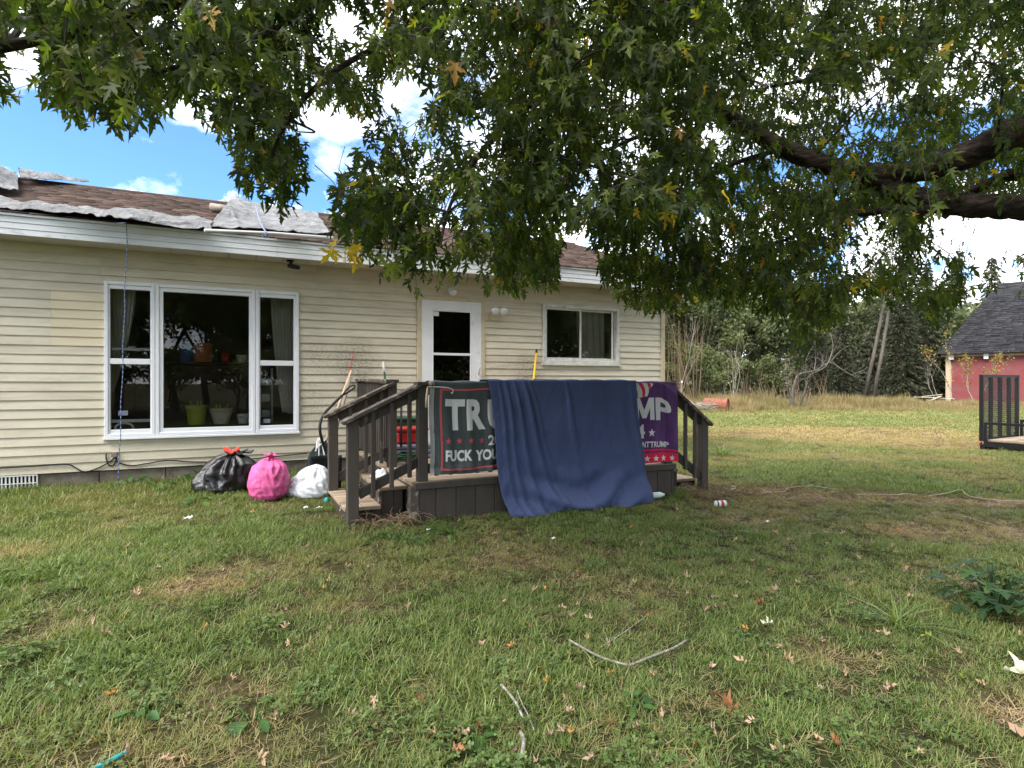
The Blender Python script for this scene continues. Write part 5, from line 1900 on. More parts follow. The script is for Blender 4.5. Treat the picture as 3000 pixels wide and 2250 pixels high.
# bench backrest planks against the wall
t = thing('wooden_bench', 'dark wooden bench with slatted back behind the blue sheet', 'bench', (4.2, 7.1, DZ))
for z in (0.98, 1.10, 1.22, 1.34, 1.445):
    MB().beam((3.62, 7.02, DZ + z - 0.54 + 0.022), (4.36, 7.02, DZ + z - 0.54), 0.025, 0.075).build('slat', M['deckpaint'], t, bevel=0.003)
for x in (3.66, 4.30):
    MB().box(x, x + 0.05, 7.035, 7.085, DZ + 0.003, 1.45).build('leg', M['deckpaint'], t, bevel=0.003)
    MB().box(x, x + 0.05, 6.62, 6.67, DZ + 0.003, 0.94).build('leg', M['deckpaint'], t, bevel=0.003)
for y in (6.63, 6.75, 6.87):
    MB().box(3.62, 4.36, y, y + 0.10, 0.945, 0.97).build('seat_plank', M['deckpaint'], t, bevel=0.003)
# red cooler, green tote, folded grey pad, snow-brush pole on the deck
t = thing('red_cooler', 'red plastic cooler standing on the deck behind the left rail', 'cooler', (1.88, 6.95, DZ))
cz0 = onY(1195, 1300, 6.85).z
cz1 = onY(1195, 1254, 6.85).z
MB().box(1.72, 2.10, 6.85, 7.18, cz0, cz1 - 0.045).build('body', M['red_plastic'], t, bevel=0.02)
MB().box(1.71, 2.11, 6.84, 7.19, cz1 - 0.043, cz1).build('lid', M['red_plastic'], t, bevel=0.012)
t = thing('grey_pad', 'folded grey blue pad under the red cooler', 'pad', (1.9, 6.95, DZ))
for q in range(3):
    zz = DZ + 0.004 + q * (cz0 - DZ - 0.008) / 3
    MB().box(1.66, 2.14, 6.8, 7.22, zz, zz + (cz0 - DZ - 0.008) / 3 - 0.004).build('fold', M['greypad'], t, bevel=0.015)
gz0_ = onY(1210, 1222, 7.45).z
t = thing('storage_tote', 'dark green storage tote behind the red cooler', 'tote', (1.95, 7.55, DZ))
MB().box(1.72, 2.22, 7.42, 7.80, DZ + 0.004, gz0_ - 0.04).build('body', M['green_paint'], t, bevel=0.015)
MB().box(1.70, 2.24, 7.40, 7.82, gz0_ - 0.038, gz0_).build('lid', M['green_paint'], t, bevel=0.01)
pole('black_pole', 'black pole standing in front of the red cooler', onY(1175, 1310, 6.75), onY(1176, 1180, 6.9), 0.014, M['black_plastic'], cat='pole')
# garden hose heap on the deck
mb = MB()
pts = []
for i in range(70):
    a_ = i * 0.42
    pts.append((1.75 + (0.13 + 0.02 * math.sin(i)) * math.cos(a_), 6.55 + (0.12 + 0.02 * math.cos(i * 1.3)) * math.sin(a_), DZ + 0.018 + 0.0014 * i + 0.01 * math.sin(i * 2.1)))
tag(mb.tube(smooth_path(pts, 2), 0.011, 6).build('garden_hose', M['green_paint'], None, smooth=True), 'coiled dark green garden hose on the deck by the stair opening', 'hose')
# crumpled cloth/plastic on the treads
for px, py, X_, Y_, Z_, lab, s_ in ((1078, 1365, 1.33, 6.05, 0.483, 'crumpled white plastic on the upper left step', 0.10), (1005, 1430, 1.12, 6.15, 0.338, 'crumpled grey plastic sheet on the lower left step', 0.12)):
    ox = random.uniform(0, 50)

    def fn(u, v, s_=s_, X_=X_, Y_=Y_, Z_=Z_, ox=ox):
        n1 = float(fbm(u * 4 + ox, v * 4, 4))
        return (X_ + (u - .5) * s_ * 1.6 + 0.03 * (n1 - .5), Y_ + (v - .5) * s_ * 2.0, Z_ + 0.004 + s_ * 1.1 * n1 * math.sin(math.pi * u) ** 0.6 * math.sin(math.pi * v) ** 0.6)
    tag(MB().grid(fn, 24, 24).build('plastic_scrap', M['bag_white'] if s_ < .11 else M['bag_black'], None, smooth=True, solid=0.002), lab, 'plastic')
# roller frame hung on the rail end
t = thing('paint_roller', 'wire paint roller frame with a wooden handle hung on the rail end', 'paint roller', (1.6, 5.17, 1.42))
w_pts = [onY(px, py, 5.13) for px, py in ((1252, 1134), (1270, 1134), (1300, 1135), (1318, 1138), (1327, 1143), (1326, 1150), (1324, 1153), (1322, 1149))]
MB().tube(smooth_path(w_pts, 4), 0.005, 6).build('wire', M['steel'], t, smooth=True)
MB().tube([onY(1253, 1136, 5.14), onY(1252, 1146, 5.14), onY(1250, 1170, 5.14), onY(1249, 1194, 5.14)], [0.008, 0.011, 0.014, 0.011], 10).build('handle', M['tan_handle'], t, smooth=True)
MB().tube([onY(1258, 1124, 5.16), onY(1270, 1124, 5.16)], 0.028, 12).build('clamp', M['grey_handle'], t, smooth=True)

# dead vine tangle and dry leaf litter against the steps
def tangle(name, label, c, rx, ry, h_, n_, m, seed, r_=0.004):
    rr = random.Random(seed)
    mb = MB()
    for i in range(n_):
        a_ = rr.uniform(0, 6.28)
        p = Vector((c[0] + rx * rr.uniform(-1, 1), c[1] + ry * rr.uniform(-1, 1), 0))
        p.z = G(p.x, p.y) + 0.005
        d_ = Vector((math.cos(a_), math.sin(a_), rr.uniform(0.1, 1.2))).normalized()
        pts = [p]
        ln = rr.uniform(0.12, 0.42)
        for k_ in range(5):
            q = pts[-1] + d_ * ln / 5
            d_ = (d_ + Vector((rr.uniform(-.5, .5), rr.uniform(-.5, .5), -0.35))).normalized()
            q.z = min(max(q.z, G(q.x, q.y) + 0.006), G(q.x, q.y) + h_)
            pts.append(q)
        mb.tube(pts, [r_, r_, r_ * .8, r_ * .7, r_ * .5, r_ * .3], 4, caps=False)
    o = mb.build(name, m, None)
    tag(o, label, 'dead stems', kind='stuff')


tangle('dead_stems', 'dry brown stems heaped at the foot of the right steps', (4.95, 5.05), 0.35, 0.28, 0.34, 150, M['soilbrown'], 3)
tangle('dead_stems', 'dry brown stems and litter beside the left stair skirt', (1.24, 5.25), 0.22, 0.12, 0.16, 90, M['soilbrown'], 5)
tangle('dead_stems', 'scattered dry twigs on the worn grass right of the porch', (5.9, 4.7), 0.9, 0.5, 0.06, 120, M['soilbrown'], 7)

# litter: bottle, can, scraps
P = onground(1917, 1462)
t = thing('plastic_bottle', 'clear bottle with white label lying by the blue sheet hem', 'bottle', tuple(P))
ax_ = Vector((0.9, -0.25, 0.05)).normalized()
c0 = P + Vector((-0.10, 0, 0.04))
MB().tube([c0, c0 + ax_ * 0.02, c0 + ax_ * 0.15, c0 + ax_ * 0.19, c0 + ax_ * 0.205], [0.02, 0.034, 0.034, 0.015, 0.013], 16).build('body', M['mintpot'], t, smooth=True)
MB().tube([c0 + ax_ * 0.05, c0 + ax_ * 0.12], 0.0352, 16, caps=False).build('label', M['paper'], t, smooth=True)
MB().tube([c0 + ax_ * 0.2055, c0 + ax_ * 0.23], 0.016, 12).build('cap', M['black_plastic'], t, smooth=True)
P = onground(2112, 1486)
t = thing('drink_can', 'white and red drink can lying on the grass right of the steps', 'can', tuple(P))
ax_ = Vector((0.95, -0.3, 0)).normalized()
c0 = P + Vector((-0.06, 0.02, 0.036))
MB().tube([c0, c0 + ax_ * 0.008, c0 + ax_ * 0.112, c0 + ax_ * 0.12], [0.024, 0.033, 0.033, 0.026], 18).build('body', M['paper'], t, smooth=True)
MB().tube([c0 + ax_ * 0.055, c0 + ax_ * 0.085], 0.0335, 18, caps=False).build('printed_band', M['red_plastic'], t, smooth=True)
MB().tube([c0 + ax_ * 0.014, c0 + ax_ * 0.03], 0.0335, 18, caps=False).build('printed_band', M['green_paint'], t, smooth=True)
P = onground(348, 2238)
o = MB().tube([P + Vector((-0.10, -0.05, 0.02)), P + Vector((-0.02, -0.01, 0.025)), P + Vector((0.018, 0.008, 0.03)), P + Vector((0.022, 0.01, 0.03))], [0.009, 0.009, 0.009, 0.006], 12).build('teal_tube', M['teal'], None, smooth=True)
tag(o, 'teal plastic tube in the grass at the lower left', 'tube')
for i, (px, py) in enumerate(((548, 1538), (895, 1500), (935, 1502), (1010, 1510), (1030, 1528), (2250, 1540), (1255, 1565), (1622, 1592))):
    P = onground(px, py)
    ox = random.uniform(0, 90)
    s_ = (0.075, 0.04, 0.05, 0.09, 0.06, 0.03, 0.03, 0.035)[i]

    def fn(u, v, P=P, s_=s_, ox=ox):
        n1 = float(fbm(u * 3 + ox, v * 3, 3))
        return (P.x + (u - .5) * s_ + 0.02 * (n1 - .5), P.y + (v - .5) * s_ * .7, P.z + 0.03 + s_ * 0.8 * n1)
    lab = ('crumpled white paper scrap on the grass left of the bags', 'white scrap on bare soil below the white bag', 'pale scrap beside the bare soil patch', 'torn white paper at the foot of the newel post', 'small white paper scrap under the lower step', 'white scrap on the lawn right of the steps', 'white scrap in the clover below the porch skirt', 'white scrap on the lawn below the blue sheet')[i]
    tag(MB().grid(fn, 8, 8).build('paper_scrap', M['paper'], None, solid=0.001), lab, 'paper scrap')
# pale rope over the worn grass and a loop of it
def ground_tube(pts, r_, m, name, label, cat, lift=0.02, n=5):
    pp = []
    for px, py in pts:
        P = onground(px, py)
        pp.append(P + Vector((0, 0, lift + r_)))
    return tag(MB().tube(smooth_path(pp, n), r_, 6).build(name, m, None, smooth=True), label, cat)


ground_tube([(2230, 1452), (2260, 1447), (2300, 1446), (2310, 1436), (2375, 1430), (2420, 1436), (2470, 1442)], 0.0048, M['rope_white'], 'pale_rope', 'pale rope lying on the lawn nearest the right steps', 'rope', 0.022)
ground_tube([(2510, 1456), (2560, 1455), (2630, 1457), (2650, 1453), (2690, 1457)], 0.0048, M['rope_white'], 'pale_rope', 'middle length of pale rope lying across the dry grass', 'rope', 0.022)
ground_tube([(2720, 1460), (2780, 1450), (2815, 1441), (2835, 1458), (2880, 1468), (2950, 1474), (3080, 1478)], 0.0048, M['rope_white'], 'pale_rope', 'pale rope running out at the right edge of the yard', 'rope', 0.022)
ground_tube([(2118, 1437), (2135, 1431), (2155, 1437), (2140, 1443), (2118, 1437)], 0.006, M['rope_white'], 'rope_loop', 'small loop of pale cord on the grass by the right newel post', 'cord', 0.03)
# fallen sticks
st = lambda pts, r_, lab: ground_tube(pts, r_, M['stick'], 'fallen_stick', lab, 'stick', 0.03, 3)
st([(1668, 1896), (1700, 1915), (1745, 1940), (1790, 1958), (1842, 1972)], 0.0062, 'lichen covered stick forming the left arm of a V on the lawn')
st([(1846, 1972), (1880, 1958), (1930, 1938), (1975, 1920), (2015, 1895)], 0.0068, 'lichen covered stick forming the right arm of a V on the lawn')
st([(1468, 2030), (1490, 2055), (1515, 2090), (1532, 2130)], 0.006, 'short grey stick pointing to the bottom of the picture')
st([(1515, 2045), (1530, 2085), (1548, 2120), (1565, 2165)], 0.003, 'thin bent twig beside the short grey stick')
st([(1525, 2175), (1535, 2200), (1528, 2250)], 0.008, 'thick tan stalk at the bottom edge of the lawn')
st([(1760, 1915), (1800, 1890), (1850, 1855), (1895, 1820)], 0.0025, 'thin dark twig above the right arm of the V')
st([(2790, 1515), (2850, 1532), (2905, 1548)], 0.006, 'dark stick on the dry grass at the right')

# ------------------------------------------------------------------ utility trailer at the right edge
P0 = at(2884, CY, 10.9)
gd = cw(math.cos(R(30)), math.sin(R(30)))
adir = cw(0.5, -0.866)
TGW, TL = 1.55, 2.9
zb = 0.36
tr = thing('utility_trailer', 'black utility trailer with raised mesh ramp gate at the right edge', 'trailer', (P0.x, P0.y, G(P0.x, P0.y)))
q_ = lambda a_, g_, z_: Vector((P0.x, P0.y, 0)) + adir * a_ + gd * g_ + Vector((0, 0, z_))
fm = MB()
fm.beam(q_(0, 0, zb - 0.05), q_(TL, 0, zb - 0.05), 0.05, 0.10).beam(q_(0, TGW, zb - 0.05), q_(TL, TGW, zb - 0.05), 0.05, 0.10)
for k_ in range(5):
    fm.beam(q_(TL * k_ / 4, 0.026, zb - 0.05), q_(TL * k_ / 4, TGW - 0.026, zb - 0.05), 0.05, 0.09)
fm.build('frame', M['black_metal'], tr)
for k_ in range(8):
    g_ = 0.04 + k_ * (TGW - 0.08) / 8
    MB().beam(q_(0.03, g_ + 0.09, zb + 0.018), q_(TL - 0.03, g_ + 0.09, zb + 0.018), 0.175, 0.03).build('deck_plank', M['deckworn'], tr)
for g_ in (0, TGW):
    MB().beam(q_(0, g_, 0.695), q_(TL, g_, 0.695), 0.045, 0.045).build('side_rail', M['black_metal'], tr)
    for k_ in range(4):
        MB().beam(q_(0.02 + (TL - .04) * k_ / 3, g_, zb + 0.002), q_(0.02 + (TL - .04) * k_ / 3, g_, 0.671), 0.045, 0.045, up=adir).build('stake', M['black_metal'], tr)
ga = MB()
gt, gbz = 1.60, zb - 0.0
go = -0.05
ga.beam(q_(go, 0.02, gbz), q_(go, 0.02, gt), 0.06, 0.05, up=gd).beam(q_(go, TGW - 0.02, gbz), q_(go, TGW - 0.02, gt), 0.06, 0.05, up=gd)
ga.beam(q_(go, 0.046, gt - 0.025), q_(go, TGW - 0.046, gt - 0.025), 0.05, 0.05).beam(q_(go, 0.046, gbz + 0.03), q_(go, TGW - 0.046, gbz + 0.03), 0.05, 0.05)
gate = ga.build('ramp_gate', M['black_metal'], tr)
for k_ in (1, 2, 3):
    g_ = TGW * k_ / 4
    MB().beam(q_(go, g_, gbz + 0.056), q_(go, g_, gt - 0.051), 0.035, 0.10, up=gd).build('gate_bar', M['black_metal'], gate)
mm = MB()
for k_ in range(-30, 46):
    a_ = k_ * 0.045
    for sg in (1, -1):
        # diagonal strand clipped to the gate rectangle
        h_ = gt - gbz - 0.1
        pts = []
        for g_ in np.linspace(max(0.05, min(a_, a_ + h_ * 0.6)), min(TGW - 0.05, max(a_, a_ + h_ * 0.6)), 2):
            zz = (g_ - a_) / 0.6
            zz = zz if sg > 0 else h_ - zz
            if -0.01 <= zz <= h_ + 0.01:
                pts.append(q_(go + 0.028, g_, gbz + 0.05 + zz))
        if len(pts) == 2 and (pts[0] - pts[1]).length > 0.02:
            mm.beam(pts[0], pts[1], 0.004, 0.006)
tag(mm.build('expanded_mesh', M['black_metal'], gate), kind='stuff')
lp = q_(-0.09, 0.12, zb - 0.05)
MB().tube([lp, lp - adir * 0.03], [0.035, 0.03], 14).build('tail_light', M['red_plastic'], tr, smooth=True)
MB().beam(q_(-0.03, 0.0, zb - 0.11), q_(-0.03, TGW, zb - 0.11), 0.08, 0.10).build('rear_bumper', M['black_metal'], tr)
for g_ in (-0.20, TGW + 0.20):
    c_ = q_(1.45, g_, 0)
    gzz = G(c_.x, c_.y)
    wheel = MB().tube([c_ + Vector((0, 0, gzz + 0.27)) - gd * 0.08, c_ + Vector((0, 0, gzz + 0.27)) - gd * 0.075, c_ + Vector((0, 0, gzz + 0.27)) + gd * 0.075, c_ + Vector((0, 0, gzz + 0.27)) + gd * 0.08], [0.22, 0.27, 0.27, 0.22], 24).build('wheel', M['black_plastic'], tr, smooth=True)
    MB().tube([c_ + Vector((0, 0, gzz + 0.27)) - gd * 0.085, c_ + Vector((0, 0, gzz + 0.27)) + gd * 0.085], 0.14, 18).build('rim', M['steel'], wheel)
MB().beam(q_(1.45, -0.13, 0.44), q_(1.45, TGW + 0.13, 0.44), 0.04, 0.04).build('axle', M['black_metal'], tr)
MB().beam(q_(TL + 0.027, TGW / 2, zb - 0.05), q_(TL + 1.0, TGW / 2, zb - 0.05), 0.07, 0.07).build('tongue', M['black_metal'], tr)
MB().beam(q_(TL + 0.9, TGW / 2, zb - 0.09), q_(TL + 0.9, TGW / 2, G(*q_(TL + .9, TGW / 2, 0)[:2]) + 0.0), 0.05, 0.05, up=adir).build('jack_stand', M['black_metal'], tr)

# ------------------------------------------------------------------ red barn
th = R(40)
bu = cw(math.cos(th), -math.sin(th))
bv = cw(math.sin(th), math.cos(th))
B0 = cw(26.0, 35.0)
bq = lambda u, v, z: Vector((B0.x, B0.y, 0)) + bu * u + bv * v + Vector((0, 0, z))
barn = thing('red_barn', 'red barn with tan trim and steep dark shingle roof behind the trailer', 'barn', tuple(bq(0, 0, 0.15)))
BL, BD, BZ0, BZ1 = 11.0, 7.5, 0.1, 3.12
wl = MB()


def bbox(mb, u0, u1, v0, v1, z0, z1):
    k = len(mb.v)
    for z in (z0, z1):
        for (u, v) in ((u0, v0), (u1, v0), (u1, v1), (u0, v1)):
            mb.v.append(tuple(bq(u, v, z)))
    mb.f += [[k + i for i in q] for q in ((3, 2, 1, 0), (4, 5, 6, 7), (0, 1, 5, 4), (1, 2, 6, 5), (2, 3, 7, 6), (3, 0, 4, 7))]
    return mb


bbox(MB(), 0, BL, 0, BD, BZ0 + 0.25, BZ1).build('wall', M['barnred'], barn)
bbox(MB(), -0.03, BL + .03, -0.03, BD + .03, BZ0 - 0.2, BZ0 + 0.249).build('foundation', M['block'], barn)
bbox(MB(), -0.12, 0.13, -0.03, 0.1, BZ0 + 0.25, BZ1 + 0.02).build('corner_board', M['barntrim'], barn)
bbox(MB(), -0.35, BL, -0.10, -0.031, BZ1 - 0.14, BZ1 + 0.03).build('eave_board', M['barntrim'], barn)
for u in (0.05, 1.65, 3.70, 5.75, 7.8):
    bbox(MB(), u, u + 0.22, -0.22, -0.102, BZ1 - 0.30, BZ1 + 0.06).build('eave_bracket', M['white'], barn)
# steep lower roof slope with hipped end, then flatter top
e0, e1 = (-0.55, -0.45, BZ1 + 0.03), (BL, -0.45, BZ1 + 0.03)
k0, k1 = (1.7, 2.0, 6.5), (BL, 2.0, 6.5)
t0, t1 = (2.3, 3.75, 7.6), (BL, 3.75, 7.6)
rf = MB()
rf.v = [tuple(bq(*p)) for p in (e0, e1, k1, k0, t1, t0, (BL, BD + 0.45, BZ1 + 0.03), (-0.75, BD + 0.45, BZ1 + 0.03), (BL, 5.5, 6.5), (1.7, 5.5, 6.5))]
rf.f = [[0, 1, 2, 3], [3, 2, 4, 5], [6, 7, 9, 8], [8, 9, 5, 4], [7, 0, 3, 9], [3, 5, 9], [1, 6, 8, 4, 2], [0, 7, 6, 1]]
broof = rf.build('roof', M['barnshingle'], barn)
V = []
T = []
for (a0, a1, b0, b1, nr) in ((e0, e1, k0, k1, 30), (k0, k1, t0, t1, 12)):
    A0, A1, Q0, Q1 = [bq(*p) for p in (a0, a1, b0, b1)]
    nrm = (A1 - A0).cross(Q0 - A0).normalized()
    for k_ in range(nr):
        s_, e_ = k_ / nr, (k_ + 1.35) / nr
        l0, l1 = A0.lerp(Q0, s_), A1.lerp(Q1, s_)
        u0, u1 = A0.lerp(Q0, min(e_, 1)), A1.lerp(Q1, min(e_, 1))
        wtot = (l1 - l0).length
        x = -rs.random() * 0.3
        while x < wtot:
            w = rs.uniform(0.18, 0.45)
            a_, c_ = max(0, x) / wtot, min(wtot, x + w - 0.01) / wtot
            x += w
            if c_ - a_ < 0.002:
                continue
            lift = 0.030 + max(0, rs.normal(0, 0.022))
            drop = (l0 - u0).normalized() * rs.uniform(-0.02, 0.05)
            q = len(V)
            V += [tuple(l0.lerp(l1, a_) + nrm * 0.003 + drop), tuple(l0.lerp(l1, c_) + nrm * 0.003 + drop), tuple(l0.lerp(l1, c_) + nrm * lift + drop), tuple(l0.lerp(l1, a_) + nrm * lift + drop), tuple(u0.lerp(u1, c_) + nrm * 0.004), tuple(u0.lerp(u1, a_) + nrm * 0.004)]
            T += [(q, q + 1, q + 2), (q, q + 2, q + 3), (q + 3, q + 2, q + 4), (q + 3, q + 4, q + 5)]
me = npmesh('shingles', np.array(V) - np.array(ORIGIN[barn.name]), T, M['barnshingle'])
tag(meobj('shingles', me, broof), kind='stuff')

# ------------------------------------------------------------------ background trees
def rand_unit(r, n):
    v = r.normal(size=(n, 3))
    return v / np.linalg.norm(v, axis=1, keepdims=True)


def leaf_cards(C, size, r, flat=0.0):
    """small pointed 4-vertex leaf faces around centres C"""
    n = len(C)
    d = rand_unit(r, n)
    d[:, 2] = d[:, 2] * (1 - flat) - 0.15
    d /= np.linalg.norm(d, axis=1, keepdims=True)
    u = np.cross(d, rand_unit(r, n))
    u /= np.linalg.norm(u, axis=1, keepdims=True) + 1e-9
    s = size * r.uniform(0.6, 1.4, (n, 1))
    v0 = C - d * s * 0.5
    v1 = C + u * s * 0.32
    v2 = C + d * s * 0.5
    v3 = C - u * s * 0.32 + np.cross(d, u) * s * 0.12
    V = np.stack([v0, v1, v2, v3], 1).reshape(-1, 3)
    T = (np.arange(n)[:, None] * 4 + np.array([0, 1, 2, 3])[None]).astype(np.int32)
    return V, T


def grow(mb, p, d, ln, r_, depth, rr, tips, spread=0.55, up=0.25, nmin=2, nmax=3, taper=0.62, nseg=4, sides=6, allnodes=None):
    pts = [p.copy()]
    rad = [r_]
    for k in range(nseg):
        d = (d + Vector((rr.gauss(0, .12), rr.gauss(0, .12), rr.gauss(0, .08) + up * 0.12))).normalized()
        p = p + d * ln / nseg
        pts.append(p.copy())
        rad.append(r_ * (1 - (1 - taper) * (k + 1) / nseg))
    mb.tube(pts, rad, sides, caps=False)
    if allnodes is not None:
        allnodes += pts[1:]
    if depth == 0:
        tips.append(p.copy())
        return
    n = rr.randint(nmin, nmax)
    for k in range(n):
        t_ = pts[rr.randint(max(1, nseg // 2), nseg)] if k else pts[-1]
        a_ = rr.uniform(0, 6.28)
        o_ = d.orthogonal().normalized()
        sd = (o_ * math.cos(a_) + d.cross(o_) * math.sin(a_))
        nd = (d + sd * spread * rr.uniform(0.6, 1.4) + Vector((0, 0, up * 0.5))).normalized()
        grow(mb, t_, nd, ln * rr.uniform(0.6, 0.82), rad[-1] * rr.uniform(0.6, 0.85), depth - 1, rr, tips, spread, up, nmin, nmax, taper, nseg, max(4, sides - 1), allnodes)


def make_tree(name, h, seed, crown_mat, bark_mat, nleaf=6500, leaf=0.17, blob=0.75, trunk_r=0.16, depth=3, spread=0.6, low=0.2):
    rr = random.Random(seed)
    r = np.random.default_rng(seed)
    mb = MB()
    tips = []
    nodes = []
    grow(mb, Vector((0, 0, -0.1)), Vector((0, 0, 1)), h * 0.36, trunk_r, depth, rr, tips, spread, 0.35, 3, 4, 0.7, 4, 8, nodes)
    nd = np.array([list(p) for p in nodes if p.z > h * low])
    tp_ = np.array([list(p) for p in tips])
    cen = np.concatenate([tp_, nd[r.integers(0, len(nd), max(10, len(tp_)))]])
    w = r.uniform(0.4, 1.4, len(cen))
    ci = r.choice(len(cen), nleaf, p=w / w.sum())
    off = rand_unit(r, nleaf) * (r.random((nleaf, 1)) ** 0.45) * blob * r.uniform(0.6, 1.25, len(cen))[ci][:, None]
    off[:, 2] *= 0.7
    C = cen[ci] + off
    C = C[C[:, 2] > 0.4]
    V, T = leaf_cards(C, leaf, r)
    tm = npmesh(name + '_trunk', np.array(mb.v), np.array([f + [f[-1]] if len(f) == 3 else f for f in mb.f]), bark_mat, smooth=True)
    cm = npmesh(name + '_crown', V, T, crown_mat)
    return tm, cm


def make_spruce(name, h, seed, rad=2.2):
    rr = random.Random(seed)
    r = np.random.default_rng(seed)
    mb = MB()
    mb.tube([(0, 0, -0.1), (0, 0, h * 0.5), (0, 0, h)], [0.16, 0.09, 0.012], 7)
    C = []
    Dd = []
    z = 0.5
    while z < h - 0.1:
        f_ = 1 - z / h
        R_ = rad * f_ ** 0.85 + 0.1
        nb = max(4, int(9 * f_ + 4))
        a0 = rr.uniform(0, 6)
        for k in range(nb):
            a_ = a0 + 6.283 * k / nb + rr.uniform(-.25, .25)
            l_ = R_ * rr.uniform(0.65, 1.1)
            d_ = Vector((math.cos(a_), math.sin(a_), 0.12 - 0.45 * f_))
            mb.tube([(0, 0, z), tuple(Vector((0, 0, z)) + d_ * l_ * 0.6), tuple(Vector((0, 0, z)) + d_ * l_ + Vector((0, 0, 0.08 * l_)))], [0.02, 0.012, 0.004], 4, caps=False)
            nn = int(10 + 26 * l_ / rad)
            for q in range(nn):
                t_ = rr.random() ** 0.7
                side = rr.uniform(-1, 1) * 0.28 * l_ * (1.1 - t_)
                p = Vector((0, 0, z)) + d_ * l_ * t_ + Vector((-math.sin(a_), math.cos(a_), 0)) * side + Vector((0, 0, rr.uniform(-0.12, 0.03) - 0.05 * t_))
                C.append(tuple(p))
                Dd.append((d_.x * 0.6 - math.sin(a_) * side * 1.5 / max(l_, .2), d_.y * 0.6 + math.cos(a_) * side * 1.5 / max(l_, .2), -0.35 + rr.uniform(-.3, .2)))
        z += 0.20 + 0.12 * f_
    C = np.array(C)
    Dd = np.array(Dd)
    Dd /= np.linalg.norm(Dd, axis=1, keepdims=True)
    n = len(C)
    u = np.cross(Dd, rand_unit(r, n))
    u /= np.linalg.norm(u, axis=1, keepdims=True)
    s = r.uniform(0.16, 0.34, (n, 1))
    V = np.stack([C - Dd * s * .5, C + u * s * .16, C + Dd * s * .6, C - u * s * .16], 1).reshape(-1, 3)
    T = (np.arange(n)[:, None] * 4 + np.array([0, 1, 2, 3])[None]).astype(np.int32)
    tm = npmesh(name + '_trunk', np.array(mb.v), np.array([f for f in mb.f if len(f) == 4]), M['brownbark'], smooth=True)
    cm = npmesh(name + '_crown', V, T, M['needle'])
    return tm, cm


def plant_tree(name, meshes, r_, d_, scale, rot, label, group, cat='tree'):
    p = cw(r_, d_)
    t = thing(name, label, cat, (p.x, p.y, G(p.x, p.y)), group)
    t.rotation_euler = (0, 0, rot)
    t.scale = (scale,) * 3
    meobj('trunk', meshes[0], t)
    tag(meobj('crown', meshes[1], t), kind='stuff')
    return t


DEC = [make_tree('broadleaf%d' % i, 8.0, 100 + i, M['leaf_far'], M['greybark'], 7500, 0.19, 0.85, 0.15) for i in range(3)]
LGT = [make_tree('lightshrub%d' % i, 3.4, 130 + i, M['leaf_light'], M['greybark'], 3200, 0.13, 0.45, 0.05, 3, 0.75, 0.05) for i in range(2)]
SPR = [make_spruce('spruce%d' % i, 9.0, 150 + i) for i in range(2)]
rpx = lambda px, D: (px - CX) / F_PX * D
dec_spots = [(1880, 37, 1.0), (1965, 34, 1.05), (2040, 36, 1.15), (2110, 33.5, 1.05), (2185, 36, 1.1), (2250, 34.5, 1.0), (2330, 39, 1.1), (2410, 42, 1.15), (1800, 31, 0.95), (1690, 29, 0.9), (1570, 28, 0.92)]
dec_lab = ['dark leafy tree behind the right corner of the house', 'dark leafy tree right of the house corner in the hedgerow', 'tall dark leafy tree above the left bare sapling', 'dense leafy tree between the two bare saplings', 'dense leafy tree above the right bare sapling',
           'leafy tree between the right sapling and the bare apple tree', 'leafy tree behind the bare apple tree', 'leafy tree behind the leaning trunks', 'leafy tree showing above the right end of the roof', 'leafy tree behind the roof right of the flag of tarp', 'leafy tree hidden behind the roof above the storm door']
dec_lab[9] = 'leafy tree rising behind the ridge above the sliding window'
for i, ((px, D, s_), lab) in enumerate(zip(dec_spots, dec_lab)):
    plant_tree('leafy_tree', DEC[i % 3], rpx(px, D), D, s_, i * 1.7, lab, 'broadleaf trees of the hedgerow')
spr_spots = [(2395, 36, 0.62, 'spruce with low boughs behind the bare apple tree'), (2470, 37, 0.75, 'spruce left of the leaning trunks'), (2640, 38, 0.95, 'broad spruce right of the leaning trunks'), (2715, 39, 1.05, 'spruce beside the left corner of the barn'),
             (2575, 45, 1.15, 'spruce far behind the leaning trunks'), (2800, 52, 1.35, 'tall spruce top rising behind the barn roof corner'), (2905, 54, 1.45, 'tallest spruce rising behind the barn roof'), (2680, 47, 1.2, 'spruce far behind the broad spruce')]
for i, (px, D, s_, lab) in enumerate(spr_spots):
    plant_tree('spruce_tree', SPR[i % 2], rpx(px, D), D, s_, i * 2.1, lab, 'spruces of the hedgerow')
lg = [(1955, 30, 0.8, 'light green shrub at the right corner of the house'), (2075, 30.5, 0.95, 'light green shrub behind the rusty barrel'), (2160, 31, 0.85, 'light green shrub behind the right bare sapling'), (2250, 31, 0.8, 'light green shrub left of the bare apple tree'), (2010, 32, 1.25, 'taller light green shrub behind the left bare sapling'), (2120, 32.5, 1.3, 'taller light green shrub between the bare saplings')]
for i, (px, D, s_, lab) in enumerate(lg):
    plant_tree('shrub', LGT[i % 2], rpx(px, D), D, s_, i * 1.3, lab, 'light green shrubs of the hedgerow', 'shrub')

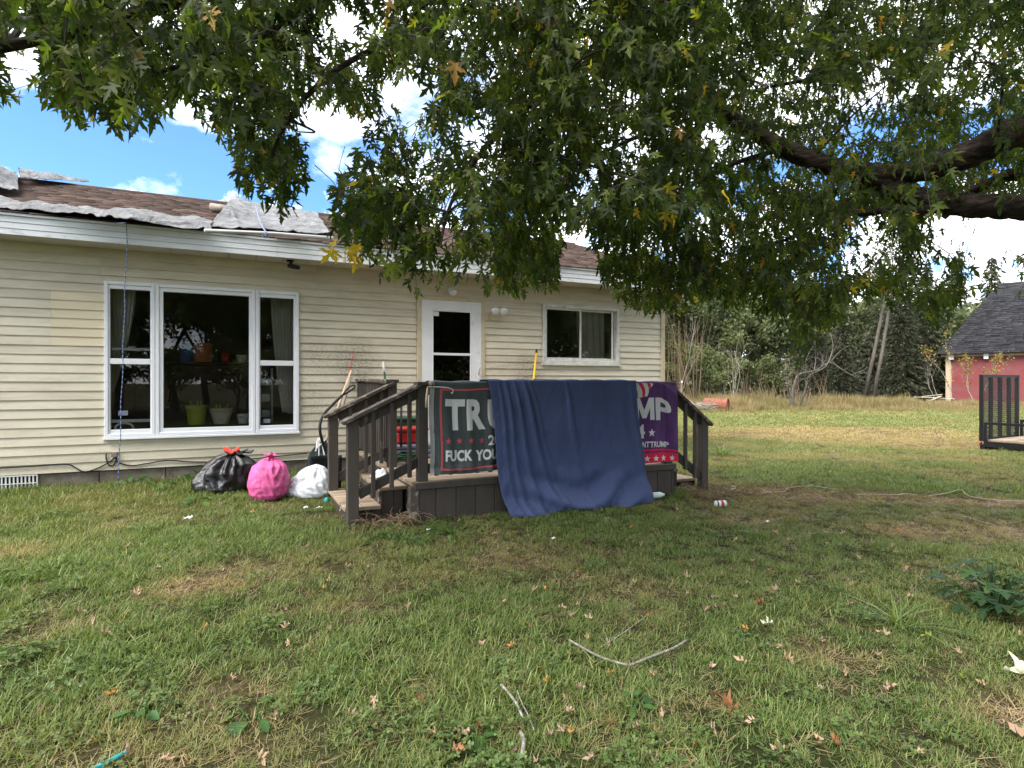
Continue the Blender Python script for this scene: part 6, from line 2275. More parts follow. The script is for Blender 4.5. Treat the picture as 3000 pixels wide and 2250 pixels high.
# mass of woodland closing the view behind the hedgerow
r = np.random.default_rng(77)
n = 26000
rr_ = r.uniform(2, 40, n)
dd_ = r.uniform(45, 52, n) + 4 * fbm(rr_ * 0.2, rr_ * 0, 3)
top = 5.0 + 4.0 * fbm(rr_ * 0.35, rr_ * 0 + 9, 4)
zz_ = 0.2 + top * r.random(n) ** 0.8
C = np.stack([rr_ * CYW + dd_ * SY, -rr_ * SY + dd_ * CYW, zz_], -1)
V, T = leaf_cards(C, 0.5, r)
tag(meobj('woodland', npmesh('woodland', V, T, M['leaf_far'])), 'dark mass of woodland behind the hedgerow trees', 'woodland', kind='stuff')


def bare_tree(name, label, px, D, h, seed, m, trunks=1, depth=4, r0=0.035, spread=0.5, leaves=None, up=0.3, first=0.34, lean=(0, 0)):
    p = cw(rpx(px, D), D)
    t = thing(name, label, 'sapling', (p.x, p.y, G(p.x, p.y)))
    rr = random.Random(seed)
    mb = MB()
    nodes = []
    tips = []
    for k in range(trunks):
        d_ = Vector((rr.uniform(-.3, .3) * (trunks > 1) + lean[0], rr.uniform(-.3, .3) * (trunks > 1) + lean[1], 1)).normalized()
        grow(mb, Vector((p.x + rr.uniform(-.1, .1) * (trunks > 1), p.y, G(p.x, p.y) - 0.05)), d_, h * first, r0 * rr.uniform(0.7, 1.1), depth, rr, tips, spread, up, 2, 3, 0.7, 4, 6, nodes)
    mb.build('trunk', m, t, smooth=True)
    if leaves:
        nd = np.array([list(q) for q in nodes if q.z > 0.9])
        r2 = np.random.default_rng(seed)
        ci = r2.integers(0, len(nd), leaves[1])
        C = nd[ci] + r2.normal(0, 0.10, (leaves[1], 3))
        V, T = leaf_cards(C, leaves[2], r2)
        me = npmesh('foliage', V - np.array(ORIGIN[t.name]), T, leaves[0])
        tag(meobj('crown', me, t), kind='stuff')
    return t


bare_tree('bare_sapling', 'pale bare sapling just right of the house corner', 1990, 27, 5.0, 5, M['palebark'], 1, 4, 0.026, 0.42, up=0.45)
bare_tree('bare_sapling', 'pale bare many stemmed sapling behind the rusty barrel', 2150, 28, 4.2, 9, M['palebark'], 4, 3, 0.017, 0.4, up=0.4)
bare_tree('bare_sapling', 'thin bare sapling at the left corner of the barn', 2745, 32, 3.6, 15, M['palebark'], 2, 3, 0.02, 0.4, lean=(-0.25, 0.1))
bare_tree('birch_sapling', 'white stemmed sapling with sparse tan leaves before the barn', 2862, 31, 3.6, 19, M['palebark'], 2, 3, 0.03, 0.36, (M['leaf_autumn'], 420, 0.12), 0.6)
bare_tree('birch_sapling', 'thin crooked sapling left of the white stemmed one by the barn', 2792, 32, 5.0, 24, M['palebark'], 1, 3, 0.028, 0.36, (M['leaf_autumn'], 200, 0.11), 0.6)
# bare apple tree: crooked trunks and a long arching limb
D = 27.0
ap = thing('bare_apple_tree', 'crooked bare apple tree with a long arching limb at the field edge', 'tree', tuple(at(2335, 1200, D)))
mb = MB()
tips = []
nodes = []
rr = random.Random(41)
mains = [([(2330, 1215), (2322, 1160), (2330, 1115), (2345, 1095), (2390, 1085), (2430, 1062), (2470, 1085), (2515, 1110)], 0.10), ([(2335, 1215), (2350, 1170), (2362, 1130), (2372, 1100), (2420, 1072), (2440, 1020), (2450, 960)], 0.075), ([(2330, 1215), (2312, 1165), (2305, 1120), (2315, 1090), (2300, 1060)], 0.06), ([(2345, 1210), (2365, 1165), (2372, 1110), (2360, 1060), (2385, 1010)], 0.05), ([(2385, 1087), (2390, 1050), (2388, 1000), (2392, 950)], 0.035), ([(2430, 1064), (2460, 1030), (2490, 1010)], 0.035)]
for pts, r0 in mains:
    pp = smooth_path([at(a_, b_, D + rr.uniform(-.5, .5)) for a_, b_ in pts], 4)
    nn = len(pp)
    mb.tube(pp, [0.62 * r0 * (1 - 0.75 * i / nn) for i in range(nn)], 7)
    for i in range(4, nn, 2):
        d_ = Vector((rr.uniform(-.7, .7), rr.uniform(-.7, .7), rr.uniform(0.1, 1))).normalized()
        grow(mb, pp[i], d_, rr.uniform(0.35, 0.8), r0 * 0.22, 2, rr, tips, 0.6, 0.2, 2, 2, 0.6, 3, 4, nodes)
mb.build('trunk', M['greybark'], ap, smooth=True)
# two leaning grey trunks with thin crowns
for px0, px1, lab in ((2528, 2588, 'left of two leaning grey trunks among the spruces'), (2556, 2606, 'right of two leaning grey trunks among the spruces')):
    D = 36.0
    a_, b_ = at(px0, 1180, D), at(px1, 900, D)
    t = thing('leaning_tree', lab, 'tree', tuple(a_))
    c_ = b_ + (b_ - a_) * 0.45
    mb = MB().tube([a_, a_.lerp(b_, 0.5) + Vector((0.05, 0, 0)), b_, c_], [0.12, 0.10, 0.085, 0.05], 9)
    rr = random.Random(px0)
    tips, nodes = [], []
    for k in range(7):
        grow(mb, b_.lerp(c_, k / 6), Vector((rr.uniform(-1, 1), rr.uniform(-1, 1), 0.5)).normalized(), 1.2, 0.03, 2, rr, tips, 0.6, 0.2, 2, 3, 0.6, 3, 4, nodes)
    mb.build('trunk', M['greybark'], t, smooth=True)
    nd = np.array([list(q) for q in nodes])
    r2 = np.random.default_rng(px0)
    V, T = leaf_cards(nd[r2.integers(0, len(nd), 900)] + r2.normal(0, 0.25, (900, 3)), 0.17, r2)
    tag(meobj('crown', npmesh('foliage', V - np.array(ORIGIN[t.name]), T, M['leaf_far']), t), kind='stuff')
# thicket of brown upright stalks beside the house corner
mb = MB()
rr = random.Random(6)
for i in range(170):
    D = rr.uniform(28, 33)
    px = rr.uniform(1945, 2045) if i < 85 else rr.uniform(2160, 2420)
    p = cw(rpx(px, D), D)
    p.z = G(p.x, p.y)
    hh = rr.uniform(2.0, 5.0) if px < 2050 else rr.uniform(0.8, 2.2)
    l_ = Vector((rr.gauss(0, .17), rr.gauss(0, .17), 1)).normalized()
    mb.tube([p, p + l_ * hh * 0.5 + Vector((rr.gauss(0, .15), rr.gauss(0, .1), 0)), p + l_ * hh], [0.012, 0.009, 0.003], 4, caps=False)
tag(mb.build('brush_thicket', M['soilbrown'], None), 'thicket of brown upright stalks beside the house corner and field edge', 'brush', kind='stuff')
# rusty barrel lying in the grass, pile of pale sticks, junk by the barn corner
D = 25.4
a_, b_ = at(2072, 1186, D + 0.4), at(2122, 1191, D)
a_.z = b_.z = G(a_.x, a_.y) + 0.30
t = thing('rusty_barrel', 'rusty steel barrel lying on its side in the dry grass', 'barrel', (a_.x, a_.y, a_.z - 0.3))
dv = (b_ - a_).normalized()
ln = 0.88
mb = MB().tube([a_ - dv * 0.1, a_, a_ + dv * 0.28, a_ + dv * 0.3, a_ + dv * 0.32, a_ + dv * 0.56, a_ + dv * 0.58, a_ + dv * 0.6, a_ + dv * ln], [0.29, 0.29, 0.29, 0.302, 0.29, 0.29, 0.302, 0.29, 0.29], 24, caps=False)
mb.build('shell', M['rust'], t, smooth=True)
MB().tube([a_ + dv * (ln - 0.05), a_ + dv * (ln - 0.04)], 0.285, 24).build('end', M['rust'], t)
mb = MB()
rr = random.Random(14)
for i in range(90):
    p = cw(rpx(rr.uniform(2005, 2075), 25.0), 25.0 + rr.uniform(-.5, .7))
    p.z = G(p.x, p.y) + rr.uniform(0.02, 0.42)
    d_ = cw(rr.uniform(-1, 1), rr.uniform(-.6, .6), rr.uniform(-.15, .15)).normalized()
    mb.tube([p - d_ * rr.uniform(.2, .6), p + d_ * rr.uniform(.2, .7)], rr.uniform(.008, .02), 4)
tag(mb.build('brush_pile', M['palebark'], None), 'pile of pale dead sticks beside the rusty barrel', 'brush pile', kind='stuff')
t = thing('scrap_pile', 'small pile of pale scrap boards at the left corner of the barn', 'scrap pile', tuple(at(2745, 1190, 32)))
rr = random.Random(2)
for i in range(7):
    p = at(rr.uniform(2705, 2765), 1180, 32 + rr.uniform(-.4, .4))
    p.z = G(p.x, p.y) + 0.12 + 0.12 * i * 0.6
    d_ = cw(1, rr.uniform(-.4, .4), rr.uniform(-.2, .35)).normalized()
    MB().beam(p - d_ * 0.5, p + d_ * 0.6, 0.12, 0.03).build('board', M['batten'] if i % 3 else M['barntrim'], t)

# trees behind the camera: seen only mirrored in the window glass
mir = [(-11.5, -13, 'leafy tree mirrored at the far left of the picture window'), (-8, -14, 'leafy tree mirrored in the left sash of the picture window'), (-4.5, -13, 'leafy tree mirrored left of the middle of the picture window'), (-1.2, -14.5, 'leafy tree mirrored in the middle of the picture window'), (2.2, -13, 'leafy tree mirrored in the right sash of the picture window'),
       (6, -14, 'leafy tree mirrored beside the storm door'), (9.5, -12.5, 'leafy tree mirrored in the storm door'), (13, -13.5, 'leafy tree mirrored right of the storm door'), (16.5, -12.5, 'leafy tree mirrored in the left half of the sliding window'), (20, -13.5, 'leafy tree mirrored in the right half of the sliding window'), (23.5, -12.5, 'leafy tree mirrored at the right of the sliding window')]
mir += [(x_ + 1.8, -17.5, lab.replace('leafy tree', 'farther leafy tree')) for x_, y_, lab in mir]
for i in range(16):
    x_, y_ = -12 + i * 2.4, -10.5 - (i % 3)
    t = thing('shrub', 'shrub mirrored low in the window glass across the yard', 'shrub', (x_, y_, G(x_, y_)), 'shrubs across the yard behind the viewer')
    t.rotation_euler = (0, 0, i * 1.9)
    t.scale = (1.35, 1.35, 1.0)
    meobj('trunk', LGT[i % 2][0], t)
    cr_ = meobj('crown', LGT[i % 2][1], t)
    tag(cr_, kind='stuff')
for i, (x_, y_, lab) in enumerate(mir):
    t = thing('leafy_tree', lab, 'tree', (x_, y_, G(x_, y_)), 'trees across the yard behind the viewer')
    t.rotation_euler = (0, 0, i * 2.3)
    t.scale = (1.15, 1.15, 0.95)
    meobj('trunk', DEC[i % 3][0], t)
    tag(meobj('crown', DEC[i % 3][1], t), kind='stuff')

# ------------------------------------------------------------------ the big silver maple
# leaf blade: five deep toothed lobes; x across, y along, unit length
HALF = [(0.0, 0.0), (0.24, -0.02), (0.44, 0.07), (0.11, 0.13), (0.29, 0.26), (0.43, 0.30), (0.58, 0.54), (0.36, 0.43), (0.29, 0.46), (0.065, 0.33), (0.12, 0.54), (0.24, 0.66), (0.13, 0.67), (0.10, 0.80)]
LEAF_V = [(0, 0), (0, 0.13), (0, 0.33), (0, 1.0)]       # spine
for s_ in (1, -1):
    LEAF_V += [(s_ * x, y) for x, y in HALF[1:]]
LEAF_T = []
for q, s_ in ((4, 1), (17, -1)):
    i = lambda k: q + k - 1
    tri = [(0, i(1), i(3)), (i(1), i(2), i(3)), (0, i(3), 1), (1, i(3), i(9)), (i(3), i(4), i(8)), (i(3), i(8), i(9)), (i(4), i(5), i(7)), (i(4), i(7), i(8)), (i(5), i(6), i(7)), (1, i(9), 2), (2, i(9), i(10)), (2, i(10), i(12)), (i(10), i(11), i(12)), (2, i(12), i(13)), (2, i(13), 3)]
    LEAF_T += [t_ if s_ > 0 else t_[::-1] for t_ in tri]
LEAF_V = np.array(LEAF_V)
LEAF_T = np.array(LEAF_T, np.int32)
# light version for leaves further off
LOW_V = np.array([(0, 0), (0.42, 0.04), (0.12, 0.15), (0.57, 0.52), (0.09, 0.36), (0.19, 0.66), (0, 1.0), (-0.19, 0.66), (-0.09, 0.36), (-0.57, 0.52), (-0.12, 0.15), (-0.42, 0.04)])
LOW_T = np.array([(0, 1, 2), (2, 3, 4), (2, 4, 8), (2, 8, 10), (0, 2, 10), (0, 10, 11), (10, 8, 9), (4, 5, 6), (4, 6, 8), (8, 6, 7)], np.int32)


def blade3(V2, curl, fold):
    x, y = V2[:, 0], V2[:, 1]
    return np.stack([x, y, fold * np.abs(x) - curl * y * y], -1)


def batch_leaves(O, Dv, Nv, S, V2, T2, curl=0.18, fold=0.22):
    n_l = len(O)
    cu = rm.uniform(0.0, 2.4 * curl, n_l)[:, None]
    fo = rm.uniform(-0.1, 2.2 * fold, n_l)[:, None]
    xs_ = rm.uniform(0.62, 1.08, n_l)[:, None]
    sk = rm.normal(0, 0.14, n_l)[:, None]
    tw = rm.normal(0, 0.35, n_l)[:, None]
    x_, y_ = V2[None, :, 0], V2[None, :, 1]
    B = np.stack([x_ * xs_ + sk * y_ * y_, y_ + 0 * xs_, fo * np.abs(x_) - cu * y_ * y_ + tw * x_ * y_ + 0.05 * np.sin(9 * x_ + 11 * y_ + 20 * sk)], -1)
    X = np.cross(Dv, Nv)
    X /= np.linalg.norm(X, axis=1, keepdims=True) + 1e-9
    Nn = np.cross(X, Dv)
    V = O[:, None, :] + S[:, None, None] * (B[:, :, 0:1] * X[:, None, :] + B[:, :, 1:2] * Dv[:, None, :] + B[:, :, 2:3] * Nn[:, None, :])
    k = len(V2)
    T = (np.arange(len(O))[:, None, None] * k + T2[None]).reshape(-1, 3)
    return V.reshape(-1, 3), T


lowx = [-500, 0, 50, 90, 140, 220, 300, 400, 470, 540, 620, 670, 700, 760, 840, 880, 905, 950, 985, 1060, 1110, 1200, 1260, 1330, 1400, 1480, 1560, 1610, 1640, 1655, 1725, 1745, 1775, 1820, 1900, 1960, 2040, 2100, 2200, 2290, 2330, 2370, 2400, 2460, 2520, 2600, 2680, 2740, 2780, 2840, 2920, 3000, 3400]
lowy = [310, 310, 300, 250, 320, 385, 380, 420, 400, 350, 400, 430, 560, 600, 645, 590, 400, 350, 720, 770, 820, 860, 880, 830, 860, 875, 870, 865, 845, 715, 705, 770, 880, 905, 930, 925, 905, 900, 915, 960, 1080, 1130, 1000, 930, 905, 900, 930, 1000, 930, 880, 880, 900, 950]
HOLES = [(1690, 790, 52, 85, 0.0), (965, 455, 75, 105, 0.0), (60, 190, 75, 90, 0.25), (2560, 335, 110, 90, 0.5), (2560, 730, 100, 110, 0.30), (2880, 690, 190, 75, 0.05), (2780, 790, 150, 80, 0.45), (2940, 800, 90, 90, 0.35), (1150, 290, 45, 50, 0.2), (1205, 330, 40, 40, 0.3), (2080, 420, 60, 40, 0.4), (1700, 560, 60, 60, 0.5), (1000, 420, 70, 90, 0.0), (930, 380, 60, 60, 0.1), (560, 330, 50, 40, 0.3)]
rm = np.random.default_rng(2024)


def depth_for(px, py):
    if px < 700:
        return rm.uniform(2.2, 4.9)
    if px < 920:
        return rm.uniform(2.7, 4.0) if py > 420 else rm.uniform(2.3, 5.0)
    if px < 1450:
        if py > 640:
            return rm.uniform(2.7, 4.6)
        return rm.uniform(2.6, 5.6)
    if py > 640:
        return rm.uniform(4.0, 6.8)
    if px < 2100:
        return rm.uniform(2.8, 6.0)
    return rm.uniform(4.9, 7.4) if rm.random() < (0.93 if 250 < py < 660 else 0.7) else rm.uniform(3.4, 5.0)


SPR_N = 6900
sprigs = []      # (tip, start, dir)
tries = 0
while len(sprigs) < SPR_N and tries < 120000:
    tries += 1
    px = rm.uniform(-420, 3380)
    py = rm.uniform(-420, 1130)
    if len(sprigs) > 6150:          # thicker towards the trunk side and in the low outer skirts
        px, py = rm.uniform(1450, 2850), rm.uniform(560, 1000)
    elif len(sprigs) > 3700:
        px, py = rm.uniform(1500, 3380), rm.uniform(-420, 660)
    elif len(sprigs) > 3250:
        px, py = rm.uniform(-250, 1400), rm.uniform(-300, 340)
    ly = np.interp(px, lowx, lowy)
    if py > ly:
        continue
    D = depth_for(px, py)
    leafpx = 0.085 * F_PX / D
    if py + leafpx * 0.9 > ly:
        if not (rm.random() < 0.30 and py + leafpx * 0.4 < ly):
            continue
    keep = 1.0
    for (hx_, hy_, ra, rb_, k_) in HOLES:
        if ((px - hx_) / ra) ** 2 + ((py + leafpx * .5 - hy_) / rb_) ** 2 < 1:
            keep = min(keep, k_)
    # clumps and thin places
    keep *= (0.45 if px < 1400 else 0.62) + 1.1 * float(sstep(0.36, 0.56, fbm(px / 170 + 3, py / 150 + 8, 3)))
    if px < 950:
        keep *= 1.0
    if rm.random() > keep:
        continue
    tip = at(px, py, D)
    sprigs.append((tip, px, py, D))
# crown overhead and behind the viewer
for _ in range(1300):
    r_, d_ = rm.uniform(-4.5, 8), rm.uniform(-6.5, 2.6)
    z = rm.uniform(3.3, 6.8)
    if d_ > 0.3 and (z - EYE) / max(d_, .1) < 0.80:
        continue
    p = cw(r_, d_)
    p.z = z
    sprigs.append((p, None, None, None))
# crown above the frame further out
for _ in range(2300):
    D = rm.uniform(2.5, 7.5)
    px, py = rm.uniform(300, 3600), rm.uniform(-2600, -420)
    p = at(px, py, D)
    if p.z < 7.5:
        sprigs.append((p, px, py, D))

# limbs of the maple
TR = cw(5.6, 4.1)
TRZ = G(TR.x, TR.y)
maple = thing('maple_tree', 'large silver maple whose leafy limbs overhang the yard', 'tree', (TR.x, TR.y, TRZ))
limbs = []


def limb(pts, r0, r1, n=6):
    P = smooth_path([at(*p) if len(p) == 3 else Vector(p[0]) for p in pts], n)
    m_ = len(P)
    rad = [0.88 * (r0 + (r1 - r0) * (i / (m_ - 1)) ** 0.9) for i in range(m_)]
    limbs.append((P, rad))


fork = (Vector((TR.x, TR.y, 2.0)),)
limb([fork, (3500, 520, 4.15), (3250, 430, 4.3), (3000, 385, 4.45), (2850, 448, 4.6), (2700, 500, 4.8), (2540, 508, 5.0), (2400, 478, 5.1), (2250, 412, 5.2), (2120, 330, 5.3), (1980, 215, 5.3), (1850, 140, 5.3), (1680, 88, 5.4), (1480, 45, 5.5), (1250, 30, 5.4)], 0.165, 0.02)
limb([(Vector((TR.x, TR.y, 1.75)),), (3500, 690, 4.1), (3250, 640, 4.25), (3000, 606, 4.45), (2820, 600, 4.7), (2680, 575, 4.85), (2590, 535, 4.95), (2530, 508, 5.0)], 0.125, 0.085)
limb([(2760, 607, 4.75), (2680, 618, 4.8), (2600, 615, 4.85), (2510, 625, 4.95), (2430, 600, 5.2), (2330, 560, 5.5)], 0.055, 0.02)
limb([(3400, 60, 5.0), (3000, 10, 5.3), (2800, 85, 5.5), (2600, 150, 5.6), (2400, 225, 5.7), (2250, 255, 5.8)], 0.06, 0.015)
limb([(3300, 470, 4.9), (3000, 505, 5.1), (2900, 535, 5.2), (2830, 575, 5.3), (2760, 640, 5.4)], 0.075, 0.03)
limb([(1980, 215, 5.3), (1850, 215, 5.2), (1760, 205, 5.1), (1640, 205, 5.0), (1540, 222, 4.9), (1450, 260, 4.8)], 0.03, 0.010)
limb([(2520, 560, 5.0), (2440, 620, 5.1), (2330, 690, 5.3), (2200, 740, 5.6), (2060, 790, 5.9)], 0.028, 0.008)
limb([(2280, 440, 5.2), (2150, 480, 5.0), (2000, 560, 4.8), (1880, 640, 4.7), (1780, 700, 4.6)], 0.026, 0.008)
limb([(2120, 330, 5.3), (1950, 370, 4.8), (1780, 440, 4.4), (1620, 520, 4.0), (1480, 600, 3.6)], 0.026, 0.008)
# overhead limb that reaches over the viewer to the left
limb([(Vector((TR.x, TR.y, 2.2)),), (Vector(cw(5.0, 3.9, 3.4)),), (Vector(cw(3.6, 3.5, 4.4)),), (Vector(cw(2.0, 3.1, 4.6)),), (Vector(cw(0.4, 3.0, 4.2)),), (Vector(cw(-0.8, 2.9, 3.7)),), (Vector(cw(-1.8, 2.8, 3.2)),), (Vector(cw(-2.8, 2.7, 2.9)),)], 0.13, 0.02)
limb([(Vector(cw(1.4, 3.05, 4.5)),), (1350, 40, 3.4), (1150, 120, 3.2), (980, 210, 3.1), (860, 330, 3.0), (800, 450, 2.95), (790, 540, 2.9)], 0.030, 0.006)
limb([(Vector(cw(2.2, 3.1, 4.6)),), (1800, 120, 3.6), (1560, 300, 3.4), (1400, 460, 3.2), (1320, 600, 3.1), (1290, 720, 3.0)], 0.030, 0.006)
limb([(Vector(cw(-0.2, 2.95, 4.0)),), (900, 30, 3.0), (650, 150, 2.8), (420, 230, 2.7), (280, 300, 2.7)], 0.025, 0.006)
limb([(Vector((TR.x, TR.y, 2.3)),), (Vector(cw(5.0, 2.5, 4.2)),), (Vector(cw(4.0, 0.5, 5.2)),), (Vector(cw(2.5, -1.8, 5.6)),), (Vector(cw(1.0, -3.5, 5.5)),)], 0.12, 0.03)
limb([(Vector(cw(4.6, 1.5, 4.7)),), (Vector(cw(2.5, 0.6, 5.2)),), (Vector(cw(0, -0.5, 5.2)),), (Vector(cw(-2.5, -1.5, 4.8)),)], 0.07, 0.02)
limb([(Vector((TR.x, TR.y, 2.0)),), (Vector(cw(6.2, 5.2, 4.0)),), (Vector(cw(5.5, 6.2, 5.5)),), (Vector(cw(4.0, 6.5, 6.3)),)], 0.11, 0.03)
mb = MB()
mb.tube([(TR.x, TR.y, TRZ - 0.2), (TR.x, TR.y, TRZ + 0.15), (TR.x, TR.y, TRZ + 0.6), (TR.x, TR.y, 1.7), (TR.x, TR.y, 2.35)], [0.50, 0.40, 0.33, 0.30, 0.24], 14)
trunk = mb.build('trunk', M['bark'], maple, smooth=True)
def bark_tube(P, rad, sides, seed):
    if rad[0] < 0.05:
        return MB().tube(P, rad, 8)
    Q, Rr = [], []
    for i_ in range(len(P) - 1):
        for k_ in range(3):
            Q.append(P[i_].lerp(P[i_ + 1], k_ / 3))
            Rr.append(rad[i_] + (rad[i_ + 1] - rad[i_]) * k_ / 3)
    mb_ = MB().tube(Q, Rr, sides)
    vv = []
    for j_, p_ in enumerate(mb_.v):
        i_, a_ = min(j_ // sides, len(Q) - 1), j_ % sides
        c_ = Q[i_]
        rdg = 1 + 0.16 * (float(vnoise(a_ * 0.9 + seed, i_ * 0.55 + seed)) - 0.5) * 2 + 0.10 * (float(vnoise(a_ * 2.3 + seed, i_ * 0.25)) - 0.5) * 2 + 0.10 * max(0, float(vnoise(seed * 3.1, i_ * 0.35)) - 0.6)
        vv.append(tuple(c_ + (Vector(p_) - c_) * rdg))
    mb_.v = vv
    return mb_


for li_, (P, rad) in enumerate(limbs):
    bark_tube(P, rad, 20, li_ * 7.3).build('limb', M['bark'], trunk, smooth=True)

# branch nodes that sprigs attach to
nodes = []
for P, rad in limbs:
    nodes += [(p, r_) for p, r_ in zip(P, rad)]
NP = np.array([list(p) for p, _ in nodes])
bm_ = MB()
order = rm.permutation(len(sprigs))
anchors = order[:230]
for a_ in anchors:
    tip = sprigs[a_][0]
    d_ = np.linalg.norm(NP - np.array(tip), axis=1)
    j = int(np.argmin(d_ + 0.6 * np.maximum(0, np.array(tip)[2] - NP[:, 2])))
    s_ = Vector(NP[j])
    if (tip - s_).length > 3.2 or (tip - s_).length < 0.25:
        continue
    up = (tip - s_).length * 0.18
    bad_ = False
    if sprigs[a_][1] is not None:
        for t_ in (0.3, 0.6, 1.0):
            qx, qy, _q = proj(s_.lerp(tip, t_))
            bad_ |= any(k_ < 0.32 and ((qx - hx_) / ra) ** 2 + ((qy - hy_) / rb_) ** 2 < 1.3 for (hx_, hy_, ra, rb_, k_) in HOLES)
    if bad_:
        continue
    mid = s_.lerp(tip, 0.5) + Vector((rm.normal(0, .08), rm.normal(0, .08), up))
    P = smooth_path([s_, mid, tip + Vector((0, 0, 0.12))], 6)
    r0 = 0.006 + 0.006 * (tip - s_).length
    bm_.tube(P, [r0 * (1 - 0.7 * i / len(P)) for i in range(len(P))], 5, caps=False)
    for q in P[3:]:
        nodes.append((q, 0.006))
NP = np.array([list(p) for p, _ in nodes])
O, DV, NV, S, INV = [], [], [], [], []
dist0 = np.array([np.min(np.linalg.norm(NP - np.array(sp_[0]), axis=1)) for sp_ in sprigs])
grown = []
for cnt_, oi_ in enumerate(np.argsort(dist0)):
    (tip, px, py, D) = sprigs[oi_]
    if cnt_ % 60 == 59 and grown:
        NP = np.concatenate([NP, np.array(grown)])
        grown = []
    ta = np.array(tip)
    d_ = np.linalg.norm(NP - ta, axis=1) + 0.5 * np.maximum(0, ta[2] - NP[:, 2])
    j = int(np.argmin(d_))
    base = Vector(NP[j])
    v = tip - base
    ln = rm.uniform(0.28, 0.52)
    if v.length > ln + 0.05:
        h_ = Vector((v.x, v.y, 0))
        h_ = h_.normalized() if h_.length > 1e-4 else Vector((1, 0, 0))
        start = tip - (h_ * 0.55 + Vector((rm.normal(0, .25), rm.normal(0, .25), -0.75))).normalized() * ln
        hole_ = False
        if px is not None:
            for (hx_, hy_, ra, rb_, k_) in HOLES:
                for pt_ in (start, base.lerp(start, 0.5), start.lerp(tip, 0.5)):
                    qx, qy, _q = proj(pt_)
                    if k_ < 0.32 and ((qx - hx_) / ra) ** 2 + ((qy - hy_) / rb_) ** 2 < 1.1:
                        hole_ = True
        if v.length < 1.5 and not hole_:
            m2 = base.lerp(start, 0.55) + Vector((0, 0, 0.05 * v.length))
            grown += [list(m2), list(start)]
            bm_.tube(smooth_path([base, m2, start], 3), [0.0045, 0.004, 0.0038, 0.0036, 0.0034, 0.0032, 0.003], 4, caps=False)
    else:
        start = base
    axis = (tip - start)
    if axis.length < 0.08:
        axis = Vector((rm.normal(0, .1), rm.normal(0, .1), -0.3))
        start = tip - axis
    P = [start, start.lerp(tip, 0.5) + Vector((0, 0, 0.04)), tip]
    grown.append(list(P[1]))
    bm_.tube(P, [0.0032, 0.0026, 0.0015], 4, caps=False)
    ax_ = axis.normalized()
    o1 = ax_.orthogonal().normalized()
    o2 = ax_.cross(o1)
    nn = max(4, int(axis.length / 0.055))
    for k in range(nn):
        t_ = (k + 0.6) / nn
        p = start.lerp(tip, t_) + Vector((0, 0, 0.04 * 4 * t_ * (1 - t_)))
        a0 = (k % 2) * 1.57 + rm.normal(0, .25)
        for sg in (0, math.pi):
            a_ = a0 + sg
            out = o1 * math.cos(a_) + o2 * math.sin(a_)
            pet = (out * 0.75 + ax_ * 0.45 + Vector((rm.normal(0, .25), rm.normal(0, .25), -0.1))).normalized()
            pl = rm.uniform(0.03, 0.075)
            q = p + pet * pl
            bd = (out * 0.34 + ax_ * 0.30 + Vector((rm.normal(0, .26), rm.normal(0, .26), -0.80 + rm.normal(0, .25)))).normalized()
            nv = (out * 0.35 + Vector((rm.normal(0, .75), rm.normal(0, .75), 0.55)))
            O.append(q)
            DV.append(bd)
            NV.append(nv)
            S.append(rm.uniform(0.052, 0.104))
            INV.append(px is not None)
    # terminal leaf
    O.append(tip)
    DV.append((ax_ * 0.6 + Vector((0, 0, -0.5))).normalized())
    NV.append(Vector((rm.normal(0, .5), rm.normal(0, .5), 0.7)))
    S.append(rm.uniform(0.07, 0.11))
    INV.append(px is not None)
O = np.array([list(p) for p in O])
DV = np.array([list(p) for p in DV])
NV = np.array([list(p) for p in NV])
S = np.array(S)
INV = np.array(INV)
Dc = O[:, 0] * SY + O[:, 1] * CYW
Rc = O[:, 0] * CYW - O[:, 1] * SY
with np.errstate(divide='ignore', invalid='ignore'):
    pxs = CX + F_PX * Rc / Dc
    pys = CY - F_PX * (O[:, 2] - EYE) / Dc
vis = (Dc > 1.2) & (pxs > -50) & (pxs < 3050) & (pys > -100)
# no blades hugging the lens or poking through the house front
ok = ~((Dc > -0.6) & (Dc < 1.5) & (np.abs(Rc) < 1.4) & (O[:, 2] < 3.0)) & (O[:, 1] < 7.4) & (O[:, 2] > 1.6)
cpx = pxs
cpy = pys + 0.6 * S * F_PX / np.maximum(Dc, 0.5)
edge = np.interp(cpx, lowx, lowy)
over = np.where(vis, (cpy - edge) / 22.0, -9)
ok &= rm.random(len(O)) > np.clip(over + 0.4, 0, 1)
for (hx_, hy_, ra, rb_, k_) in HOLES:
    q2 = ((cpx - hx_) / ra) ** 2 + ((cpy - hy_) / rb_) ** 2
    ok &= ~(vis & (q2 < 1) & (rm.random(len(O)) > k_ + 0.35 * (q2 > 0.75)))
O, DV, NV, S, Dc, vis = O[ok], DV[ok], NV[ok], S[ok], Dc[ok], vis[ok]
size_px = np.where(vis, S * F_PX / np.maximum(Dc, 0.5), 0)
top = np.argsort(-size_px)[:300]
single = np.zeros(len(O), bool)
single[top] = True
near = (~single) & vis & (Dc < 3.9)
farl = (~single) & ~near
V1, T1 = batch_leaves(O[near], DV[near], NV[near], S[near], LEAF_V * np.array([0.86, 1.0]), LEAF_T, 0.25, 0.32)
V2, T2 = batch_leaves(O[farl], DV[farl], NV[farl], S[farl] * 1.04, LOW_V * np.array([0.88, 1.0]), LOW_T, 0.22, 0.3)
org = np.array(ORIGIN[maple.name])
Vall = np.concatenate([V1, V2]) - org
Tall = np.concatenate([T1, T2 + len(V1)])
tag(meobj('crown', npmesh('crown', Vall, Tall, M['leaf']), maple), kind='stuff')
bm_.build('twigs', M['twig'], maple)['kind'] = 'stuff'
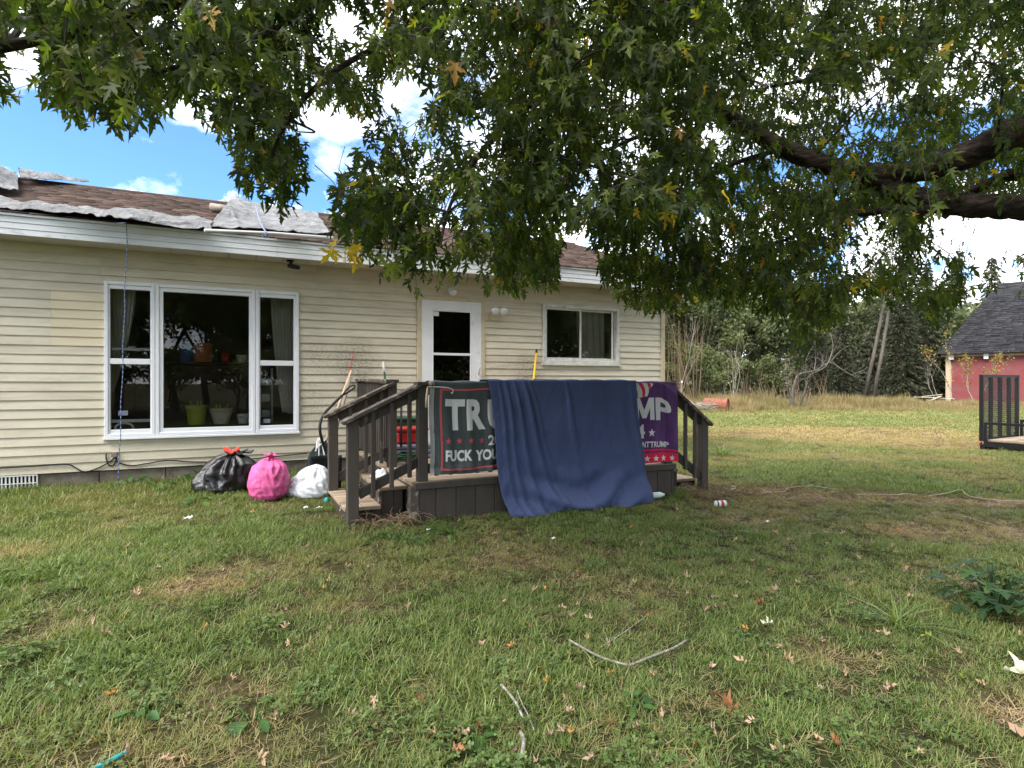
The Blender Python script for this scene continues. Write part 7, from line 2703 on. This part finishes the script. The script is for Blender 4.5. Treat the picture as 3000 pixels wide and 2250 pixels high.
lm = [npmesh('leaf', blade3(LEAF_V * np.array([0.86, 1.0]), c_, f_), LEAF_T, M['leaf']) for c_, f_ in ((0.18, 0.22), (0.3, 0.1), (0.05, 0.35), (0.24, 0.3))]
for q, i in enumerate(np.where(single)[0]):
    d_ = Vector(DV[i]).normalized()
    x_ = d_.cross(Vector(NV[i])).normalized()
    n_v = x_.cross(d_)
    m_ = Matrix((x_, d_, n_v)).transposed()
    o = bpy.data.objects.new('leaf', lm[q % 4])
    COL.objects.link(o)
    o.parent = maple
    o.matrix_local = Matrix.Translation(Vector(O[i]) - Vector(org)) @ m_.to_4x4() @ Matrix.Scale(float(S[i]), 4)
# the one yellow sprig by the eave
yp = at(1030, 735, 2.9)
yl = npmesh('yellow_leaf', blade3(LEAF_V, 0.2, 0.2), LEAF_T, M['leaf_yellow'])
rr = random.Random(3)
for k in range(9):
    d_ = Vector((rr.uniform(-.8, .8), rr.uniform(-.8, .8), rr.uniform(-1, -.2))).normalized()
    x_ = d_.cross(Vector((rr.gauss(0, .5), rr.gauss(0, .5), 1))).normalized()
    o = bpy.data.objects.new('leaf', yl)
    COL.objects.link(o)
    o.parent = maple
    o['label'] = 'yellow leaf on the sprig by the eave'
    o.matrix_local = Matrix.Translation(yp + Vector((rr.uniform(-.09, .09), rr.uniform(-.05, .05), rr.uniform(-.03, .05))) - Vector(org)) @ Matrix((x_, d_, x_.cross(d_))).transposed().to_4x4() @ Matrix.Scale(rr.uniform(0.07, 0.10), 4)

# ------------------------------------------------------------------ weeds
def leafy_weed(name, label, px, py, n_, spread, size, hmax, m, seed):
    P = onground(px, py)
    t = thing(name, label, 'weed', tuple(P))
    rr = random.Random(seed)
    mb = MB()
    wm = [npmesh('weed_leaf', blade3(np.array([(x * 1.25, y) for x, y in LEAF_V]), c_, f_), LEAF_T, m) for c_, f_ in ((0.2, 0.12), (0.35, 0.05), (0.1, 0.25))] if name == 'broad_weed' else None
    oval = None
    if wm is None:
        ov = np.array([(0, 0), (0.22, 0.2), (0.30, 0.5), (0.2, 0.8), (0, 1), (-0.2, 0.8), (-0.30, 0.5), (-0.22, 0.2), (0, 0.5)])
        ot = np.array([(8, 0, 1), (8, 1, 2), (8, 2, 3), (8, 3, 4), (8, 4, 5), (8, 5, 6), (8, 6, 7), (8, 7, 0)])
        wm = [npmesh('weed_leaf', blade3(ov, c_, 0.25), ot, m, True) for c_ in (0.1, 0.3)]
    for k in range(n_):
        a_ = rr.uniform(0, 6.28)
        q = spread * math.sqrt(rr.random())
        tipv = Vector((q * math.cos(a_), q * math.sin(a_), hmax * rr.uniform(0.35, 1) * (1 - 0.5 * q / spread)))
        b_ = P + Vector((tipv.x * 0.25, tipv.y * 0.25, 0))
        e_ = P + tipv
        e_.z = max(e_.z, G(e_.x, e_.y) + 0.02)
        mb.tube([b_, b_.lerp(e_, 0.6) + Vector((0, 0, 0.03)), e_], [0.004, 0.003, 0.002], 4, caps=False)
        d_ = Vector((math.cos(a_), math.sin(a_), rr.uniform(-.5, .15))).normalized()
        x_ = d_.cross(Vector((rr.gauss(0, .3), rr.gauss(0, .3), 1))).normalized()
        o = bpy.data.objects.new('leaf', wm[k % len(wm)])
        COL.objects.link(o)
        o.parent = t
        o.matrix_local = Matrix.Translation(e_ - P) @ Matrix((x_, d_, x_.cross(d_))).transposed().to_4x4() @ Matrix.Scale(size * rr.uniform(0.7, 1.2), 4)
    mb.build('stem', m, t)


leafy_weed('broad_weed', 'clump of broad lobed dark green leaves at the right edge of the lawn', 2915, 1790, 80, 0.32, 0.10, 0.34, M['weed_dark'], 5)
leafy_weed('oval_weed', 'low weed against the foundation left of the rope', 395, 1425, 14, 0.16, 0.08, 0.20, M['weed'], 7)
leafy_weed('oval_weed', 'low weed beside the black bag at the foundation', 545, 1420, 12, 0.15, 0.08, 0.22, M['weed'], 8)
leafy_weed('oval_weed', 'weed between the rope and the black bag', 470, 1440, 12, 0.15, 0.075, 0.18, M['weed'], 9)
leafy_weed('oval_weed', 'grey green broadleaf weed on the lawn before the black bag', 575, 1478, 8, 0.12, 0.11, 0.08, M['weed'], 10)
leafy_weed('oval_weed', 'plantain rosette near the bottom left of the lawn', 430, 2110, 9, 0.10, 0.075, 0.06, M['weed'], 11)
leafy_weed('oval_weed', 'plantain rosette left of the bottom centre of the lawn', 740, 2110, 8, 0.09, 0.07, 0.06, M['weed'], 12)
leafy_weed('oval_weed', 'plantain rosette at the bottom centre by the tan stalk', 1400, 2215, 9, 0.09, 0.07, 0.05, M['weed'], 13)
leafy_weed('oval_weed', 'plantain leaves below the right arm of the V of sticks', 1850, 2080, 7, 0.08, 0.06, 0.05, M['weed'], 14)
leafy_weed('oval_weed', 'clover like patch below the left porch skirt', 1330, 1560, 30, 0.35, 0.045, 0.07, M['weed'], 15)
leafy_weed('oval_weed', 'clover like patch below the middle of the porch skirt', 1180, 1580, 26, 0.30, 0.045, 0.07, M['weed'], 16)
tf = clump('grass_tuft', 70, 0.05, 0.14, 0.34, 0.006, 0.012, (0.5, 1.25), M['grass'], bend=0.9, seed=99)
P = onground(2640, 1835)
COL.objects.link(tf)
tf.location = P
tag(tf, 'coarse tuft of long grass blades left of the broad lobed weed', 'grass tuft')
tf2 = bpy.data.objects.new('grass_tuft', tf.data)
COL.objects.link(tf2)
tf2.location = onground(2120, 1335)
tf2.scale = (1.6,) * 3
tag(tf2, 'pale tuft of long grass just right of the right newel post', 'grass tuft')

# ------------------------------------------------------------------ fallen leaves
def dead_leaf(seed):
    r = np.random.default_rng(seed)
    V = LEAF_V.copy()
    x, y = V[:, 0], V[:, 1]
    a, b, c_ = r.uniform(0.3, 1.2), r.uniform(-0.5, 0.9), r.uniform(0.2, 0.8)
    z = (a + 0.15) * x * x * 1.4 + (b + 0.1) * (y - 0.45) ** 2 * 0.7 + 0.12 * np.sin(x * 9 + y * 7 + seed)
    X = x * (0.85 - 0.75 * (0.4 + 0.6 * c_) * np.abs(x))
    return np.stack([X * (0.55 + 0.35 * r.random()), (y - 0.45) * (0.75 + 0.25 * r.random()), z + 0.02], -1)


DLM = {}
for kname in ('dead_tan', 'dead_pink', 'dead_orange', 'dead_brown', 'dead_pale', 'dead_green'):
    DLM[kname] = [npmesh('fallen_leaf', dead_leaf(300 + i + 10 * len(DLM)), LEAF_T, M[kname]) for i in range(4)]
FL = []
for ox_, oy_, lst in ((0, 1500, [(610, 248), (833, 232), (1018, 372), (1110, 495), (870, 560), (900, 550), (595, 742), (690, 808), (455, 985, 'dead_pale'), (1845, 635), (1840, 780), (2128, 798), (1865, 885), (1510, 1105, 'dead_tan'), (715, 1200, 'dead_orange'), (285, 1310), (1790, 1360), (2140, 460), (2098, 522, 'dead_orange'), (2040, 187), (2180, 125), (1635, 22, 'dead_orange'), (850, 1610), (1095, 1630), (1690, 1640), (530, 660), (1320, 778, 'dead_orange'), (385, 940), (30, 1010), (1445, 395)]),
                      (1000, 1500, [(1000, 155, 'dead_tan'), (1725, 60), (1875, 190, 'dead_tan'), (2035, 125), (1205, 368), (1540, 400, 'dead_orange'), (1315, 520, 'dead_orange'), (1255, 525), (440, 660), (30, 380), (175, 362), (1065, 615), (1435, 650), (1540, 625), (1500, 698), (1600, 720), (1215, 765, 'dead_brown'), (910, 900), (1100, 890, 'dead_orange'), (1725, 880), (1590, 855), (1850, 765), (1995, 695, 'dead_orange'), (1285, 1045, 'dead_orange'), (1340, 1118, 'dead_orange'), (1740, 1075, 'dead_orange'), (2025, 1100), (1555, 1185), (1450, 1265), (1470, 1335), (1750, 1405, 'dead_brown'), (210, 1280), (230, 1330), (80, 1355), (720, 1447), (780, 1485), (580, 1470), (1340, 1480), (1415, 1478), (1480, 1465, 'dead_orange'), (1910, 1445), (2055, 1470, 'dead_brown'), (2080, 1335), (1605, 1635), (1270, 1640), (2020, 1625), (1815, 1585), (770, 1595, 'dead_brown'), (1150, 1590), (2130, 305), (480, 1270, 'dead_brown'), (520, 1265, 'dead_brown'), (710, 1275, 'dead_brown'), (890, 1450, 'dead_brown')]),
                      (2000, 1500, [(15, 435), (40, 548), (215, 575), (345, 573), (210, 625), (500, 618, 'dead_brown'), (565, 555, 'dead_brown'), (435, 480), (450, 350), (690, 205), (935, 218, 'dead_orange'), (1435, 402), (1470, 573), (1085, 620), (545, 748, 'dead_pale'), (405, 790, 'dead_orange'), (905, 855), (630, 915), (670, 965), (705, 990), (375, 1003), (185, 1035), (1265, 940), (1300, 820), (1065, 1075), (885, 1170), (1355, 1163), (1780, 930), (440, 1410), (200, 1450), (70, 1550, 'dead_brown'), (620, 1570), (985, 1515, 'dead_brown'), (895, 1545), (1940, 1140), (1550, 1600), (2185, 820), (1580, 840, 'dead_green'), (940, 152), (1385, 283), (750, 478), (595, 515), (160, 655), (1690, 1500, 'dead_green'), (1815, 1100, 'dead_green'), (650, 540, 'dead_green')])):
    for e in lst:
        FL.append((ox_ + e[0] / 2.212, oy_ + e[1] / 2.212, e[2] if len(e) > 2 else None))
rr = random.Random(12)
LABS = {'dead_tan': 'dry tan curled maple leaf lying on the lawn', 'dead_pink': 'dry pinkish curled maple leaf lying on the lawn', 'dead_orange': 'small orange fallen leaf on the lawn', 'dead_brown': 'dark reddish brown fallen leaf on the lawn', 'dead_pale': 'pale upturned fallen leaf on the lawn', 'dead_green': 'green yellow fallen leaf on the lawn'}


def drop_leaf(px, py, kind, size, label=None):
    P = onground(px, py)
    o = meobj('fallen_leaf', DLM[kind][rr.randrange(4)], None, (P.x, P.y, P.z + rr.uniform(0.012, 0.034)), (rr.gauss(0.1, .3), rr.gauss(0, .3), rr.uniform(0, 6.28)), size)
    tag(o, label or LABS[kind], 'leaf', LABS[kind].split(' lying')[0].split(' on the')[0] + ' group' if not label else 'large fallen leaves')


for px, py, kind in FL:
    kind = kind or rr.choice(['dead_pink', 'dead_pink', 'dead_tan', 'dead_tan', 'dead_pink'])
    D = onground(px, py)
    drop_leaf(px, py, kind, rr.uniform(0.048, 0.078) * (0.8 if kind == 'dead_orange' else 1))
# unmarked small ones further back
for k in range(26):
    drop_leaf(rr.uniform(1750, 3000), rr.uniform(1500, 1720), rr.choice(['dead_tan', 'dead_orange', 'dead_pink', 'dead_tan']), rr.uniform(0.05, 0.075))
drop_leaf(2985, 1985, 'dead_pale', 0.15, 'large pale silvery leaf at the right edge of the lawn')
drop_leaf(2970, 2155, 'dead_tan', 0.14, 'large brown curled leaf at the lower right edge')
drop_leaf(2120, 2070, 'dead_brown', 0.13, 'large reddish brown folded leaf right of the V of sticks')
drop_leaf(2655, 1675, 'dead_orange', 0.11, 'orange brown leaf on the lawn left of the broad weed')
print('OBJ', len(bpy.data.objects), 'leaves', len(O), 'tris crown', len(Tall))
